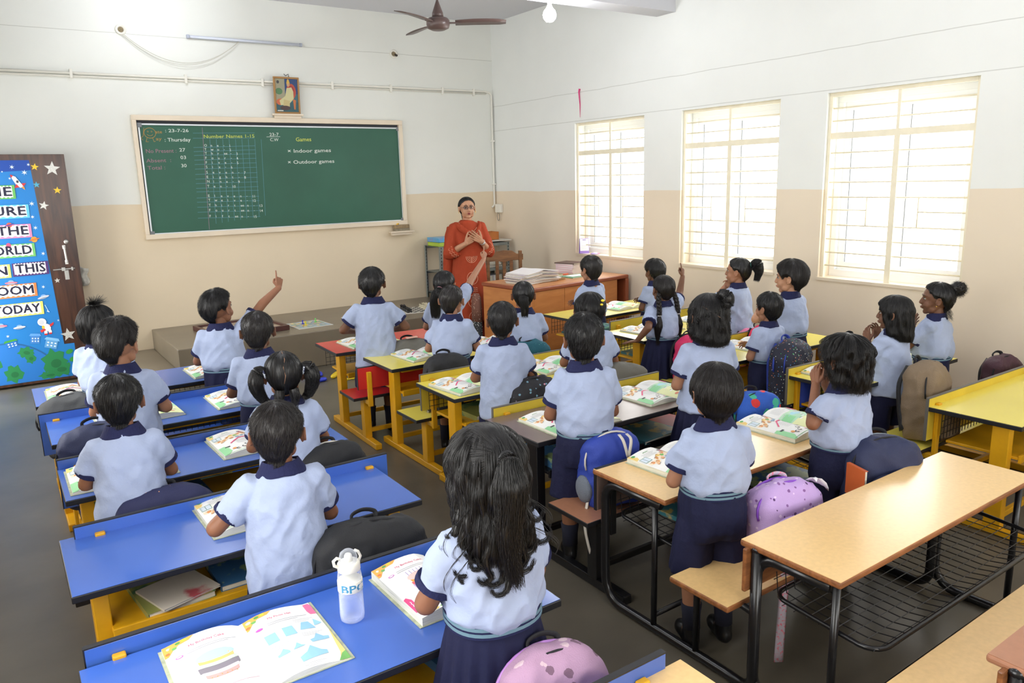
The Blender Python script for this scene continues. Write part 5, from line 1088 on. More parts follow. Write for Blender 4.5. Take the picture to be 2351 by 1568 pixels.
M_EYEW = mat('eye_white', (160, 150, 140), 0.35); M_IRIS = mat('dark_iris', (30, 20, 16), 0.15)
def skin_mat(i): return mat('skin_%d' % i, [(136, 92, 68), (112, 76, 56), (158, 112, 86), (178, 132, 102)][i], 0.5, var=0.05, vscale=20, spec=0.35, bump=0.04, bscale=90)
def lip_mat(i): return mat('lips_%d' % i, [(150, 84, 72), (126, 70, 60), (172, 96, 86), (150, 66, 62)][i], 0.4)

# hands ----------------------------------------------------------
_H = {}
def hand_template(pose):
    """adult-size right hand; wrist at the origin, fingers along +y, palm facing -z, thumb on -x"""
    if pose in _H: return _H[pose]
    mb = MB(); cur = {'relax': ((18, 24, 16), (24, 30, 20), (30, 34, 22), (36, 38, 24)), 'point': ((4, 6, 4), (78, 95, 50), (84, 98, 52), (86, 98, 52)), 'flat': ((4, 6, 4), (3, 5, 3), (5, 7, 4), (8, 8, 5)),
                      'fist': ((70, 90, 50), (74, 92, 50), (76, 94, 50), (78, 92, 50)), 'grip': ((40, 45, 25), (44, 48, 28), (46, 50, 28), (48, 50, 28))}[pose]
    spread = {'flat': 5, 'relax': 3, 'point': 1, 'fist': 0, 'grip': 2}[pose]
    base = [(-0.030, 0.086), (-0.010, 0.091), (0.010, 0.088), (0.028, 0.079)]; ln = [0.070, 0.078, 0.073, 0.058]; rr = [0.0085, 0.0088, 0.0083, 0.0073]
    mb.capsule((0, -0.012, 0), (0, 0.01, 0), 0.022, 0.022, 12)
    for (bx, by), r in zip(base, rr): mb.capsule((bx*0.55, 0.012, 0), (bx, by-0.004, 0), 0.0135, 0.0112, 12)
    mb.ball((0, 0.05, -0.002), (0.034, 0.04, 0.0125), 14)
    for i, ((bx, by), L, r) in enumerate(zip(base, ln, rr)):
        sp = math.radians((i-1.5)*spread); p = Vector((bx, by, 0)); a = 0
        for sg, (fr, cu) in enumerate(zip((0.46, 0.30, 0.24), cur[i])):
            a += math.radians(cu); d = Vector((math.sin(sp)*math.cos(a), math.cos(sp)*math.cos(a), -math.sin(a))); q = p+d*L*fr
            mb.capsule(p, q, r*(1-0.07*sg), r*(1-0.07*(sg+1)), 10); p = q
    th = {'relax': ((-0.046, 0.050, -0.012), (-0.056, 0.078, -0.018), (-0.056, 0.100, -0.022)), 'flat': ((-0.050, 0.048, -0.006), (-0.068, 0.070, -0.008), (-0.078, 0.092, -0.010)), 'point': ((-0.044, 0.050, -0.018), (-0.034, 0.074, -0.032), (-0.012, 0.082, -0.036)),
          'fist': ((-0.044, 0.050, -0.018), (-0.036, 0.074, -0.032), (-0.012, 0.080, -0.038)), 'grip': ((-0.046, 0.050, -0.018), (-0.050, 0.072, -0.032), (-0.042, 0.092, -0.040))}[pose]
    mb.capsule((-0.018, 0.018, -0.004), th[0], 0.015, 0.0125, 12); mb.capsule(th[0], th[1], 0.0115, 0.010, 10); mb.capsule(th[1], th[2], 0.0100, 0.0082, 10)
    _H[pose] = remesh(mb, 0.0035, 2); return _H[pose]
def place_hand(pose, side, wrist, fdir, pdir, sc):
    V, F = hand_template(pose); V = V*sc
    f = Vector(fdir).normalized(); z = -Vector(pdir); z = (z-f*z.dot(f)).normalized(); x = f.cross(z)
    if side == 'L': V = V*np.array([-1, 1, 1]); F = F[:, ::-1]
    M = np.array([x, f, z]); return V @ M+np.array(wrist), F
# head -----------------------------------------------------------
_HD = {}
def head_template(adult=False):
    if adult in _HD: return _HD[adult]
    mb = MB(); a = 1 if adult else 0
    mb.ball((0, -0.012, 0.022), (0.073, 0.088, 0.080), 24); mb.ball((0, 0.016, -0.018), (0.058+0.002*a, 0.062, 0.076), 22)
    mb.capsule((-0.030, 0.022, -0.060), (0.030, 0.022, -0.060), 0.026+0.002*a, 0.026+0.002*a); mb.ball((0, 0.048, -0.080), (0.023, 0.019, 0.016), 14)
    mb.ball((0, 0.026, -0.058), (0.045, 0.040, 0.034), 18); mb.capsule((-0.034, 0.01, -0.05), (0, 0.048, -0.078), 0.02, 0.018); mb.capsule((0.034, 0.01, -0.05), (0, 0.05, -0.08), 0.02, 0.018)
    for s in (-1, 1):
        mb.ball((s*(0.031-0.001*a), 0.047-0.003*a, -0.034), (0.025+0.002*a, 0.024, 0.026+0.004*a), 14); mb.ball((s*0.0085, 0.0835, -0.028), 0.0072, 10)
        mb.capsule((s*0.012, 0.072, 0.022), (s*0.038, 0.062, 0.024), 0.0085, 0.007)
        # ear
        pts = []
        for k in range(9): t = math.radians(-70+k*35); pts.append((s*(0.079-0.003*a+(0.009-0.005*a)*(k < 6)), -0.004-0.013*math.cos(t-0.3)+0.0, -0.006+0.023*math.sin(t)))
        mb.tube(pts, 0.0048, 8); mb.ball((s*0.077, -0.003, -0.006), (0.009, 0.013, 0.021), 12); mb.ball((s*0.078, 0.002, -0.027), (0.006, 0.008, 0.009), 10)
    mb.capsule((0, 0.073, 0.008), (0, 0.085, -0.018), 0.0065, 0.0085); mb.ball((0, 0.0865, -0.024), 0.0088, 12)
    mb.capsule((-0.013, 0.0735, -0.048), (0.013, 0.0735, -0.048), 0.0075, 0.0075); mb.capsule((-0.011, 0.0715, -0.056), (0.011, 0.0715, -0.056), 0.0075, 0.0075)
    mb.capsule((0, -0.012, -0.05), (0, -0.020, -0.14), 0.040 if not adult else 0.044, 0.040 if not adult else 0.045, 18)
    _HD[adult] = remesh(mb, 0.0030 if adult else 0.0043, 9 if adult else 2, 0.5); return _HD[adult]
def rot_np(M3): return np.array([[M3[i][j] for j in range(3)] for i in range(3)])
# hair -----------------------------------------------------------
HC = (0.0, -0.012, 0.022); HR = (0.073, 0.088, 0.080)
def interp(ctrl, x):
    x = abs(((x+180) % 360)-180)
    for (a, va), (b, vb) in zip(ctrl, ctrl[1:]):
        if x <= b: t = (x-a)/(b-a); t = t*t*(3-2*t); return va+(vb-va)*t
    return ctrl[-1][1]
Z_BOY = [(0, 0.072), (30, 0.066), (52, 0.045), (66, 0.020), (76, -0.004), (88, 0.014), (104, 0.004), (118, -0.04), (140, -0.078), (180, -0.088)]
Z_CROP = [(0, 0.060), (30, 0.056), (52, 0.036), (66, 0.010), (76, -0.012), (88, 0.004), (104, -0.02), (118, -0.055), (140, -0.088), (180, -0.096)]
Z_TIED = [(0, 0.074), (30, 0.066), (55, 0.040), (72, 0.012), (84, 0.010), (98, 0.004), (114, -0.035), (140, -0.070), (180, -0.078)]
Z_BOB = [(0, 0.052), (30, 0.044), (50, 0.020), (62, -0.03), (74, -0.085), (95, -0.110), (140, -0.125), (180, -0.130)]
Z_SHOUL = [(0, 0.060), (30, 0.050), (52, 0.020), (66, -0.05), (80, -0.120), (100, -0.150), (140, -0.160), (180, -0.165)]
class Hair:
    def __init__(s, ctrl, thick=0.010, hang=False, flare=0.0, lump=0.004, seed=1, whorl=0.0, top=1.0, fade=False):
        s.fade = fade
        s.c, s.t, s.hang, s.flare, s.lump, s.seed, s.whorl, s.top = ctrl, thick, hang, flare, lump, seed, whorl, top; s.S = []
    def pt(s, phi, q, extra=0.0, t=None):
        ze = interp(s.c, phi); ze += 0.005*noise.noise(Vector((math.cos(math.radians(phi))*4, math.sin(math.radians(phi))*4, s.seed*5)))
        zc = HC[2]; t = s.t if t is None else t
        Rz = HR[2]+t*s.top; Lq = 0.13
        ee = math.degrees(math.asin(max(0, min(1, (ze-zc)/Rz)))) if ze > zc else 0
        Lu = Lq*(90-ee)/90; Ld = max(0.0, zc-ze); d = q*(Lu+Ld)
        edge = 1.0
        if not s.hang and q > 0.86: edge = max(0.15, (1-q)/0.14)
        elif s.hang and q > 0.9: edge = max(0.35, (1-q)/0.1)
        if s.fade: edge *= max(0.3, min(1, 1-(d-0.10)/0.09))
        tt = t*edge+extra
        if d <= Lu: e = math.radians(90-90*d/Lq); sc = math.cos(e); z = zc+math.sin(e)*(HR[2]+tt*s.top)
        else:
            z = zc-(d-Lu); w = (zc-z)
            if s.hang:
                sc = 1+s.flare*(w/0.15)-0.10*max(0, min(1, w/0.08))*(1 if s.flare <= 0 else 0.3)
            else: sc = math.sqrt(max(0.30, 1-(w/(HR[2]+0.035))**2))
        ph = math.radians(phi+s.whorl*q)
        n = s.lump*noise.noise(Vector((math.cos(ph)*5+s.seed, math.sin(ph)*5, z*22)))*min(1, d/0.04)
        return (HC[0]+math.sin(ph)*((HR[0]+tt)*sc+n), HC[1]+math.cos(ph)*((HR[1]+tt)*sc+n), z)
    def cap(s, nphi=56, nq=22):
        V = []; F = []
        for i in range(nq+1):
            q = 0.03+0.97*i/nq
            for k in range(nphi): V.append(s.pt(360*k/nphi, q))
        for k in range(nphi):
            x, y, z = V[nq*nphi+k]; V.append((HC[0]+(x-HC[0])*0.86, HC[1]+(y-HC[1])*0.86, z+0.004))
        for k in range(nphi): x, y, z = V[k]; V.append((HC[0]+(x-HC[0])*0.3, HC[1]+(y-HC[1])*0.3, z+0.0004))
        rows = nq+2
        for i in range(rows-1):
            for k in range(nphi): F.append((i*nphi+k, i*nphi+(k+1) % nphi, (i+1)*nphi+(k+1) % nphi, (i+1)*nphi+k))
        top = rows*nphi
        for k in range(nphi): F.append((top+k, top+(k+1) % nphi, (k+1) % nphi, k))
        for k in range(0, nphi//2-1): F.append((top+k, top+(nphi-k-1) % nphi, top+(nphi-k-2) % nphi, top+k+1))
        return np.array(V), np.array(F)
    def strands(s, n, length=0.25, npt=6, lift=0.006, rnd=0.004, full=False, qmin=0.02, R=None):
        R = R or random.Random(s.seed)
        for _ in range(n):
            phi = R.uniform(0, 360); q0 = qmin+(R.random()**0.75)*(1-qmin-0.02) if not full else R.uniform(0, 0.3); L = length*R.uniform(0.7, 1.2) if not full else 1-q0+R.uniform(-0.04, 0.05)
            dphi = R.uniform(-8, 8); ph0 = R.uniform(0, 6)
            a = []
            for j in range(npt):
                t = j/(npt-1); q = q0+L*t; e = lift*t*R.uniform(0.8, 1.2)+0.0006
                x, y, z = s.pt(phi+dphi*t, min(1.0, q), e)
                if q > 1 and full: z -= (q-1)*0.1
                w = rnd*t; a.append((x+w*math.sin(ph0+3*t), y+w*math.cos(ph0+2.3*t), z))
            s.S.append(a)
def tube_np(path, radii, n=12, lump=0.0, seed=0, flat=1.0):
    mb = MB(); mb.tube(path, radii, n, flat=flat); V = np.array(mb.v)
    F = [f for f in mb.f if len(f) == 4]
    # close the ends with quads folded to the centre line
    if lump:
        m = len(path); C = np.repeat(np.array([list(p) for p in path]), n, axis=0)
        for i in range(len(V)):
            d = V[i]-C[i]; k = 1+lump*noise.noise(Vector((V[i][0]*40+seed, V[i][1]*40, V[i][2]*25))); V[i] = C[i]+d*k
    return V, np.array(F)
def path_strands(S, path, radii, n, R, curl=0.0, rnd=0.3, npt=None, tail=0.02):
    P = [Vector(p) for p in path]; m = len(P)
    for _ in range(n):
        a = R.uniform(0, 2*PI); rr = math.sqrt(R.random())*0.35+0.72; t0 = R.uniform(0, 0.25) if R.random() < 0.7 else R.uniform(0, 0.7); out = []; tw = R.uniform(-1, 1); ph = R.uniform(0, 6.28); k = npt or m+2
        ex = R.uniform(0, 1)**2*tail
        for j in range(k):
            t = t0+(1-t0)*j/(k-1); f = t*(m-1); i = min(m-2, int(f)); u = f-i; c = P[i].lerp(P[i+1], u); r = radii[i]*(1-u)+radii[i+1]*u
            d = (P[i+1]-P[i]).normalized(); x = d.orthogonal().normalized(); y = d.cross(x); b = a+tw*t
            w = (r*rr+0.0008)+rnd*0.01*t*R.uniform(-0.3, 1)
            o = c+x*math.cos(b)*w+y*math.sin(b)*w
            if curl: o += x*curl*t*math.sin(ph+t*14)+y*curl*t*math.cos(ph+t*12)
            if t > 0.85: o += d*ex*(t-0.85)/0.15
            out.append(tuple(o))
        S.append(out)
def strands_obj(name, S, parent, m, rad=0.0007, label=None):
    cu = bpy.data.hair_curves.new(name); cu.add_curves([len(a) for a in S])
    P = np.array([p for a in S for p in a], 'f'); cu.points.foreach_set('position', P.ravel()) if hasattr(cu.points[0], 'position') else cu.attributes['position'].data.foreach_set('vector', P.ravel())
    ra = cu.attributes.get('radius') or cu.attributes.new('radius', 'FLOAT', 'POINT')
    ra.data.foreach_set('value', np.concatenate([np.linspace(rad, rad*0.35, len(a)) for a in S]).astype('f'))
    cu.materials.append(m); o = bpy.data.objects.new(name, cu); COL.objects.link(o); o.parent = parent; o['kind'] = 'stuff'; return o

def two_bone(sh, wr, l1, l2, hint):
    sh, wr = Vector(sh), Vector(wr); d = wr-sh; L = d.length; mx = (l1+l2)*0.985
    if L > mx: k = L/mx; l1 *= k; l2 *= k
    L = max(L, abs(l1-l2)+0.01); u = d.normalized(); x = (l1*l1-l2*l2+L*L)/(2*L); h = math.sqrt(max(0, l1*l1-x*x))
    v = Vector(hint); v = v-u*v.dot(u); v = v.normalized() if v.length > 1e-5 else u.orthogonal().normalized()
    return sh+u*x+v*h
def frustum(mb, a, b, ra, rb, n=18):
    return mb.tube([a, Vector(a).lerp(Vector(b), 0.5), b], [ra, (ra+rb)/2, rb], n)
def ring_loft(rows, n=28, p=2.3, pleat=None):
    mb = MB(); V = []; F = []
    for (z, rx, ry, cx, cy) in rows:
        for k in range(n):
            a = 2*PI*k/n; c, s_ = math.cos(a), math.sin(a); f = 1.0
            if pleat: f = 1+pleat[1]*pleat[2](z)*(abs((k*pleat[0]/n) % 1-0.5)*2-0.5)
            V.append((cx+rx*f*math.copysign(abs(c)**(2/p), c), cy+ry*f*math.copysign(abs(s_)**(2/p), s_), z))
    m = len(rows)
    for i in range(m-1):
        for k in range(n): F.append((i*n+k, i*n+(k+1) % n, (i+1)*n+(k+1) % n, (i+1)*n+k))
    F.append(tuple(range(n-1, -1, -1))); F.append(tuple((m-1)*n+k for k in range(n)))
    return mb.add(V, F)
LABEL_N = [0]
def person(label, x, y, H, az, head_az, pitch=0.0, hair=None, arms=None, tuck=True, bottom='shorts', skin=0, hem=0.52, belt=True, roll=0.0, seed=None, wide=0.92, vox=0.0098, lean=0.0, hm=None, fold=0.012, low=0.012, bz=0.70):
    LABEL_N[0] += 1; seed = seed or LABEL_N[0]; k = H/1.2
    db = bz-0.655
    t = thing('person', label, 'person', (x, y, 0), -math.radians(az)); SK = skin_mat(skin)
    def L3(p): return Vector((p[0]*k, p[1]*k, p[2]*k))
    def W2L(p): v = Matrix.Rotation(math.radians(az), 3, 'Z') @ (Vector(p)-Vector((x, y, 0))); return v
    ln = math.radians(lean)
    def lean_v(V):   # lean the trunk forward from the hips
        V = np.array(V); z0 = 0.6*k; w = np.clip((V[:, 2]-z0)/(0.1*k), 0, 1)*0+np.clip((V[:, 2]-z0), 0, None); V[:, 1] += w*math.sin(ln); V[:, 2] -= w*(1-math.cos(ln)); return V
    def lean_p(p): return Vector(lean_v([tuple(p)])[0])
    sw = 0.108*wide
    body = MB(); shirt_s = MB(); cuffs = []; hands = []
    body.capsule(L3((0, 0, 0.68)), L3((0, 0.0, 0.85)), 0.082*k, 0.078*k, 16); body.capsule(L3((-0.075, 0, 0.895)), L3((0.075, 0, 0.895)), 0.030*k, 0.030*k)
    body.capsule(L3((0, -0.006, 0.91)), L3((0, 0.0, 1.03)), 0.044*k, 0.040*k)
    for s in (-1, 1):
        body.capsule(L3((s*0.062, 0.0, 0.58)), L3((s*0.068, 0.03, 0.33)), 0.062*k, 0.046*k); body.capsule(L3((s*0.068, 0.03, 0.33)), L3((s*0.070, 0.01, 0.08)), 0.045*k, 0.030*k); body.capsule(L3((s*0.070, 0.01, 0.06)), L3((s*0.072, 0.07, 0.04)), 0.028*k, 0.024*k)
    if ln: body.v = [tuple(v) for v in lean_v(body.v)]
    for side, s in (('L', -1), ('R', 1)):
        sh = lean_p(L3((s*sw, 0.0, 0.900)))
        spec = (arms or {}).get(side, {}); pose = spec.get('pose', 'relax')
        wr = spec.get('w'); wr = W2L(wr) if wr is not None else lean_p(L3(spec.get('l', (s*0.045, 0.165, 0.80))))
        el = spec.get('e'); l1, l2 = 0.185*k, 0.165*k
        if el is not None: el = W2L(el)
        else: el = two_bone(sh, wr, l1, l2, spec.get('hint', (s*0.62, -0.35, -0.8)))
        body.capsule(sh.lerp(el, 0.12)-Vector((0, 0, 0.006*k)), el, 0.029*k, 0.031*k); body.capsule(el, wr, 0.031*k, 0.021*k)
        fd = spec.get('f'); fd = Matrix.Rotation(math.radians(az), 3, 'Z') @ Vector(fd) if fd is not None else (Vector(wr)-el)
        pd = spec.get('p', (-s, 0.1, -0.25)); pd = Matrix.Rotation(math.radians(az), 3, 'Z') @ Vector(pd) if 'p' in spec else Vector(pd)
        hands.append(place_hand(pose, side, wr, fd, pd, 0.70*k))
        u = (el-sh); q = sh+u*0.66; frustum(shirt_s, sh-u.normalized()*0.02*k, q, 0.048*k, 0.054*k)
        shirt_s.ball(sh, (0.049*k, 0.053*k, 0.043*k), 14)
        cuffs.append((q-u.normalized()*0.012*k, q+u.normalized()*0.008*k, 0.0555*k))
    V, F = remesh(body, vox, 3); parts = [(V, F, 0)]+[(h[0], h[1], 0) for h in hands]
    # head
    Mh = Matrix.Rotation(-math.radians(head_az-az), 3, 'Z') @ Matrix.Rotation(math.radians(pitch), 3, 'X') @ Matrix.Rotation(math.radians(roll), 3, 'Y')
    hc = lean_p(L3((0, 0.006, 1.085-low))); HS = k*1.04
    Vh, Fh = head_template(False); Vh = Vh*HS @ rot_np(Mh).T+np.array(hc); parts.append((Vh, Fh, 0))
    bo = obj('body', np_mesh('body', parts, [SK]), None, t)
    ho = bpy.data.objects.new('face', None)   # transform helper only
    HM = Matrix.Translation(hc) @ Mh.to_4x4() @ Matrix.Scale(HS, 4)
    bpy.data.objects.remove(ho)
    for s in (-1, 1):
        e = MB().ball((s*0.027, 0.0640, 0.004), (0.0120, 0.0085, 0.0064), 12); eo = obj('eye', e, M_EYEW, t, smooth=True); eo.matrix_local = HM
        io = obj('iris', MB().ball((s*0.027+0.001, 0.0690, 0.004), (0.0072, 0.0052, 0.0066), 10), M_IRIS, eo, smooth=True)
        lo = obj('eyebrow', MB().tube([(s*0.012, 0.0795, 0.022), (s*0.026, 0.0765, 0.027), (s*0.042, 0.066, 0.021)], [0.0014, 0.0022, 0.0010], 6), M_HAIR, t, smooth=True); lo.matrix_local = HM
        ll = obj('eyelashes', MB().tube([(s*0.015, 0.0725, 0.008), (s*0.027, 0.0748, 0.0115), (s*0.039, 0.068, 0.008)], [0.0008, 0.0014, 0.0008], 6), M_HAIR, eo, smooth=True)
    lp = obj('lips', MB().tube([(-0.017, 0.0745, -0.0505), (-0.006, 0.0815, -0.0480), (0.006, 0.0815, -0.0480), (0.017, 0.0745, -0.0505)], [0.0015, 0.0034, 0.0034, 0.0015], 8).tube([(-0.014, 0.075, -0.0525), (0, 0.081, -0.0555), (0.014, 0.075, -0.0525)], [0.0015, 0.0036, 0.0015], 8), lip_mat(skin), t, smooth=True); lp.matrix_local = HM
    # shirt
    if tuck: rows = [(0.640+db, .100, .085, 0, 0), (0.650+db, .130, .108, 0, 0), (0.675+db, .147, .124, 0, .002), (0.73+db*.7, .146, .118, 0, 0), (0.80+db*.2, .140, .108, 0, 0), (0.86, .138, .098, 0, 0), (0.900, .124, .084, 0, -.002), (0.932, .092, .066, 0, -.004), (0.957, .064, .054, 0, -.004), (0.972, .052, .046, 0, -.002)]
    else: rows = [(hem, .158, .134, 0, 0), (hem+0.01, .162, .138, 0, 0), (0.62, .155, .130, 0, .002), (0.70, .143, .118, 0, 0), (0.78, .140, .110, 0, 0), (0.85, .138, .098, 0, 0), (0.900, .124, .084, 0, -.002), (0.932, .092, .066, 0, -.004), (0.957, .064, .054, 0, -.004), (0.972, .052, .046, 0, -.002)]
    sb = ring_loft([(z*k, rx*k*wide, ry*k, cx, cy) for z, rx, ry, cx, cy in rows]); sb.v = [tuple(v) for v in lean_v(sb.v)]
    sb.add(shirt_s.v, shirt_s.f)
    V, F = remesh(sb, vox, 5); V = folds(V, F, fold*k, seed)
    so = obj('shirt', np_mesh('shirt', [(V, F, 0)], [M_SHIRT]), None, t)
    for a, b, r in cuffs: obj('cuff', MB().tube([a, b], r, 20), M_TRIMN, so, smooth=False, bevel=0.0025)
    # collar
    cv = []; cf = []; n = 26; prof = [(0.048, 0.955), (0.049, 0.986), (0.054, 0.990), (0.072, 0.964), (0.079, 0.950), (0.077, 0.944), (0.060, 0.950)]
    for i in range(n+1):
        a = math.radians(-90+16+(360-32)*i/n)      # opening at the front (+y)
        ang = math.radians(90+16+(360-32)*i/n); c, s_ = math.cos(ang), math.sin(ang)
        fr = max(0, s_)
        for r, z in prof:
            dz = -0.030*fr*(1 if z < 0.97 else 0.6)-0.010*abs(c)*(1 if r > 0.06 else 0)
            cv.append(((r*1.12)*c*k, (r*(0.86 if r > 0.06 else 1.0))*s_*k-0.003*k, (z+dz)*k))
    m = len(prof)
    for i in range(n):
        for j in range(m): cf.append((i*m+j, i*m+(j+1) % m, (i+1)*m+(j+1) % m, (i+1)*m+j))
    cf += [tuple(range(m-1, -1, -1)), tuple(n*m+j for j in range(m))]
    cb_ = MB(); cb_.add([tuple(v) for v in lean_v(cv)], cf); obj('collar', cb_, M_TRIMN, so, smooth=False, bevel=0.002)
    # bottoms
    if bottom == 'shorts':
        pb = ring_loft([((0.655+db)*k, .128*k*wide, .106*k, 0, 0), (0.62*k, .138*k*wide, .118*k, 0, 0), (0.54*k, .140*k*wide, .118*k, 0, .004), (0.50*k, .13*k, .10*k, 0, .006)])
        for s in (-1, 1): frustum(pb, L3((s*0.066, 0.004, 0.56)), L3((s*0.078, 0.024, 0.335)), 0.074*k, 0.083*k)
        V, F = remesh(pb, vox, 4); V = folds(V, F, 0.011*k, seed+3, 11, 3.0, 0.1)
        V[:, 2] = np.where(V[:, 2] < 0.34*k, 0.34*k, V[:, 2])
        po = obj('shorts', np_mesh('shorts', [(V, F, 0)], [M_NAVY]), None, t)
    elif bottom == 'trousers':
        pb = ring_loft([((0.655+db)*k, .122*k, .10*k, 0, 0), (0.60*k, .13*k, .108*k, 0, 0), (0.54*k, .13*k, .108*k, 0, .004), (0.50*k, .12*k, .095*k, 0, .006)])
        for s in (-1, 1): frustum(pb, L3((s*0.064, 0.004, 0.56)), L3((s*0.074, 0.02, 0.09)), 0.070*k, 0.058*k)
        V, F = remesh(pb, vox, 4); V = folds(V, F, 0.005*k, seed+3, 11, 3.0, 0.1); po = obj('trousers', np_mesh('trousers', [(V, F, 0)], [M_NAVY]), None, t)
    else:
        n = 144; rws = []
        for i in range(12): f = i/11; rws.append(((0.655+db-f*(0.345+db))*k, (0.114+0.070*f**0.8)*k, (0.094+0.060*f**0.8)*k, 0, 0.006*f))
        pb = ring_loft(rws, n, 2.1, pleat=(18, 0.16, lambda z: min(1, max(0.05, ((0.66+db)*k-z)/(0.25*k)))))
        po = obj('skirt', pb, M_NAVY, t, smooth=True)
    if belt and tuck:
        def band(z0, z1, ex, nm, m, par):
            mb = ring_loft([(z0*k, (.132*wide+ex)*k, (.108+ex)*k, 0, 0), (z1*k, (.131*wide+ex)*k, (.107+ex)*k, 0, 0)], 40); return obj(nm, mb, m, par, smooth=False)
        b_ = band(0.634+db, 0.672+db, 0.006, 'belt', M_TRIMN, t); band(0.6415+db, 0.6500+db, 0.0072, 'belt_stripe', M_STRIPE, b_); band(0.6565+db, 0.6650+db, 0.0072, 'belt_stripe', M_STRIPE, b_)
    for s in (-1, 1):
        sk = MB().tube([L3((s*0.0705, 0.012, 0.085)), L3((s*0.070, 0.016, 0.14)), L3((s*0.069, 0.02, 0.19))], [0.036*k, 0.037*k, 0.043*k], 14); obj('sock', sk, M_SOCK, t, smooth=True)
        sm = MB(); sm.ball(L3((s*0.072, 0.088, 0.036)), (0.036*k, 0.052*k, 0.034*k), 14).ball(L3((s*0.071, 0.012, 0.040)), (0.034*k, 0.045*k, 0.040*k), 14).capsule(L3((s*0.071, 0.0, 0.035)), L3((s*0.072, 0.09, 0.03)), 0.033*k, 0.032*k).capsule(L3((s*0.0705, 0.012, 0.05)), L3((s*0.0705, 0.014, 0.085)), 0.036*k, 0.037*k)
        V, F = remesh(sm, 0.009, 2); V[:, 2] = np.maximum(V[:, 2], 0.001); obj('shoe', np_mesh('shoe', [(V, F, 0)], [M_SHOE]), None, t)
    if hair: hair(t, HM, seed, k)
    return t

def add_hair(t, HM, h, extra=(), mt=None, rad=0.0006, name='hair'):
    mt = mt or M_HAIR; V, F = h.cap(); parts = [(V, F, 0)]+[(v, f, 0) for v, f in extra]
    o = obj(name, np_mesh(name, parts, [mt]), None, t); o.matrix_local = HM
    if h.S: strands_obj('hair_strands', h.S, o, mt, rad)
    return o
def sub(name, mb, m, par, **k): return obj(name, mb, m, par, smooth=True, **k)
def parting(h, par, phis, w=0.0035, q0=0.05, q1=0.9):
    """visible parting line laid on the scalp along a path of (phi, q)"""
    pts = [h.pt(ph, q, 0.0016) for ph, q in phis]; return obj('parting', MB().tube(pts, w*0.45, 6, flat=0.5), M_SCALP, par, smooth=True)
def hair_boy(ctrl=Z_BOY, thick=0.011, n=1100, mt=None, length=0.16, lift=0.006, top=1.0, lump=0.005, rad=0.0006):
    def f(t, HM, seed, k):
        h = Hair(ctrl, thick, seed=seed, lump=lump, whorl=20, top=top, fade=ctrl is Z_CROP); h.strands(int(n*1.7), length, 5, lift, 0.003); add_hair(t, HM, h, mt=mt or M_HAIR, rad=rad)
    return f
def arc_path(pts, n=12):
    """Catmull-Rom through pts"""
    P = [Vector(p) for p in pts]; P = [P[0]*2-P[1]]+P+[P[-1]*2-P[-2]]; out = []
    seg = len(P)-3
    for i in range(seg):
        for j in range(n if i < seg-1 else n+1):
            t = j/n; a, b, c, d = P[i:i+4]; out.append(0.5*((2*b)+(c-a)*t+(2*a-5*b+4*c-d)*t*t+(3*b-a-3*c+d)*t**3))
    return out
def taper(n, r0, r1, r2, mid=0.4): return [r0+(r1-r0)*min(1, (i/(n-1))/mid) if i/(n-1) < mid else r1+(r2-r1)*((i/(n-1)-mid)/(1-mid)) for i in range(n)]
def tail(t_obj, S, pts, r0, r1, r2, R, n=220, curl=0.0, lump=0.35, mid=0.35, flat=1.0, tailx=0.02):
    P = arc_path(pts, 5); rr = taper(len(P), r0, r1, r2, mid); V, F = tube_np(P, rr, 12, lump, R.random()*9, flat); path_strands(S, P, rr, n, R, curl, tail=tailx); return (V, F)
def hair_pony(pos, pts, r=(0.014, 0.026, 0.006), band=(120, 60, 150), curl=0.0, n=400, thick=0.007, mt=None):
    """smooth tied hair with one tail; pos = band place, pts = tail path (head units)"""
    def f(t, HM, seed, k):
        R = random.Random(seed); h = Hair(Z_TIED, thick, seed=seed, lump=0.002); h.strands(700, 0.3, 6, 0.001, 0.001)
        tl = tail(None, h.S, [pos]+list(pts), r[0], r[1], r[2], R, n, curl); o = add_hair(t, HM, h, [tl], mt=mt)
        d = (Vector(pts[0])-Vector(pos)).normalized(); x = d.orthogonal().normalized(); y = d.cross(x); c = Vector(pos)+d*0.006
        sub('hair_band', MB().tube([c+(x*math.cos(a)+y*math.sin(a))*(r[0]+0.003) for a in [2*PI*i/14 for i in range(14)]], 0.0045, 6, closed=True), mat('hair_band_%d' % band[0], band, 0.6), o)
    return f
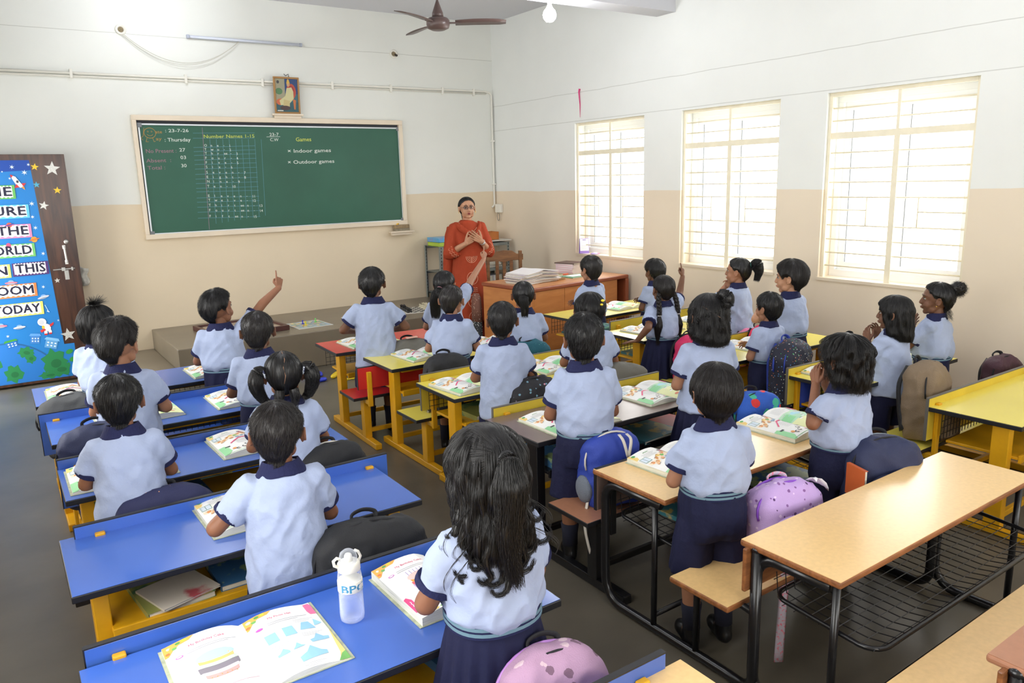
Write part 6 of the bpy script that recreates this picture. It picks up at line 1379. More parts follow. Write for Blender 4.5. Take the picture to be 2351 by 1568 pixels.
def hair_bob(ctrl=Z_BOB, thick=0.014, flare=0.12, curl=0.0, n=900, clip=None, bun=None, tuft=False, lump=0.008, earring=False, part=None):
    def f(t, HM, seed, k):
        R = random.Random(seed); h = Hair(ctrl, thick, hang=True, flare=flare, seed=seed, lump=lump, whorl=6)
        h.strands(n, full=True, npt=12 if curl else 9, lift=0.003+curl, rnd=0.004+curl*1.5); ex = []
        if curl:
            for _ in range(150):
                phi = R.uniform(55, 305); q = R.uniform(0.35, 0.98); c = Vector(h.pt(phi, q, 0.002)); a0 = R.uniform(0, 6); rr = R.uniform(0.008, 0.015); ax = Vector((R.uniform(-1, 1), R.uniform(-1, 1), R.uniform(-.3, .3))).normalized(); u = ax.orthogonal().normalized(); w = ax.cross(u)
                for s_ in range(3): h.S.append([tuple(c+(u*math.cos(a0+j*0.75)+w*math.sin(a0+j*0.75))*rr*(1-0.04*j)+ax*(0.001*s_+0.001*j)) for j in range(9)])
        if bun: ex.append(tail(None, h.S, bun, 0.014, 0.027, 0.012, R, 260, 0.004, mid=0.5))
        if tuft:
            ex.append(tail(None, h.S, [(0.01, -0.01, 0.095), (0.012, -0.014, 0.118), (0.016, -0.018, 0.128)], 0.018, 0.024, 0.016, R, 120, 0.006))
            for _ in range(420):
                a = R.uniform(0, 2*PI); l = R.uniform(0.025, 0.068); e = R.uniform(0.2, 1.3); b = Vector((0.015+0.008*math.cos(a), -0.018+0.008*math.sin(a), 0.124)); d = Vector((math.cos(a)*math.cos(e)+0.35, math.sin(a)*math.cos(e), math.sin(e)))
                h.S.append([tuple(b+d*l*j/4-Vector((0, 0, 0.008))*(j/4)**2) for j in range(5)])
        o = add_hair(t, HM, h, ex)
        if clip: sub('hair_clip', MB().ball(h.pt(clip[0], clip[1], 0.006), (0.012, 0.012, 0.008), 12).ball(h.pt(clip[0]+12, clip[1]+0.04, 0.006), (0.010, 0.010, 0.007), 12), mat('yellow_clip', (242, 214, 50), 0.4), o)
        if part: parting(h, o, part)
        if earring:
            for s in (-1, 1): e = sub('earring', MB().ball((s*0.080, 0.004, -0.034), 0.004, 10), mat('gold_stud', (212, 176, 90), 0.25, metal=1.0), t); e.matrix_local = HM
    return f
def hair_pigtails(t, HM, seed, k):
    R = random.Random(seed); h = Hair(Z_TIED, 0.008, seed=seed, lump=0.002); h.strands(900, 0.35, 6, 0.001, 0.001); ex = []
    for s in (-1, 1):
        p = [(s*0.075, -0.03, 0.02), (s*0.098, -0.034, 0.035), (s*0.118, -0.036, 0.01), (s*0.118, -0.035, -0.04), (s*0.100, -0.03, -0.085), (s*0.085, -0.028, -0.10)]
        ex.append(tail(None, h.S, p, 0.016, 0.030, 0.010, R, 420, 0.003, mid=0.5))
        ex.append(tail(None, h.S, [(s*0.03, -0.085, -0.05), (s*0.034, -0.088, -0.09), (s*0.03, -0.086, -0.13)], 0.02, 0.02, 0.006, R, 90, 0.004))
    o = add_hair(t, HM, h, ex)
    for s in (-1, 1): sub('hair_band', MB().tube([(s*(0.084+0.004*math.sin(a)), -0.032+0.021*math.cos(a), 0.024+0.021*math.sin(a)) for a in [2*PI*i/14 for i in range(14)]], 0.005, 6, closed=True), mat('striped_band', (190, 196, 204), 0.5, rgb2=(40, 44, 80), vscale=120, thr=0.5), o)
    parting(h, o, [(0, 0.7), (4, 0.45), (10, 0.22), (180, 0.1), (176, 0.3), (184, 0.45), (180, 0.6), (186, 0.75)])
def hair_braids(t, HM, seed, k):
    R = random.Random(seed); h = Hair(Z_TIED, 0.008, seed=seed, lump=0.003); h.strands(1100, 0.4, 6, 0.0015, 0.002); ex = []
    for s in (-1, 1):
        A0 = arc_path([(s*0.062, -0.045, -0.02), (s*0.078, -0.06, -0.075), (s*0.082, -0.075, -0.13), (s*0.084, -0.08, -0.18)], 14)
        for ph in (0, 2*PI/3, 4*PI/3):
            P = []
            for i, c in enumerate(A0): tt = i/3.2+ph; P.append(c+Vector((0.010*math.sin(tt), 0.005*math.sin(2*tt), 0)))
            rr = [0.0105-0.002*i/len(P) for i in range(len(P))]; ex.append(tube_np(P, rr, 8, 0.2, R.random()*9)); path_strands(h.S, P, rr, 50, R, 0)
        ex.append(tail(None, h.S, [(s*0.084, -0.08, -0.185), (s*0.088, -0.082, -0.24), (s*0.094, -0.08, -0.31), (s*0.09, -0.076, -0.37)], 0.010, 0.028, 0.008, R, 420, 0.005, mid=0.45, tailx=0.05))
    o = add_hair(t, HM, h, ex, mt=M_HAIRB)
    for s in (-1, 1): sub('hair_band', MB().tube([(s*0.084+0.013*math.cos(a), -0.08+0.013*math.sin(a), -0.184) for a in [2*PI*i/12 for i in range(12)]], 0.003, 6, closed=True), mat('white_band', (222, 216, 214), 0.5), o)
def hair_long(t, HM, seed, k):
    """loose waist-long hair, upper part gathered into a tie at the back of the crown"""
    R = random.Random(seed); zc = [(0, 0.060), (30, 0.052), (52, 0.02), (64, -0.07), (76, -0.11), (95, -0.14), (130, -0.18), (180, -0.20)]
    h = Hair(zc, 0.013, hang=True, flare=-0.02, seed=seed, lump=0.012)
    h.strands(5200, full=True, npt=16, lift=0.012, rnd=0.016); ex = []
    for i in range(46):      # loose wavy locks over the back
        phi = R.uniform(80, 280); q0 = R.uniform(0.35, 0.6); ext = R.uniform(-0.03, 0.05); w = R.uniform(0.006, 0.018); f0 = R.uniform(0, 6); side = math.sin(math.radians(phi)); P = []
        for j in range(16):
            tt = j/15; x, y, z = h.pt(phi+R.uniform(-1, 1), min(1, q0+(1-q0)*tt), 0.004+0.006*tt)
            z -= ext*tt; wave = w*tt*math.sin(f0+tt*7); P.append(Vector((x+wave+0.012*side*tt*tt, y-0.006*tt, z)))
        if R.random() < 0.6:     # curl at the tip
            c = P[-1]; sgn = 1 if R.random() < 0.5 else -1; rr = R.uniform(0.012, 0.024)
            for j in range(1, 7): a = j*0.5; P.append(c+Vector((sgn*rr*(1-math.cos(a)), 0, -rr*math.sin(a))))
        r = taper(len(P), 0.006, 0.010, 0.0015, 0.4); ex.append(tube_np(P, r, 7, 0.3, i)); path_strands(h.S, P, r, 46, R, 0.002, tail=0.01)
    for s in (-1, 1):        # stray wisps bowing out over the shoulders
        for i in range(4 if s < 0 else 3):
            r0 = R.uniform(0.03, 0.055)*(1.2 if s < 0 else 0.7); c = Vector((s*(0.070+R.uniform(-0.01, 0.01)), -0.075, -0.05-0.035*i-R.uniform(0, 0.02))); e = Vector((s*R.uniform(0.02, 0.07), -0.03, -R.uniform(0.05, 0.10))); tw = R.uniform(-0.3, 0.3); P = []
            for j in range(12): u = j/11; P.append(c+e*u+Vector((s*r0*math.sin(PI*u*0.9+tw), -0.012*math.sin(PI*u), 0)))
            for _ in range(5): f0 = R.uniform(-1, 1)*0.006; h.S.append([tuple(p+Vector((f0*math.sin(j*0.3), R.uniform(-.0008, .0008), f0*0.5+R.uniform(-.001, .001)))) for j, p in enumerate(P)])
    B = (0.006, -0.100, 0.062)
    ex.append(tail(None, h.S, [B, (0.006, -0.122, 0.052), (0.004, -0.132, 0.01), (0.0, -0.134, -0.05), (-0.006, -0.132, -0.11), (0.0, -0.128, -0.17), (0.008, -0.126, -0.21)], 0.012, 0.036, 0.008, R, 900, 0.006, mid=0.35, tailx=0.05))
    for _ in range(900):     # hair pulled from the crown into the tie
        phi = R.uniform(-85, 85)+180 if R.random() < 0.7 else R.uniform(0, 360); q = R.uniform(0.0, 0.42); a = Vector(h.pt(phi, q, 0.002)); b = Vector(B); P = []
        for j in range(8):
            tt = j/7; p = a.lerp(b, tt); d = p-Vector(HC); n = Vector((d.x/(HR[0]+0.016), d.y/(HR[1]+0.016), d.z/(HR[2]+0.016))); L = n.length
            if L < 1: p = Vector(HC)+d/L
            P.append(tuple(p+Vector((0, -0.001, 0.0015))))
        h.S.append(P)
    o = add_hair(t, HM, h, ex, mt=M_HAIR, rad=0.00055)
    sub('hair_band', MB().tube([(0.006+0.016*math.cos(a), -0.108, 0.058+0.016*math.sin(a)) for a in [2*PI*i/14 for i in range(14)]], 0.006, 8, closed=True), M_BLACK, o)
def hair_puff(t, HM, seed, k):
    R = random.Random(seed); h = Hair(Z_TIED, 0.008, seed=seed, lump=0.004); h.strands(1100, 0.3, 7, 0.003, 0.004)
    c = Vector((0.0, -0.115, 0.075)); ex = []; mb = MB().ball(c, (0.040, 0.044, 0.042), 16); V, F = remesh(mb, 0.006, 2); V = folds(V, F, 0.008, 3, 60, 60, 0); ex.append((V, F))
    for _ in range(1500):
        d = Vector((R.gauss(0, 1), R.gauss(0, 1), R.gauss(0, 1))).normalized(); a0 = R.uniform(0, 6); u = d.orthogonal().normalized(); w = d.cross(u); l = R.uniform(0.036, 0.062)
        h.S.append([tuple(c+d*l*(0.55+0.45*j/6)+(u*math.cos(a0+j*1.1)+w*math.sin(a0+j*1.1))*0.005+Vector((0, 0, -0.006*(j/6)))) for j in range(7)])
    for _ in range(160): # curls at the nape
        b = Vector((R.uniform(-0.055, 0.055), -0.07+R.uniform(-0.02, 0.03), R.uniform(-0.10, -0.045))); a0 = R.uniform(0, 6)
        h.S.append([tuple(b+Vector((0.006*math.cos(a0+j), 0.006*math.sin(a0+j)-0.002*j, -0.004*j))) for j in range(8)])
    o = add_hair(t, HM, h, ex)
    sub('hair_band', MB().tube([(0.024*math.cos(a), -0.088-0.008*math.sin(a), 0.062+0.022*math.sin(a)) for a in [2*PI*i/14 for i in range(14)]], 0.006, 6, closed=True), mat('red_band', (190, 60, 40), 0.6), o)
    for s in (-1, 1): e = sub('earring', MB().ball((s*0.081, 0.004, -0.034), 0.004, 10), mat('gold_stud', (212, 176, 90), 0.25, metal=1.0), t); e.matrix_local = HM
AR = {'L': {}, 'R': {}}
def down(s): return {'l': (s*0.165, 0.06, 0.66), 'hint': (s*1, -0.5, 0)}
FRONT = {'L': {'l': (-0.03, 0.15, 0.74)}, 'R': {'l': (0.03, 0.16, 0.76)}}
LOW = {'L': {'l': (-0.05, 0.17, 0.72), 'hint': (-0.8, -0.35, -0.6)}, 'R': {'l': (0.05, 0.17, 0.72), 'hint': (0.8, -0.35, -0.6)}}
NECK = {'L': {'l': (-0.03, 0.10, 0.945), 'hint': (-0.6, 0.5, -1), 'pose': 'relax'}, 'R': {'l': (0.03, 0.11, 0.93), 'hint': (0.6, 0.4, -1), 'pose': 'relax'}}
person('pupil with bobbed black hair and a spiky top tuft at the foremost blue desk', -5.19, -3.76, 1.17, 28, 48, 4, hair_bob(Z_BOY, 0.018, 0.0, tuft=True, n=700), FRONT, tuck=True, bottom='shorts', skin=0)
person('boy with brushed-up dark brown hair at the second blue desk', -5.19, -4.63, 1.20, 22, 40, -2, hair_boy(Z_BOY, 0.016, 1500, M_HAIRB, 0.2, 0.010, 1.5), LOW, tuck=False, hem=0.60, skin=2, fold=0.012)
person('boy with short black hair and a small bald whorl at the third blue desk', -5.31, -5.48, 1.12, 6, 4, -4, hair_boy(Z_CROP, 0.013, 1500), LOW, tuck=False, hem=0.58, skin=0)
person('boy at the foremost blue desk raising his right arm, index finger up', -4.52, -3.76, 1.19, 20, 62, 6, hair_boy(Z_BOY, 0.015, 1300, None, 0.2, 0.008, 1.3), {'L': LOW['L'], 'R': {'w': (-4.115, -3.70, 1.15), 'e': (-4.24, -3.74, 1.065), 'f': (0.15, 0.1, 1), 'p': (-0.2, 1, 0.1), 'pose': 'point'}}, tuck=True, skin=0)
person('boy with close-cropped hair at the right end of the second blue desk', -4.53, -4.62, 1.17, 14, 14, -3, hair_boy(Z_CROP, 0.008, 1300, M_HAIRB, 0.10, 0.004), LOW, tuck=True, skin=1)
person('girl with centre parting and two bunches at the third blue desk', -4.67, -5.47, 1.12, 12, 12, -4, hair_pigtails, LOW, tuck=False, hem=0.55, bottom='skirt', skin=0)
person('tall boy in an untucked shirt in front of the black bag, left file', -4.95, -6.28, 1.13, 10, 20, -2, hair_boy(Z_CROP, 0.012, 1600, M_HAIRB, 0.14, 0.005), {'L': {'l': (-0.14, 0.15, 0.80), 'hint': (-0.8, -0.35, -0.6)}, 'R': LOW['R']}, tuck=False, hem=0.47, skin=0, fold=0.013, vox=0.007)
person('girl with loose waist-long black hair in the middle foreground', -4.675, -7.12, 1.21, 4, 10, -2, hair_long, LOW, tuck=True, bottom='skirt', skin=0, fold=0.014, vox=0.007)
person('boy with short black hair at the red desk, arms bent', -3.43, -3.63, 1.23, 24, 26, 0, hair_boy(Z_BOY, 0.012, 900), {'L': {'l': (-0.13, 0.14, 0.72), 'hint': (-0.9, -0.5, -0.5)}, 'R': {'l': (0.13, 0.14, 0.72), 'hint': (0.9, -0.5, -0.5)}}, tuck=False, hem=0.50, skin=1)
person('girl with a wavy low ponytail and pink band pointing toward the teacher', -2.84, -3.63, 1.16, 32, 52, 4, hair_pony((0.0, -0.098, -0.005), [(0.0, -0.13, -0.03), (-0.02, -0.145, -0.09), (-0.03, -0.14, -0.15), (-0.035, -0.135, -0.21)], (0.016, 0.040, 0.016), (206, 150, 160), 0.012, 900), {'L': LOW['L'], 'R': {'w': (-2.33, -3.38, 1.17), 'e': (-2.53, -3.50, 1.03), 'f': (0.4, 0.2, 1), 'p': (-0.3, 1, 0.1), 'pose': 'point'}}, tuck=True, skin=2)
person('boy with buzz-cut hair leaning at the left of the yellow desk behind the red one', -3.20, -4.33, 1.15, 38, 46, 0, hair_boy(Z_CROP, 0.006, 900, M_HAIRB, 0.08, 0.003), LOW, tuck=True, skin=2, lean=12, fold=0.013)
person('boy with round cropped head behind the desk by the black flowery bag', -3.36, -5.20, 1.16, 28, 28, -4, hair_boy(Z_CROP, 0.007, 1200, None, 0.10, 0.004), LOW, tuck=False, hem=0.52, skin=0)
person('girl with a straight ponytail and violet band in front of the teacher desk', -2.60, -4.32, 1.12, 26, 34, 0, hair_pony((0.0, -0.100, 0.01), [(0.0, -0.13, 0.0), (0.005, -0.135, -0.06), (0.005, -0.125, -0.12)], (0.013, 0.032, 0.02), (90, 50, 150), 0.0, 500), LOW, tuck=True, skin=0)
person('boy in shorts standing full length by the blue backpack', -3.48, -6.05, 1.21, 30, 26, -3, hair_boy(Z_CROP, 0.011, 1800, None, 0.12, 0.006, 1.4), {'L': {'l': (-0.02, 0.12, 0.72), 'hint': (-0.8, -0.35, -0.6)}, 'R': FRONT['R']}, tuck=True, skin=0, vox=0.007, fold=0.014, bz=0.66)
person('child with a black bob and yellow clip behind the full-length boy', -2.73, -5.20, 1.14, 30, 40, 0, hair_bob(Z_CROP, 0.018, 0.0, clip=(118, 0.42), n=900), LOW, tuck=True, bottom='skirt', skin=0)
person('girl with shoulder-length hair, a side bun and slanting parting', -2.66, -6.05, 1.22, 20, 18, 0, hair_bob(Z_BOB, 0.013, 0.10, curl=0.002, n=1500, bun=[(0.015, -0.06, 0.095), (0.03, -0.075, 0.118), (0.05, -0.088, 0.10), (0.045, -0.098, 0.07), (0.02, -0.10, 0.075)], part=[(300, 0.45), (270, 0.36), (230, 0.34), (200, 0.42), (175, 0.50), (160, 0.56)]), {'L': {'l': (-0.02, 0.12, 0.72), 'hint': (-0.8, -0.35, -0.6)}, 'R': LOW['R']}, tuck=False, hem=0.60, bottom='skirt', skin=2)
person('child with smooth black hair and a gold ear stud at the blond wood desk', -3.53, -6.86, 1.14, 24, 22, -2, hair_boy([(0, 0.055), (40, 0.045), (62, 0.01), (74, -0.035), (84, -0.01), (100, -0.04), (120, -0.085), (180, -0.10)], 0.016, 2200, M_HAIRB, 0.25, 0.004), {'L': {'l': (-0.02, 0.12, 0.72), 'hint': (-0.8, -0.35, -0.6)}, 'R': FRONT['R']}, tuck=True, skin=2, vox=0.007, fold=0.014)
person('girl with a curly chin-length black bob clasping her hands at her chin', -2.73, -6.86, 1.14, 10, 0, 0, hair_bob(Z_BOB, 0.016, -0.02, curl=0.006, n=1500, lump=0.022), {'L': {'w': (-2.745, -6.74, 0.89), 'e': (-2.885, -6.83, 0.765), 'f': (0.15, 0.25, 1), 'p': (1, 0, 0)}, 'R': {'l': (0.03, 0.13, 0.93), 'hint': (1, 0, -1), 'f': (-0.1, 0.2, 1), 'p': (-1, 0, 0)}}, tuck=True, skin=0, bottom='trousers', fold=0.014, vox=0.007)
person('boy with short hair standing in front of the teacher desk', -1.55, -3.80, 1.18, -8, -12, -4, hair_boy(Z_CROP, 0.009, 900, M_HAIRB, 0.12, 0.004, 1.3), {'L': {'l': (-0.02, 0.12, 0.72), 'hint': (-0.8, -0.35, -0.6)}, 'R': FRONT['R']}, tuck=True, skin=2)
person('small boy at the right end of the foremost yellow desk, in profile', -0.82, -3.80, 1.09, -4, -8, 0, hair_boy(Z_BOY, 0.016, 900, None, 0.2, 0.006, 1.2), {'L': {'l': (-0.02, 0.12, 0.72), 'hint': (-0.8, -0.35, -0.6)}, 'R': FRONT['R']}, tuck=True, skin=1)
person('girl with two long braids pointing up and resting a hand on her desk', -1.64, -4.72, 1.11, 18, 10, 0, hair_braids, {'L': {'w': (-1.875, -4.70, 0.640), 'e': (-1.845, -4.78, 0.74), 'f': (-0.5, 0.6, -0.15), 'p': (0, 0, -1), 'pose': 'flat'}, 'R': {'w': (-1.335, -4.62, 1.05), 'e': (-1.375, -4.63, 0.93), 'f': (0.0, 0.05, 1), 'p': (-0.4, 1, 0), 'pose': 'point'}}, tuck=True, bottom='skirt', skin=1)
person('girl with a tousled high ponytail holding her hands at her neck by the window', -0.80, -4.70, 1.17, -2, -30, 2, hair_pony((0.0, -0.095, 0.055), [(0.0, -0.135, 0.06), (0.0, -0.16, 0.01), (0.0, -0.15, -0.05)], (0.018, 0.042, 0.016), (40, 90, 80), 0.016, 1100), NECK, tuck=False, hem=0.56, skin=2)
person('small boy with a faded haircut at the third desk of the window file', -1.56, -5.58, 1.06, 2, -8, 0, hair_boy(Z_CROP, 0.010, 1200, None, 0.12, 0.004, 1.5), {'L': {'l': (-0.02, 0.12, 0.72), 'hint': (-0.8, -0.35, -0.6)}, 'R': FRONT['R']}, tuck=True, skin=2)
person('tall boy with thick black hair and pale profile by the window wall', -1.13, -5.42, 1.22, 0, -30, -2, hair_boy(Z_BOY, 0.019, 1300, M_HAIRB, 0.25, 0.004, 1.2), {'L': {'l': (-0.06, 0.15, 0.90), 'hint': (-1, -0.3, -0.8)}, 'R': FRONT['R']}, tuck=True, skin=3)
person('girl with a straight shoulder-length bob raising her hands at the second last desk', -1.37, -6.30, 1.10, 0, -22, 0, hair_bob(Z_SHOUL, 0.014, 0.06, n=1800), {'L': {'l': (-0.05, 0.13, 0.88), 'hint': (-0.8, -0.2, -1), 'f': (0.0, 0.3, 1), 'p': (1, 0, 0)}, 'R': {'l': (0.03, 0.12, 0.90), 'hint': (0.8, 0, -1), 'f': (-0.1, 0.2, 1), 'p': (-1, 0, 0)}}, tuck=False, hem=0.56, skin=1, vox=0.0078, fold=0.013)
person('girl with a curly puff ponytail, hands crossed on her chest, by the window wall', -0.86, -6.28, 1.13, -6, -34, 2, hair_puff, {'L': {'l': (-0.01, 0.135, 0.875), 'hint': (-0.8, 0.1, -1), 'f': (0.8, 0.2, 0.5), 'p': (0, -1, 0), 'pose': 'flat'}, 'R': {'l': (0.02, 0.15, 0.83), 'hint': (0.8, 0.1, -1), 'f': (-0.8, 0.2, 0.5), 'p': (0, -1, 0), 'pose': 'flat'}}, tuck=True, bottom='trousers', skin=1, vox=0.0078)
# ------------------------------------------------------------------ the teacher
M_KUR = mat('rust_orange_cotton', (156, 62, 36), 0.8, var=0.07, vscale=10, bump=0.25, bscale=50, spec=0.2)
M_MOTIF = mat('pale_block_print', (216, 150, 120), 0.8)
def teacher():
    x, y, az, H, k = -1.40, -1.58, 192, 1.63, 1.63/1.6
    t = thing('person', 'woman in a long rust-orange tunic and glasses, both hands crossed on her chest', 'person', (x, y, 0), -math.radians(az)); SK = skin_mat(3)
    def L3(a, b, c): return Vector((a*k, b*k, c*k))
    body = MB(); body.capsule(L3(0, 0, 0.9), L3(0, 0, 1.2), 0.11*k, 0.10*k); body.capsule(L3(-0.13, 0, 1.30), L3(0.13, 0, 1.30), 0.045*k, 0.045*k); body.capsule(L3(0, -0.01, 1.30), L3(0, 0.0, 1.42), 0.052*k, 0.046*k)
    for s in (-1, 1): body.capsule(L3(s*0.08, 0, 0.8), L3(s*0.085, 0.02, 0.45), 0.08*k, 0.06*k); body.capsule(L3(s*0.085, 0.02, 0.45), L3(s*0.09, 0, 0.09), 0.055*k, 0.035*k); body.capsule(L3(s*0.09, -0.02, 0.05), L3(s*0.095, 0.13, 0.03), 0.033*k, 0.026*k)
    kur = MB(); hands = []; EL = {}
    for side, s in (('L', -1), ('R', 1)):
        sh = L3(s*0.138, 0.0, 1.285); wr = L3(s*0.085, 0.175, 1.135) if side == 'R' else L3(s*0.085, 0.195, 1.15); el = two_bone(sh, wr, 0.27*k, 0.22*k, (s*0.55, -0.2, -1.0)); EL[side] = (sh, el, wr)
        body.capsule(sh, el, 0.05*k, 0.042*k); body.capsule(el, wr, 0.040*k, 0.027*k)
        hands.append(place_hand('flat', side, wr, (-s*0.86, 0.10, 0.58), (0.1*s, -1, 0.1), 1.0*k))
        kur.tube([sh-(el-sh).normalized()*0.03, sh.lerp(el, 0.5), el], [0.060*k, 0.064*k, 0.062*k], 18); kur.ball(sh, (0.062*k, 0.064*k, 0.058*k), 16); kur.ball(el, 0.062*k, 16)
        q = el.lerp(wr, 0.42); kur.tube([el, q], [0.061*k, 0.064*k], 18)
        d = (wr-el).normalized(); u = d.orthogonal().normalized(); w = d.cross(u); c = el.lerp(wr, 0.36); m = MB()
        zz = [c+(u*math.cos(2*PI*i/24)+w*math.sin(2*PI*i/24))*0.067*k+d*(0.009 if i % 2 else -0.009) for i in range(24)]; m.tube(zz, 0.0035, 5, closed=True)
        zz = [p-d*0.028 for p in zz]; m.tube(zz, 0.003, 5, closed=True)
        EL[side] += (m,)
    V, F = remesh(body, 0.009, 3); parts = [(V, F, 0)]+[(h[0], h[1], 0) for h in hands]
    hc = L3(0, 0.012, 1.487); HS = 1.09*k; Mh = Matrix.Rotation(math.radians(-6), 3, 'Z') @ Matrix.Rotation(math.radians(4), 3, 'X')
    Vh, Fh = head_template(True); parts.append((Vh*HS @ rot_np(Mh).T+np.array(hc), Fh, 0)); HM = Matrix.Translation(hc) @ Mh.to_4x4() @ Matrix.Scale(HS, 4)
    obj('body', np_mesh('body', parts, [SK]), None, t)
    for s in (-1, 1):
        eo = obj('eye', MB().ball((s*0.027, 0.0640, 0.004), (0.0130, 0.009, 0.0072), 14), M_EYEW, t, smooth=True); eo.matrix_local = HM
        obj('iris', MB().ball((s*0.027, 0.0690, 0.003), (0.0066, 0.0055, 0.006), 10), M_IRIS, eo, smooth=True)
        obj('eyelid', MB().tube([(s*0.014, 0.0725, 0.008), (s*0.027, 0.0752, 0.0115), (s*0.040, 0.068, 0.008)], [0.001, 0.0018, 0.001], 6), M_IRIS, eo, smooth=True)
        lo = obj('eyebrow', MB().tube([(s*0.010, 0.0805, 0.021), (s*0.026, 0.0785, 0.028), (s*0.044, 0.066, 0.022)], [0.0022, 0.0028, 0.0012], 6), M_HAIR, t, smooth=True); lo.matrix_local = HM
    lp = obj('lips', MB().tube([(-0.022, 0.0725, -0.0500), (-0.009, 0.0815, -0.0468), (0.009, 0.0815, -0.0468), (0.022, 0.0725, -0.0500)], [0.0010, 0.0030, 0.0030, 0.0010], 8).tube([(-0.019, 0.0725, -0.0530), (-0.006, 0.0795, -0.0578), (0.006, 0.0795, -0.0578), (0.019, 0.0725, -0.0530)], [0.0010, 0.0032, 0.0032, 0.0010], 8), lip_mat(3), t, smooth=True); lp.matrix_local = HM
    mo = obj('mouth_opening', MB().ball((0, 0.0775, -0.0520), (0.013, 0.005, 0.0030), 10), mat('mouth_dark', (60, 22, 24), 0.6), lp, smooth=True)
    bi = obj('forehead_dot', MB().ball((0, 0.0785, 0.034), (0.0022, 0.0012, 0.0022), 8), mat('maroon_dot', (110, 20, 30), 0.4), t, smooth=True); bi.matrix_local = HM
    g = MB()
    for s in (-1, 1): g.tube([(s*(0.028+0.0185*math.copysign(abs(math.cos(a))**0.6, math.cos(a))), 0.0875-0.006*abs(math.cos(a)), 0.003+0.0125*math.copysign(abs(math.sin(a))**0.6, math.sin(a))) for a in [2*PI*i/20 for i in range(20)]], 0.0024, 6, closed=True); g.tube([(s*0.046, 0.083, 0.006), (s*0.074, 0.03, 0.006), (s*0.079, -0.004, 0.004)], 0.0013, 6)
    g.tube([(-0.0095, 0.087, 0.004), (0, 0.0895, 0.007), (0.0095, 0.087, 0.004)], 0.0015, 6)
    go = obj('glasses_frame', g, mat('dark_plum_frame', (44, 30, 40), 0.3), t, smooth=True); go.matrix_local = HM
    for s in (-1, 1): obj('lens', MB().prism([(s*0.028+0.0175*math.copysign(abs(math.cos(a))**0.6, math.cos(a)), 0.003+0.0115*math.copysign(abs(math.sin(a))**0.6, math.sin(a))) for a in [2*PI*i/16 for i in range(16)]], 0.084, 0.0845, M=Matrix(((1, 0, 0), (0, 0, 1), (0, 1, 0)))), M_GLASS, go)
    for s in (-1, 1):
        e = obj('earring', MB().ball((s*0.081, 0.006, -0.032), 0.004, 10).tube([(s*0.081, 0.006, -0.034), (s*0.081, 0.006, -0.045)], 0.002, 6), mat('gold_stud', (212, 176, 90), 0.25, metal=1.0), t); e.matrix_local = HM
    h = Hair([(0, 0.078), (25, 0.073), (50, 0.054), (68, 0.028), (82, 0.014), (98, 0.004), (114, -0.035), (140, -0.070), (180, -0.078)], 0.008, seed=77, lump=0.002); h.strands(1500, 0.2, 6, 0.0006, 0.0006)
    R = random.Random(5); tl = tail(None, h.S, [(0, -0.095, -0.01), (0.0, -0.125, -0.03), (0.0, -0.12, -0.09), (0.0, -0.115, -0.18), (0.01, -0.11, -0.26)], 0.016, 0.028, 0.012, R, 300)
    for s in (-1, 1):
        for _ in range(0): h.S.append([tuple(Vector((s*0.072, 0.012, 0.0))+Vector((s*0.004*j*R.uniform(.2, 1)/3, 0.001*j, -0.013*j))) for j in range(6)])
    add_hair(t, HM, h, [tl])
    # tunic
    rows = [(0.30, .215, .165, 0, 0), (0.31, .22, .17, 0, 0), (0.55, .20, .155, 0, 0), (0.80, .182, .145, 0, 0.004), (0.95, .165, .135, 0, 0.006), (1.08, .155, .130, 0, .012), (1.18, .158, .135, 0, .014), (1.26, .155, .105, 0, .004), (1.315, .120, .080, 0, -.004), (1.345, .085, .062, 0, -.004), (1.365, .060, .055, 0, 0)]
    sb = ring_loft([(z*k, rx*k, ry*k, cx, cy) for z, rx, ry, cx, cy in rows], 32); sb.add(kur.v, kur.f); V, F = remesh(sb, 0.0105, 4); V = folds(V, F, 0.011, 4, 8, 1.6, 0.15)
    ko = obj('tunic', np_mesh('tunic', [(V, F, 0)], [M_KUR]), None, t)
    for sd in 'LR': obj('sleeve_zigzag', EL[sd][3], M_MOTIF, ko)
    # dupatta over the chest and right shoulder
    dv = MB(); dv.tube(arc_path([L3(-0.14, -0.08, 1.29), L3(-0.125, 0.02, 1.318), L3(-0.08, 0.12, 1.26), L3(0, 0.165, 1.20), L3(0.08, 0.12, 1.27), L3(0.125, 0.02, 1.318), L3(0.14, -0.08, 1.29)], 5), 0.020*k, 12, flat=1.6)
    dv.tube(arc_path([L3(0.14, -0.09, 1.29), L3(0.175, -0.12, 1.1), L3(0.19, -0.12, 0.8), L3(0.20, -0.12, 0.45)], 5), 0.035*k, 12, flat=1.6)
    dv.tube(arc_path([L3(-0.14, -0.09, 1.29), L3(-0.17, -0.15, 1.1), L3(-0.18, -0.15, 0.8), L3(-0.18, -0.14, 0.55)], 5), 0.035*k, 12, flat=1.6)
    V, F = remesh(dv, 0.010, 3); V = folds(V, F, 0.009, 9, 14, 2.5, 0.3); obj('shawl', np_mesh('shawl', [(V, F, 0)], [M_KUR]), None, t)
    # block-printed roundels down the front, laid on the cloth
    def front_y(x_, z_):
        i = np.where((abs(V0[:, 0]-x_) < 0.02) & (abs(V0[:, 2]-z_) < 0.02))[0]; return V0[i, 1].max()+0.0025 if len(i) else 0.16
    V0 = np.array([v.co[:] for v in ko.data.vertices])
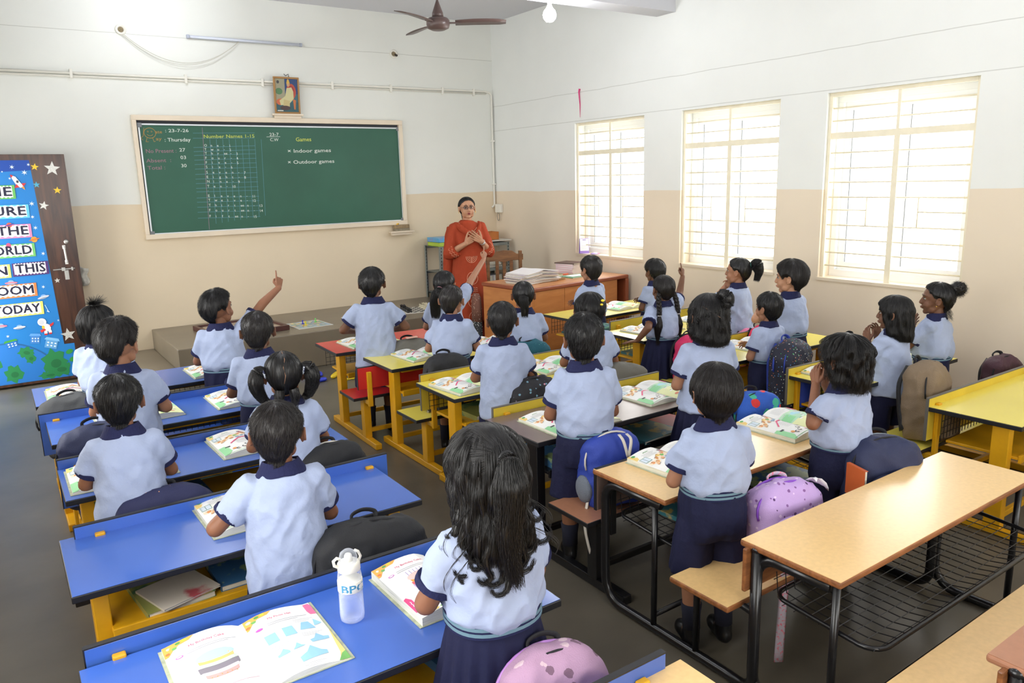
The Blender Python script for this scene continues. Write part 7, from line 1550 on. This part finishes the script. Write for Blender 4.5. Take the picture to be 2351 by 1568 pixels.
    def ring(cx, cz, r, w=0.006, a0=0, a1=360, n=26):
        pts = [(cx+r*0.9*math.cos(math.radians(a0+(a1-a0)*i/n)), cz+r*math.sin(math.radians(a0+(a1-a0)*i/n))) for i in range(n+(0 if a1-a0 >= 360 else 1))]
        return MB().tube([(px, front_y(px, pz), pz) for px, pz in pts], w/2, 5, closed=(a1-a0 >= 360))
    cx = 0.015
    for cz in (1.00, 0.77, 0.53, 0.36):
        z_ = cz*k; m = MB()
        for r in ((0.02, 0.035, 0.052, 0.068) if cz > 0.9 else (0.018, 0.030, 0.066)):
            q = ring(cx, z_, r, 0.006, 0 if cz < 0.9 else 180, 360) if cz > 0.9 else ring(cx, z_, r, 0.006); m.add(q.v, q.f)
        if cz > 0.9: q = MB().tube([(cx, front_y(cx, z_-0.07*u), z_-0.07*u) for u in (0, .25, .5, .75, 1)], 0.0025, 5); m.add(q.v, q.f)
        if cz < 0.75 and cz > 0.4:
            for j in range(3): q = MB().tube([(cx-0.05+0.0125*i, front_y(cx-0.05+0.0125*i, z_+0.10+0.018*j+(0.006 if i % 2 else 0)), z_+0.10+0.018*j+(0.008 if i % 2 else 0)) for i in range(9)], 0.003, 5); m.add(q.v, q.f)
        obj('roundel_print', m, M_MOTIF, ko)
    m = MB()
    for r in (0.07, 0.085):
        pts = [(r*math.cos(math.radians(200+140*i/16)), (1.345-0.05)*k+r*0.9*math.sin(math.radians(200+140*i/16))+0.02) for i in range(17)]; m.tube([(a, front_y(a, b)+0.004+0.003*(i % 2), b+(0.006 if i % 2 else 0)) for i, (a, b) in enumerate(pts)], 0.003, 5)
    obj('neck_print', m, M_MOTIF, ko)
    tb = MB()
    for s in (-1, 1): frustum(tb, L3(s*0.075, 0, 0.9), L3(s*0.085, 0.01, 0.07), 0.10*k, 0.085*k)
    V, F = remesh(tb, 0.012, 3); V = folds(V, F, 0.008, 6, 9, 2, 0.1); obj('trousers', np_mesh('trousers', [(V, F, 0)], [mat('deep_rust_cotton', (140, 42, 26), 0.8)]), None, t)
    for s in (-1, 1): obj('sandal', MB().box(s*0.092*k-0.045, s*0.092*k+0.045, -0.06, 0.19, 0, 0.018), mat('brown_sandal', (70, 46, 36), 0.5), t, bevel=0.008)
    # watch on the left wrist
    sh, el, wr, _ = EL['L']; d = (wr-el).normalized(); u = d.orthogonal().normalized(); w = d.cross(u); c = wr-d*0.012
    wo = obj('watch_strap', MB().tube([c+(u*math.cos(a)+w*math.sin(a))*0.030 for a in [2*PI*i/18 for i in range(18)]], 0.004, 6, closed=True), M_STEEL, t)
    f = Vector((0, 1, 0)); f = (f-d*f.dot(d)).normalized(); q = f.to_track_quat('Z', 'Y').to_matrix()
    obj('watch_face', MB().lathe([(0.0, 0), (0.016, 0), (0.017, 0.004), (0.014, 0.006), (0.0, 0.006)], 18, M=q), mat('watch_silver', (210, 208, 204), 0.25, metal=0.5), wo, smooth=True).location = c+f*0.030
    return t
teacher()
# ------------------------------------------------------------------ school bags on the benches
def bag(label, x, y, z, az, w, d, h, m, m2=None, strap=None, tilt=0.0, roll=0.0, handle=True, pocket=True, piping=None, dang=None, top=0.30, seed=1, name='backpack', squash=1.0, zip_=None, side=False):
    """front of the bag (pocket) faces local -y; straps lie on +y"""
    t = thing(name, label, 'bag', (x, y, z), -math.radians(az)); t.rotation_euler = (math.radians(tilt), math.radians(roll), -math.radians(az))
    m2 = m2 or m; strap = strap or mat('black_webbing', (24, 24, 28), 0.8)
    rows = []; n = 14
    for i in range(n+1):
        f = i/n
        if f < 0.06: s = 0.90+0.10*(f/0.06)**0.5
        elif f > 1-top: s = math.sqrt(max(0.02, 1-((f-(1-top))/top)**2.2))
        else: s = 1.0
        rows.append((f*h, w/2*(0.30+0.70*s) if f > 0.5 else w/2*s, d/2*(0.25+0.75*s)*squash, 0, 0.006*math.sin(f*3)))
    mb = ring_loft(rows, 32, 3.6)
    V, F = remesh(mb, 0.010, 3); V = folds(V, F, 0.010, seed, 9, 8, 0.5); bd = obj('bag_body', np_mesh('bag_body', [(V, F, 0)], [m]), None, t)
    if pocket:
        rows = [(0.03*h, w*0.36, d*0.20, 0, -d*0.48), (0.05*h, w*0.38, d*0.24, 0, -d*0.49), (0.42*h, w*0.38, d*0.26, 0, -d*0.50), (0.52*h, w*0.34, d*0.22, 0, -d*0.46), (0.57*h, w*0.24, d*0.10, 0, -d*0.42)]
        V, F = remesh(ring_loft(rows, 28, 3.4), 0.009, 3); V = folds(V, F, 0.006, seed+2, 12, 10, 0.4); po = obj('pocket', np_mesh('pocket', [(V, F, 0)], [m2]), None, t)
        obj('zipper', MB().tube([(w*0.33*math.cos(a), -d*0.60-0.010*math.sin(a), h*(0.36+0.17*math.sin(a))) for a in [PI*i/14 for i in range(15)]], 0.0035, 6), zip_ or strap, po, smooth=True)
    P = []
    for i in range(19): a = -0.25+(PI+0.5)*i/18; P.append((w*0.515*math.cos(a), -d*0.16, h*(0.62+0.375*math.sin(a))))
    obj('zipper', MB().tube(P, 0.0045, 6, flat=1.2), zip_ or strap, bd, smooth=True)
    if piping: obj('piping', MB().tube([(p[0]*1.01, d*0.22, p[2]*1.004) for p in P], 0.006, 6), piping, bd, smooth=True)
    if handle: obj('top_handle', MB().tube(arc_path([(-0.045, d*0.25, h*0.97), (-0.04, d*0.28, h*1.03), (0, d*0.3, h*1.06), (0.04, d*0.28, h*1.03), (0.045, d*0.25, h*0.97)], 4), 0.010, 8, flat=0.45), strap, t, smooth=True)
    for s in (-1, 1):
        obj('shoulder_strap', MB().tube(arc_path([(s*0.045, d*0.45, h*0.93), (s*0.075, d*0.62, h*0.7), (s*0.085, d*0.60, h*0.4), (s*w*0.42, d*0.45, h*0.10)], 5), 0.022, 10, flat=0.35), strap, t, smooth=True)
    if side:
        for s in (-1, 1): V, F = remesh(MB().ball((s*w*0.50, 0, h*0.24), (0.028, d*0.36, h*0.20), 16), 0.008, 2); obj('side_pocket', np_mesh('side_pocket', [(V, F, 0)], [mat('grey_mesh_fabric', (112, 120, 132), 0.8, bump=0.5, bscale=300)]), None, t)
    if dang:
        for pts, mm, wdt in dang: obj('loose_strap', MB().tube(arc_path(pts, 5), wdt, 6, flat=0.15), mm, t, smooth=True)
    return t
M_BGBK = mat('black_nylon', (26, 27, 30), 0.7, bump=0.3, bscale=300); M_BGGY = mat('charcoal_nylon', (70, 72, 74), 0.75, bump=0.3, bscale=300); M_BGNV = mat('navy_nylon', (32, 40, 74), 0.65, bump=0.3, bscale=300)
M_BGG2 = mat('grey_olive_nylon', (104, 102, 94), 0.75, bump=0.3, bscale=300); M_BGBL = mat('royal_blue_nylon', (38, 62, 156), 0.65, bump=0.3, bscale=260); M_BGTN = mat('khaki_brown_canvas', (128, 110, 88), 0.85, var=0.08, bump=0.4, bscale=200)
M_FLOR = pattern_mat('navy_flower_print', (34, 38, 76), [(190, 120, 120), (206, 150, 110), (150, 90, 110)], 26, 0.10); M_FLBK = pattern_mat('black_flower_print', (28, 28, 34), [(200, 140, 160), (110, 150, 170), (190, 170, 90), (120, 110, 130)], 30, 0.18)
M_TEAL = pattern_mat('teal_line_print', (18, 84, 100), [(110, 190, 170), (30, 110, 120)], 60, 0.10); M_CONF = pattern_mat('confetti_print', (34, 36, 52), [(230, 150, 110), (80, 190, 110), (220, 220, 210), (90, 150, 210), (220, 120, 90)], 62, 0.20)
M_PURP = pattern_mat('purple_doll_print', (190, 160, 214), [(90, 60, 110), (222, 200, 232), (130, 90, 150)], 34, 0.24); M_MAUV = pattern_mat('mauve_print', (176, 140, 168), [(120, 90, 110), (206, 180, 190)], 20, 0.3)
M_CARS = pattern_mat('car_print', (34, 84, 176), [(200, 44, 44), (60, 170, 140), (226, 60, 50), (34, 84, 176)], 17, 0.42); M_STRG = mat('green_striped_nylon', (112, 166, 150), 0.7, rgb2=(70, 110, 120), vscale=9, stretch=(0.3, 0.3, 8), thr=0.5)
M_MAG = mat('magenta_nylon', (196, 36, 90), 0.65, rgb2=(160, 30, 60), vscale=5); M_MAR = mat('maroon_nylon', (66, 36, 48), 0.7, bump=0.3, bscale=200); M_LIME = mat('lime_nylon', (196, 196, 90), 0.7, rgb2=(150, 190, 160), vscale=4)
M_WSTR = mat('white_webbing', (206, 200, 190), 0.8); M_ORPP = mat('purple_piping', (130, 70, 190), 0.5); M_GYPP = mat('grey_piping', (140, 150, 156), 0.6); M_PLAID = mat('plaid_webbing', (196, 186, 200), 0.8, rgb2=(226, 130, 150), vscale=90, thr=0.56)
SZ = 0.3525
bag('dark grey backpack leaning behind the bun-haired pupil, far left', -5.36, -3.84, SZ, 6, 0.34, 0.16, 0.33, M_BGGY, M_BGBK, seed=3, roll=-8, tilt=-8)
bag('big navy backpack behind the second blue desk, far left', -5.33, -4.72, SZ, 4, 0.34, 0.18, 0.37, M_BGNV, M_BGBK, seed=4, roll=-4, tilt=-6)
bag('navy backpack printed with small pink flowers, behind the boy with the whorl', -5.21, -5.61, SZ, 4, 0.36, 0.15, 0.31, M_FLOR, seed=5, tilt=-8)
bag('dark navy backpack on the foremost blue bench behind the arm-raising boy', -4.46, -3.86, SZ, 10, 0.28, 0.15, 0.28, M_BGNV, seed=6)
bag('lime and pale green bag on the bench beside the pigtailed girl', -4.88, -4.76, SZ, 20, 0.22, 0.13, 0.24, M_LIME, seed=7, handle=False)
bag('black backpack with white stripes at the right end of the third blue bench', -4.52, -5.58, SZ, -6, 0.32, 0.15, 0.33, M_BGBK, M_BGGY, piping=M_WSTR, seed=8, tilt=-6)
bag('plain black backpack behind the tall boy, left file', -4.73, -6.43, SZ, 0, 0.40, 0.16, 0.34, M_BGBK, seed=9, tilt=-8, roll=5)
bag('grey olive backpack with a pink tag on the red bench', -3.21, -3.73, SZ, 10, 0.34, 0.16, 0.33, M_BGG2, seed=10, tilt=-4)
tag(obj('eraser_strip', MB().box(-0.045, 0.045, -0.012, 0.012, 0, 0.01), mat('pink_strip', (226, 176, 160), 0.6), bevel=0.003), 'pink strip lying on top of the grey olive backpack', 'strip').location = (-3.20, -3.75, SZ+0.342)
bag('tall black backpack at the left end of the bench behind the red desk unit', -3.31, -4.46, SZ, 6, 0.30, 0.17, 0.36, M_BGBK, seed=11, tilt=-3, side=True, dang=[([(-0.13, 0.0, 0.03), (-0.18, -0.02, -0.05), (-0.17, 0.0, -0.15), (-0.19, 0, -0.27)], mat('khaki_webbing', (150, 140, 110), 0.8), 0.012)])
bag('black backpack printed with pastel flowers on the third middle bench', -3.24, -5.34, SZ, 8, 0.32, 0.16, 0.37, M_FLBK, seed=12, tilt=-6)
bag('teal backpack with a fine zigzag print on the second middle bench', -2.66, -4.47, SZ, 10, 0.32, 0.15, 0.36, M_TEAL, seed=13, tilt=-5)
bag('green and grey striped bag on the foremost window-file bench', -1.55, -3.93, SZ, 6, 0.27, 0.14, 0.26, M_STRG, seed=14, handle=False)
bag('grey bag flopped over the yellow backrest behind the brown desk', -2.56, -5.32, SZ+0.14, 20, 0.28, 0.16, 0.20, M_BGG2, M_BGGY, seed=15, tilt=-25, roll=12, handle=False, pocket=False)
bag('royal blue backpack with grey mesh side pocket and white zip pulls', -3.44, -6.19, SZ, 8, 0.28, 0.17, 0.325, M_BGBL, seed=16, side=True, tilt=-5, zip_=M_WSTR, dang=[([(-0.13, -0.02, 0.05), (-0.17, -0.04, -0.06), (-0.16, -0.05, -0.18), (-0.13, -0.06, -0.30)], M_WSTR, 0.008), ([(0.02, -0.06, 0.315), (0.02, -0.095, 0.29), (0.03, -0.11, 0.22)], M_WSTR, 0.008), ([(0.06, -0.06, 0.312), (0.06, -0.095, 0.29), (0.035, -0.11, 0.22)], M_WSTR, 0.008)])
bag('magenta and black backpack between the braided and the side-bun girl', -1.60, -4.93, SZ, -10, 0.22, 0.16, 0.33, M_MAG, M_BGBK, seed=17, tilt=6)
bag('blue backpack with red car prints on the brown desk\'s bench', -2.44, -6.20, SZ, 10, 0.28, 0.16, 0.33, M_CARS, seed=18, tilt=-4)
bag('blue and black backpack speckled with coloured confetti', -1.58, -5.79, SZ, -8, 0.30, 0.19, 0.42, M_CONF, M_BGBL, seed=19, side=False, piping=M_BGBL, zip_=M_BGBL, strap=M_BGBL, tilt=-4, roll=6)
nb_ = bag('navy backpack gaping open beside the curly-haired girl', -2.68, -7.04, 0.371, 20, 0.34, 0.18, 0.34, M_BGNV, M_BGNV, seed=20, tilt=-8, roll=4, piping=M_GYPP)
closed_book('orange and white book sticking out of the open navy backpack', -2.865, -7.03, 0.50, -0.35, mat('orange_book_cover', (196, 96, 50), 0.4), w=0.014, d=0.11, h=0.13)
bag('khaki brown canvas backpack behind the girl with the straight bob', -1.52, -6.62, SZ, -12, 0.32, 0.20, 0.42, M_BGTN, seed=21, tilt=-6, roll=10, strap=M_BGBK)
bag('maroon backpack on the bench near the window wall, far right', -0.62, -6.60, SZ, 6, 0.28, 0.14, 0.32, M_MAR, seed=22, tilt=-3)
bag('purple backpack with doll prints leaning behind the child with the ear stud', -3.27, -7.00, 0.371, 8, 0.32, 0.16, 0.28, M_PURP, seed=23, tilt=-9, roll=5, piping=M_ORPP, zip_=M_ORPP, strap=M_PLAID, dang=[([(-0.12, -0.02, 0.05), (-0.13, -0.12, 0.0), (-0.15, -0.13, -0.15), (-0.17, -0.13, -0.34)], M_PLAID, 0.020), ([(0.13, -0.02, 0.05), (0.14, -0.12, -0.02), (0.13, -0.12, -0.18), (0.14, -0.12, -0.26)], M_PLAID, 0.018)])
bag('mauve printed backpack at the bottom edge by the last bench', -4.64, -7.34, SZ, 6, 0.28, 0.17, 0.30, M_MAUV, seed=24, tilt=-12, roll=6, piping=mat('mauve_piping', (170, 120, 190), 0.5))
bag('small violet bag on the foremost window-file bench by the wall', -0.62, -3.94, SZ, 0, 0.16, 0.10, 0.26, mat('violet_nylon', (150, 110, 190), 0.6), seed=25, handle=False, pocket=False)
bag('pink printed pouch on the second window-file bench', -0.92, -4.92, SZ+0.0, 0, 0.22, 0.12, 0.28, pattern_mat('pink_print', (206, 110, 150), [(90, 60, 90), (226, 180, 200)], 30, 0.25), seed=26, handle=False)
bag('rose-red bag between the small boy and the tall boy', -0.98, -5.08, SZ, 0, 0.18, 0.12, 0.34, mat('rose_red_nylon', (220, 50, 90), 0.6), seed=27)
bag('dark blue bag top behind the curly-haired girl\'s head', -0.92, -5.78, SZ, 0, 0.24, 0.14, 0.36, M_BGNV, seed=28)

ts = MB(); vs = []; fs = []
for i in range(6):
    for j in range(6): u = i/5; v = j/5; vs.append((0.09*u, 0.05*(v-0.5)+0.008*math.sin(7*u), 0.012*math.sin(5*u+4*v)-0.05*u*u))
for i in range(5):
    for j in range(5): fs.append((i*6+j, (i+1)*6+j, (i+1)*6+j+1, i*6+j+1))
ts.add(vs, fs); tt_ = tag(obj('paper_tissue', ts, mat('thin_white_tissue', (226, 224, 232), 0.7), smooth=True), 'crumpled white tissue sticking out of the purple doll-print backpack', 'tissue'); tt_.location = (-3.16, -7.02, 0.645)
sm_ = tt_.modifiers.new('Solidify', 'SOLIDIFY'); sm_.thickness = 0.002
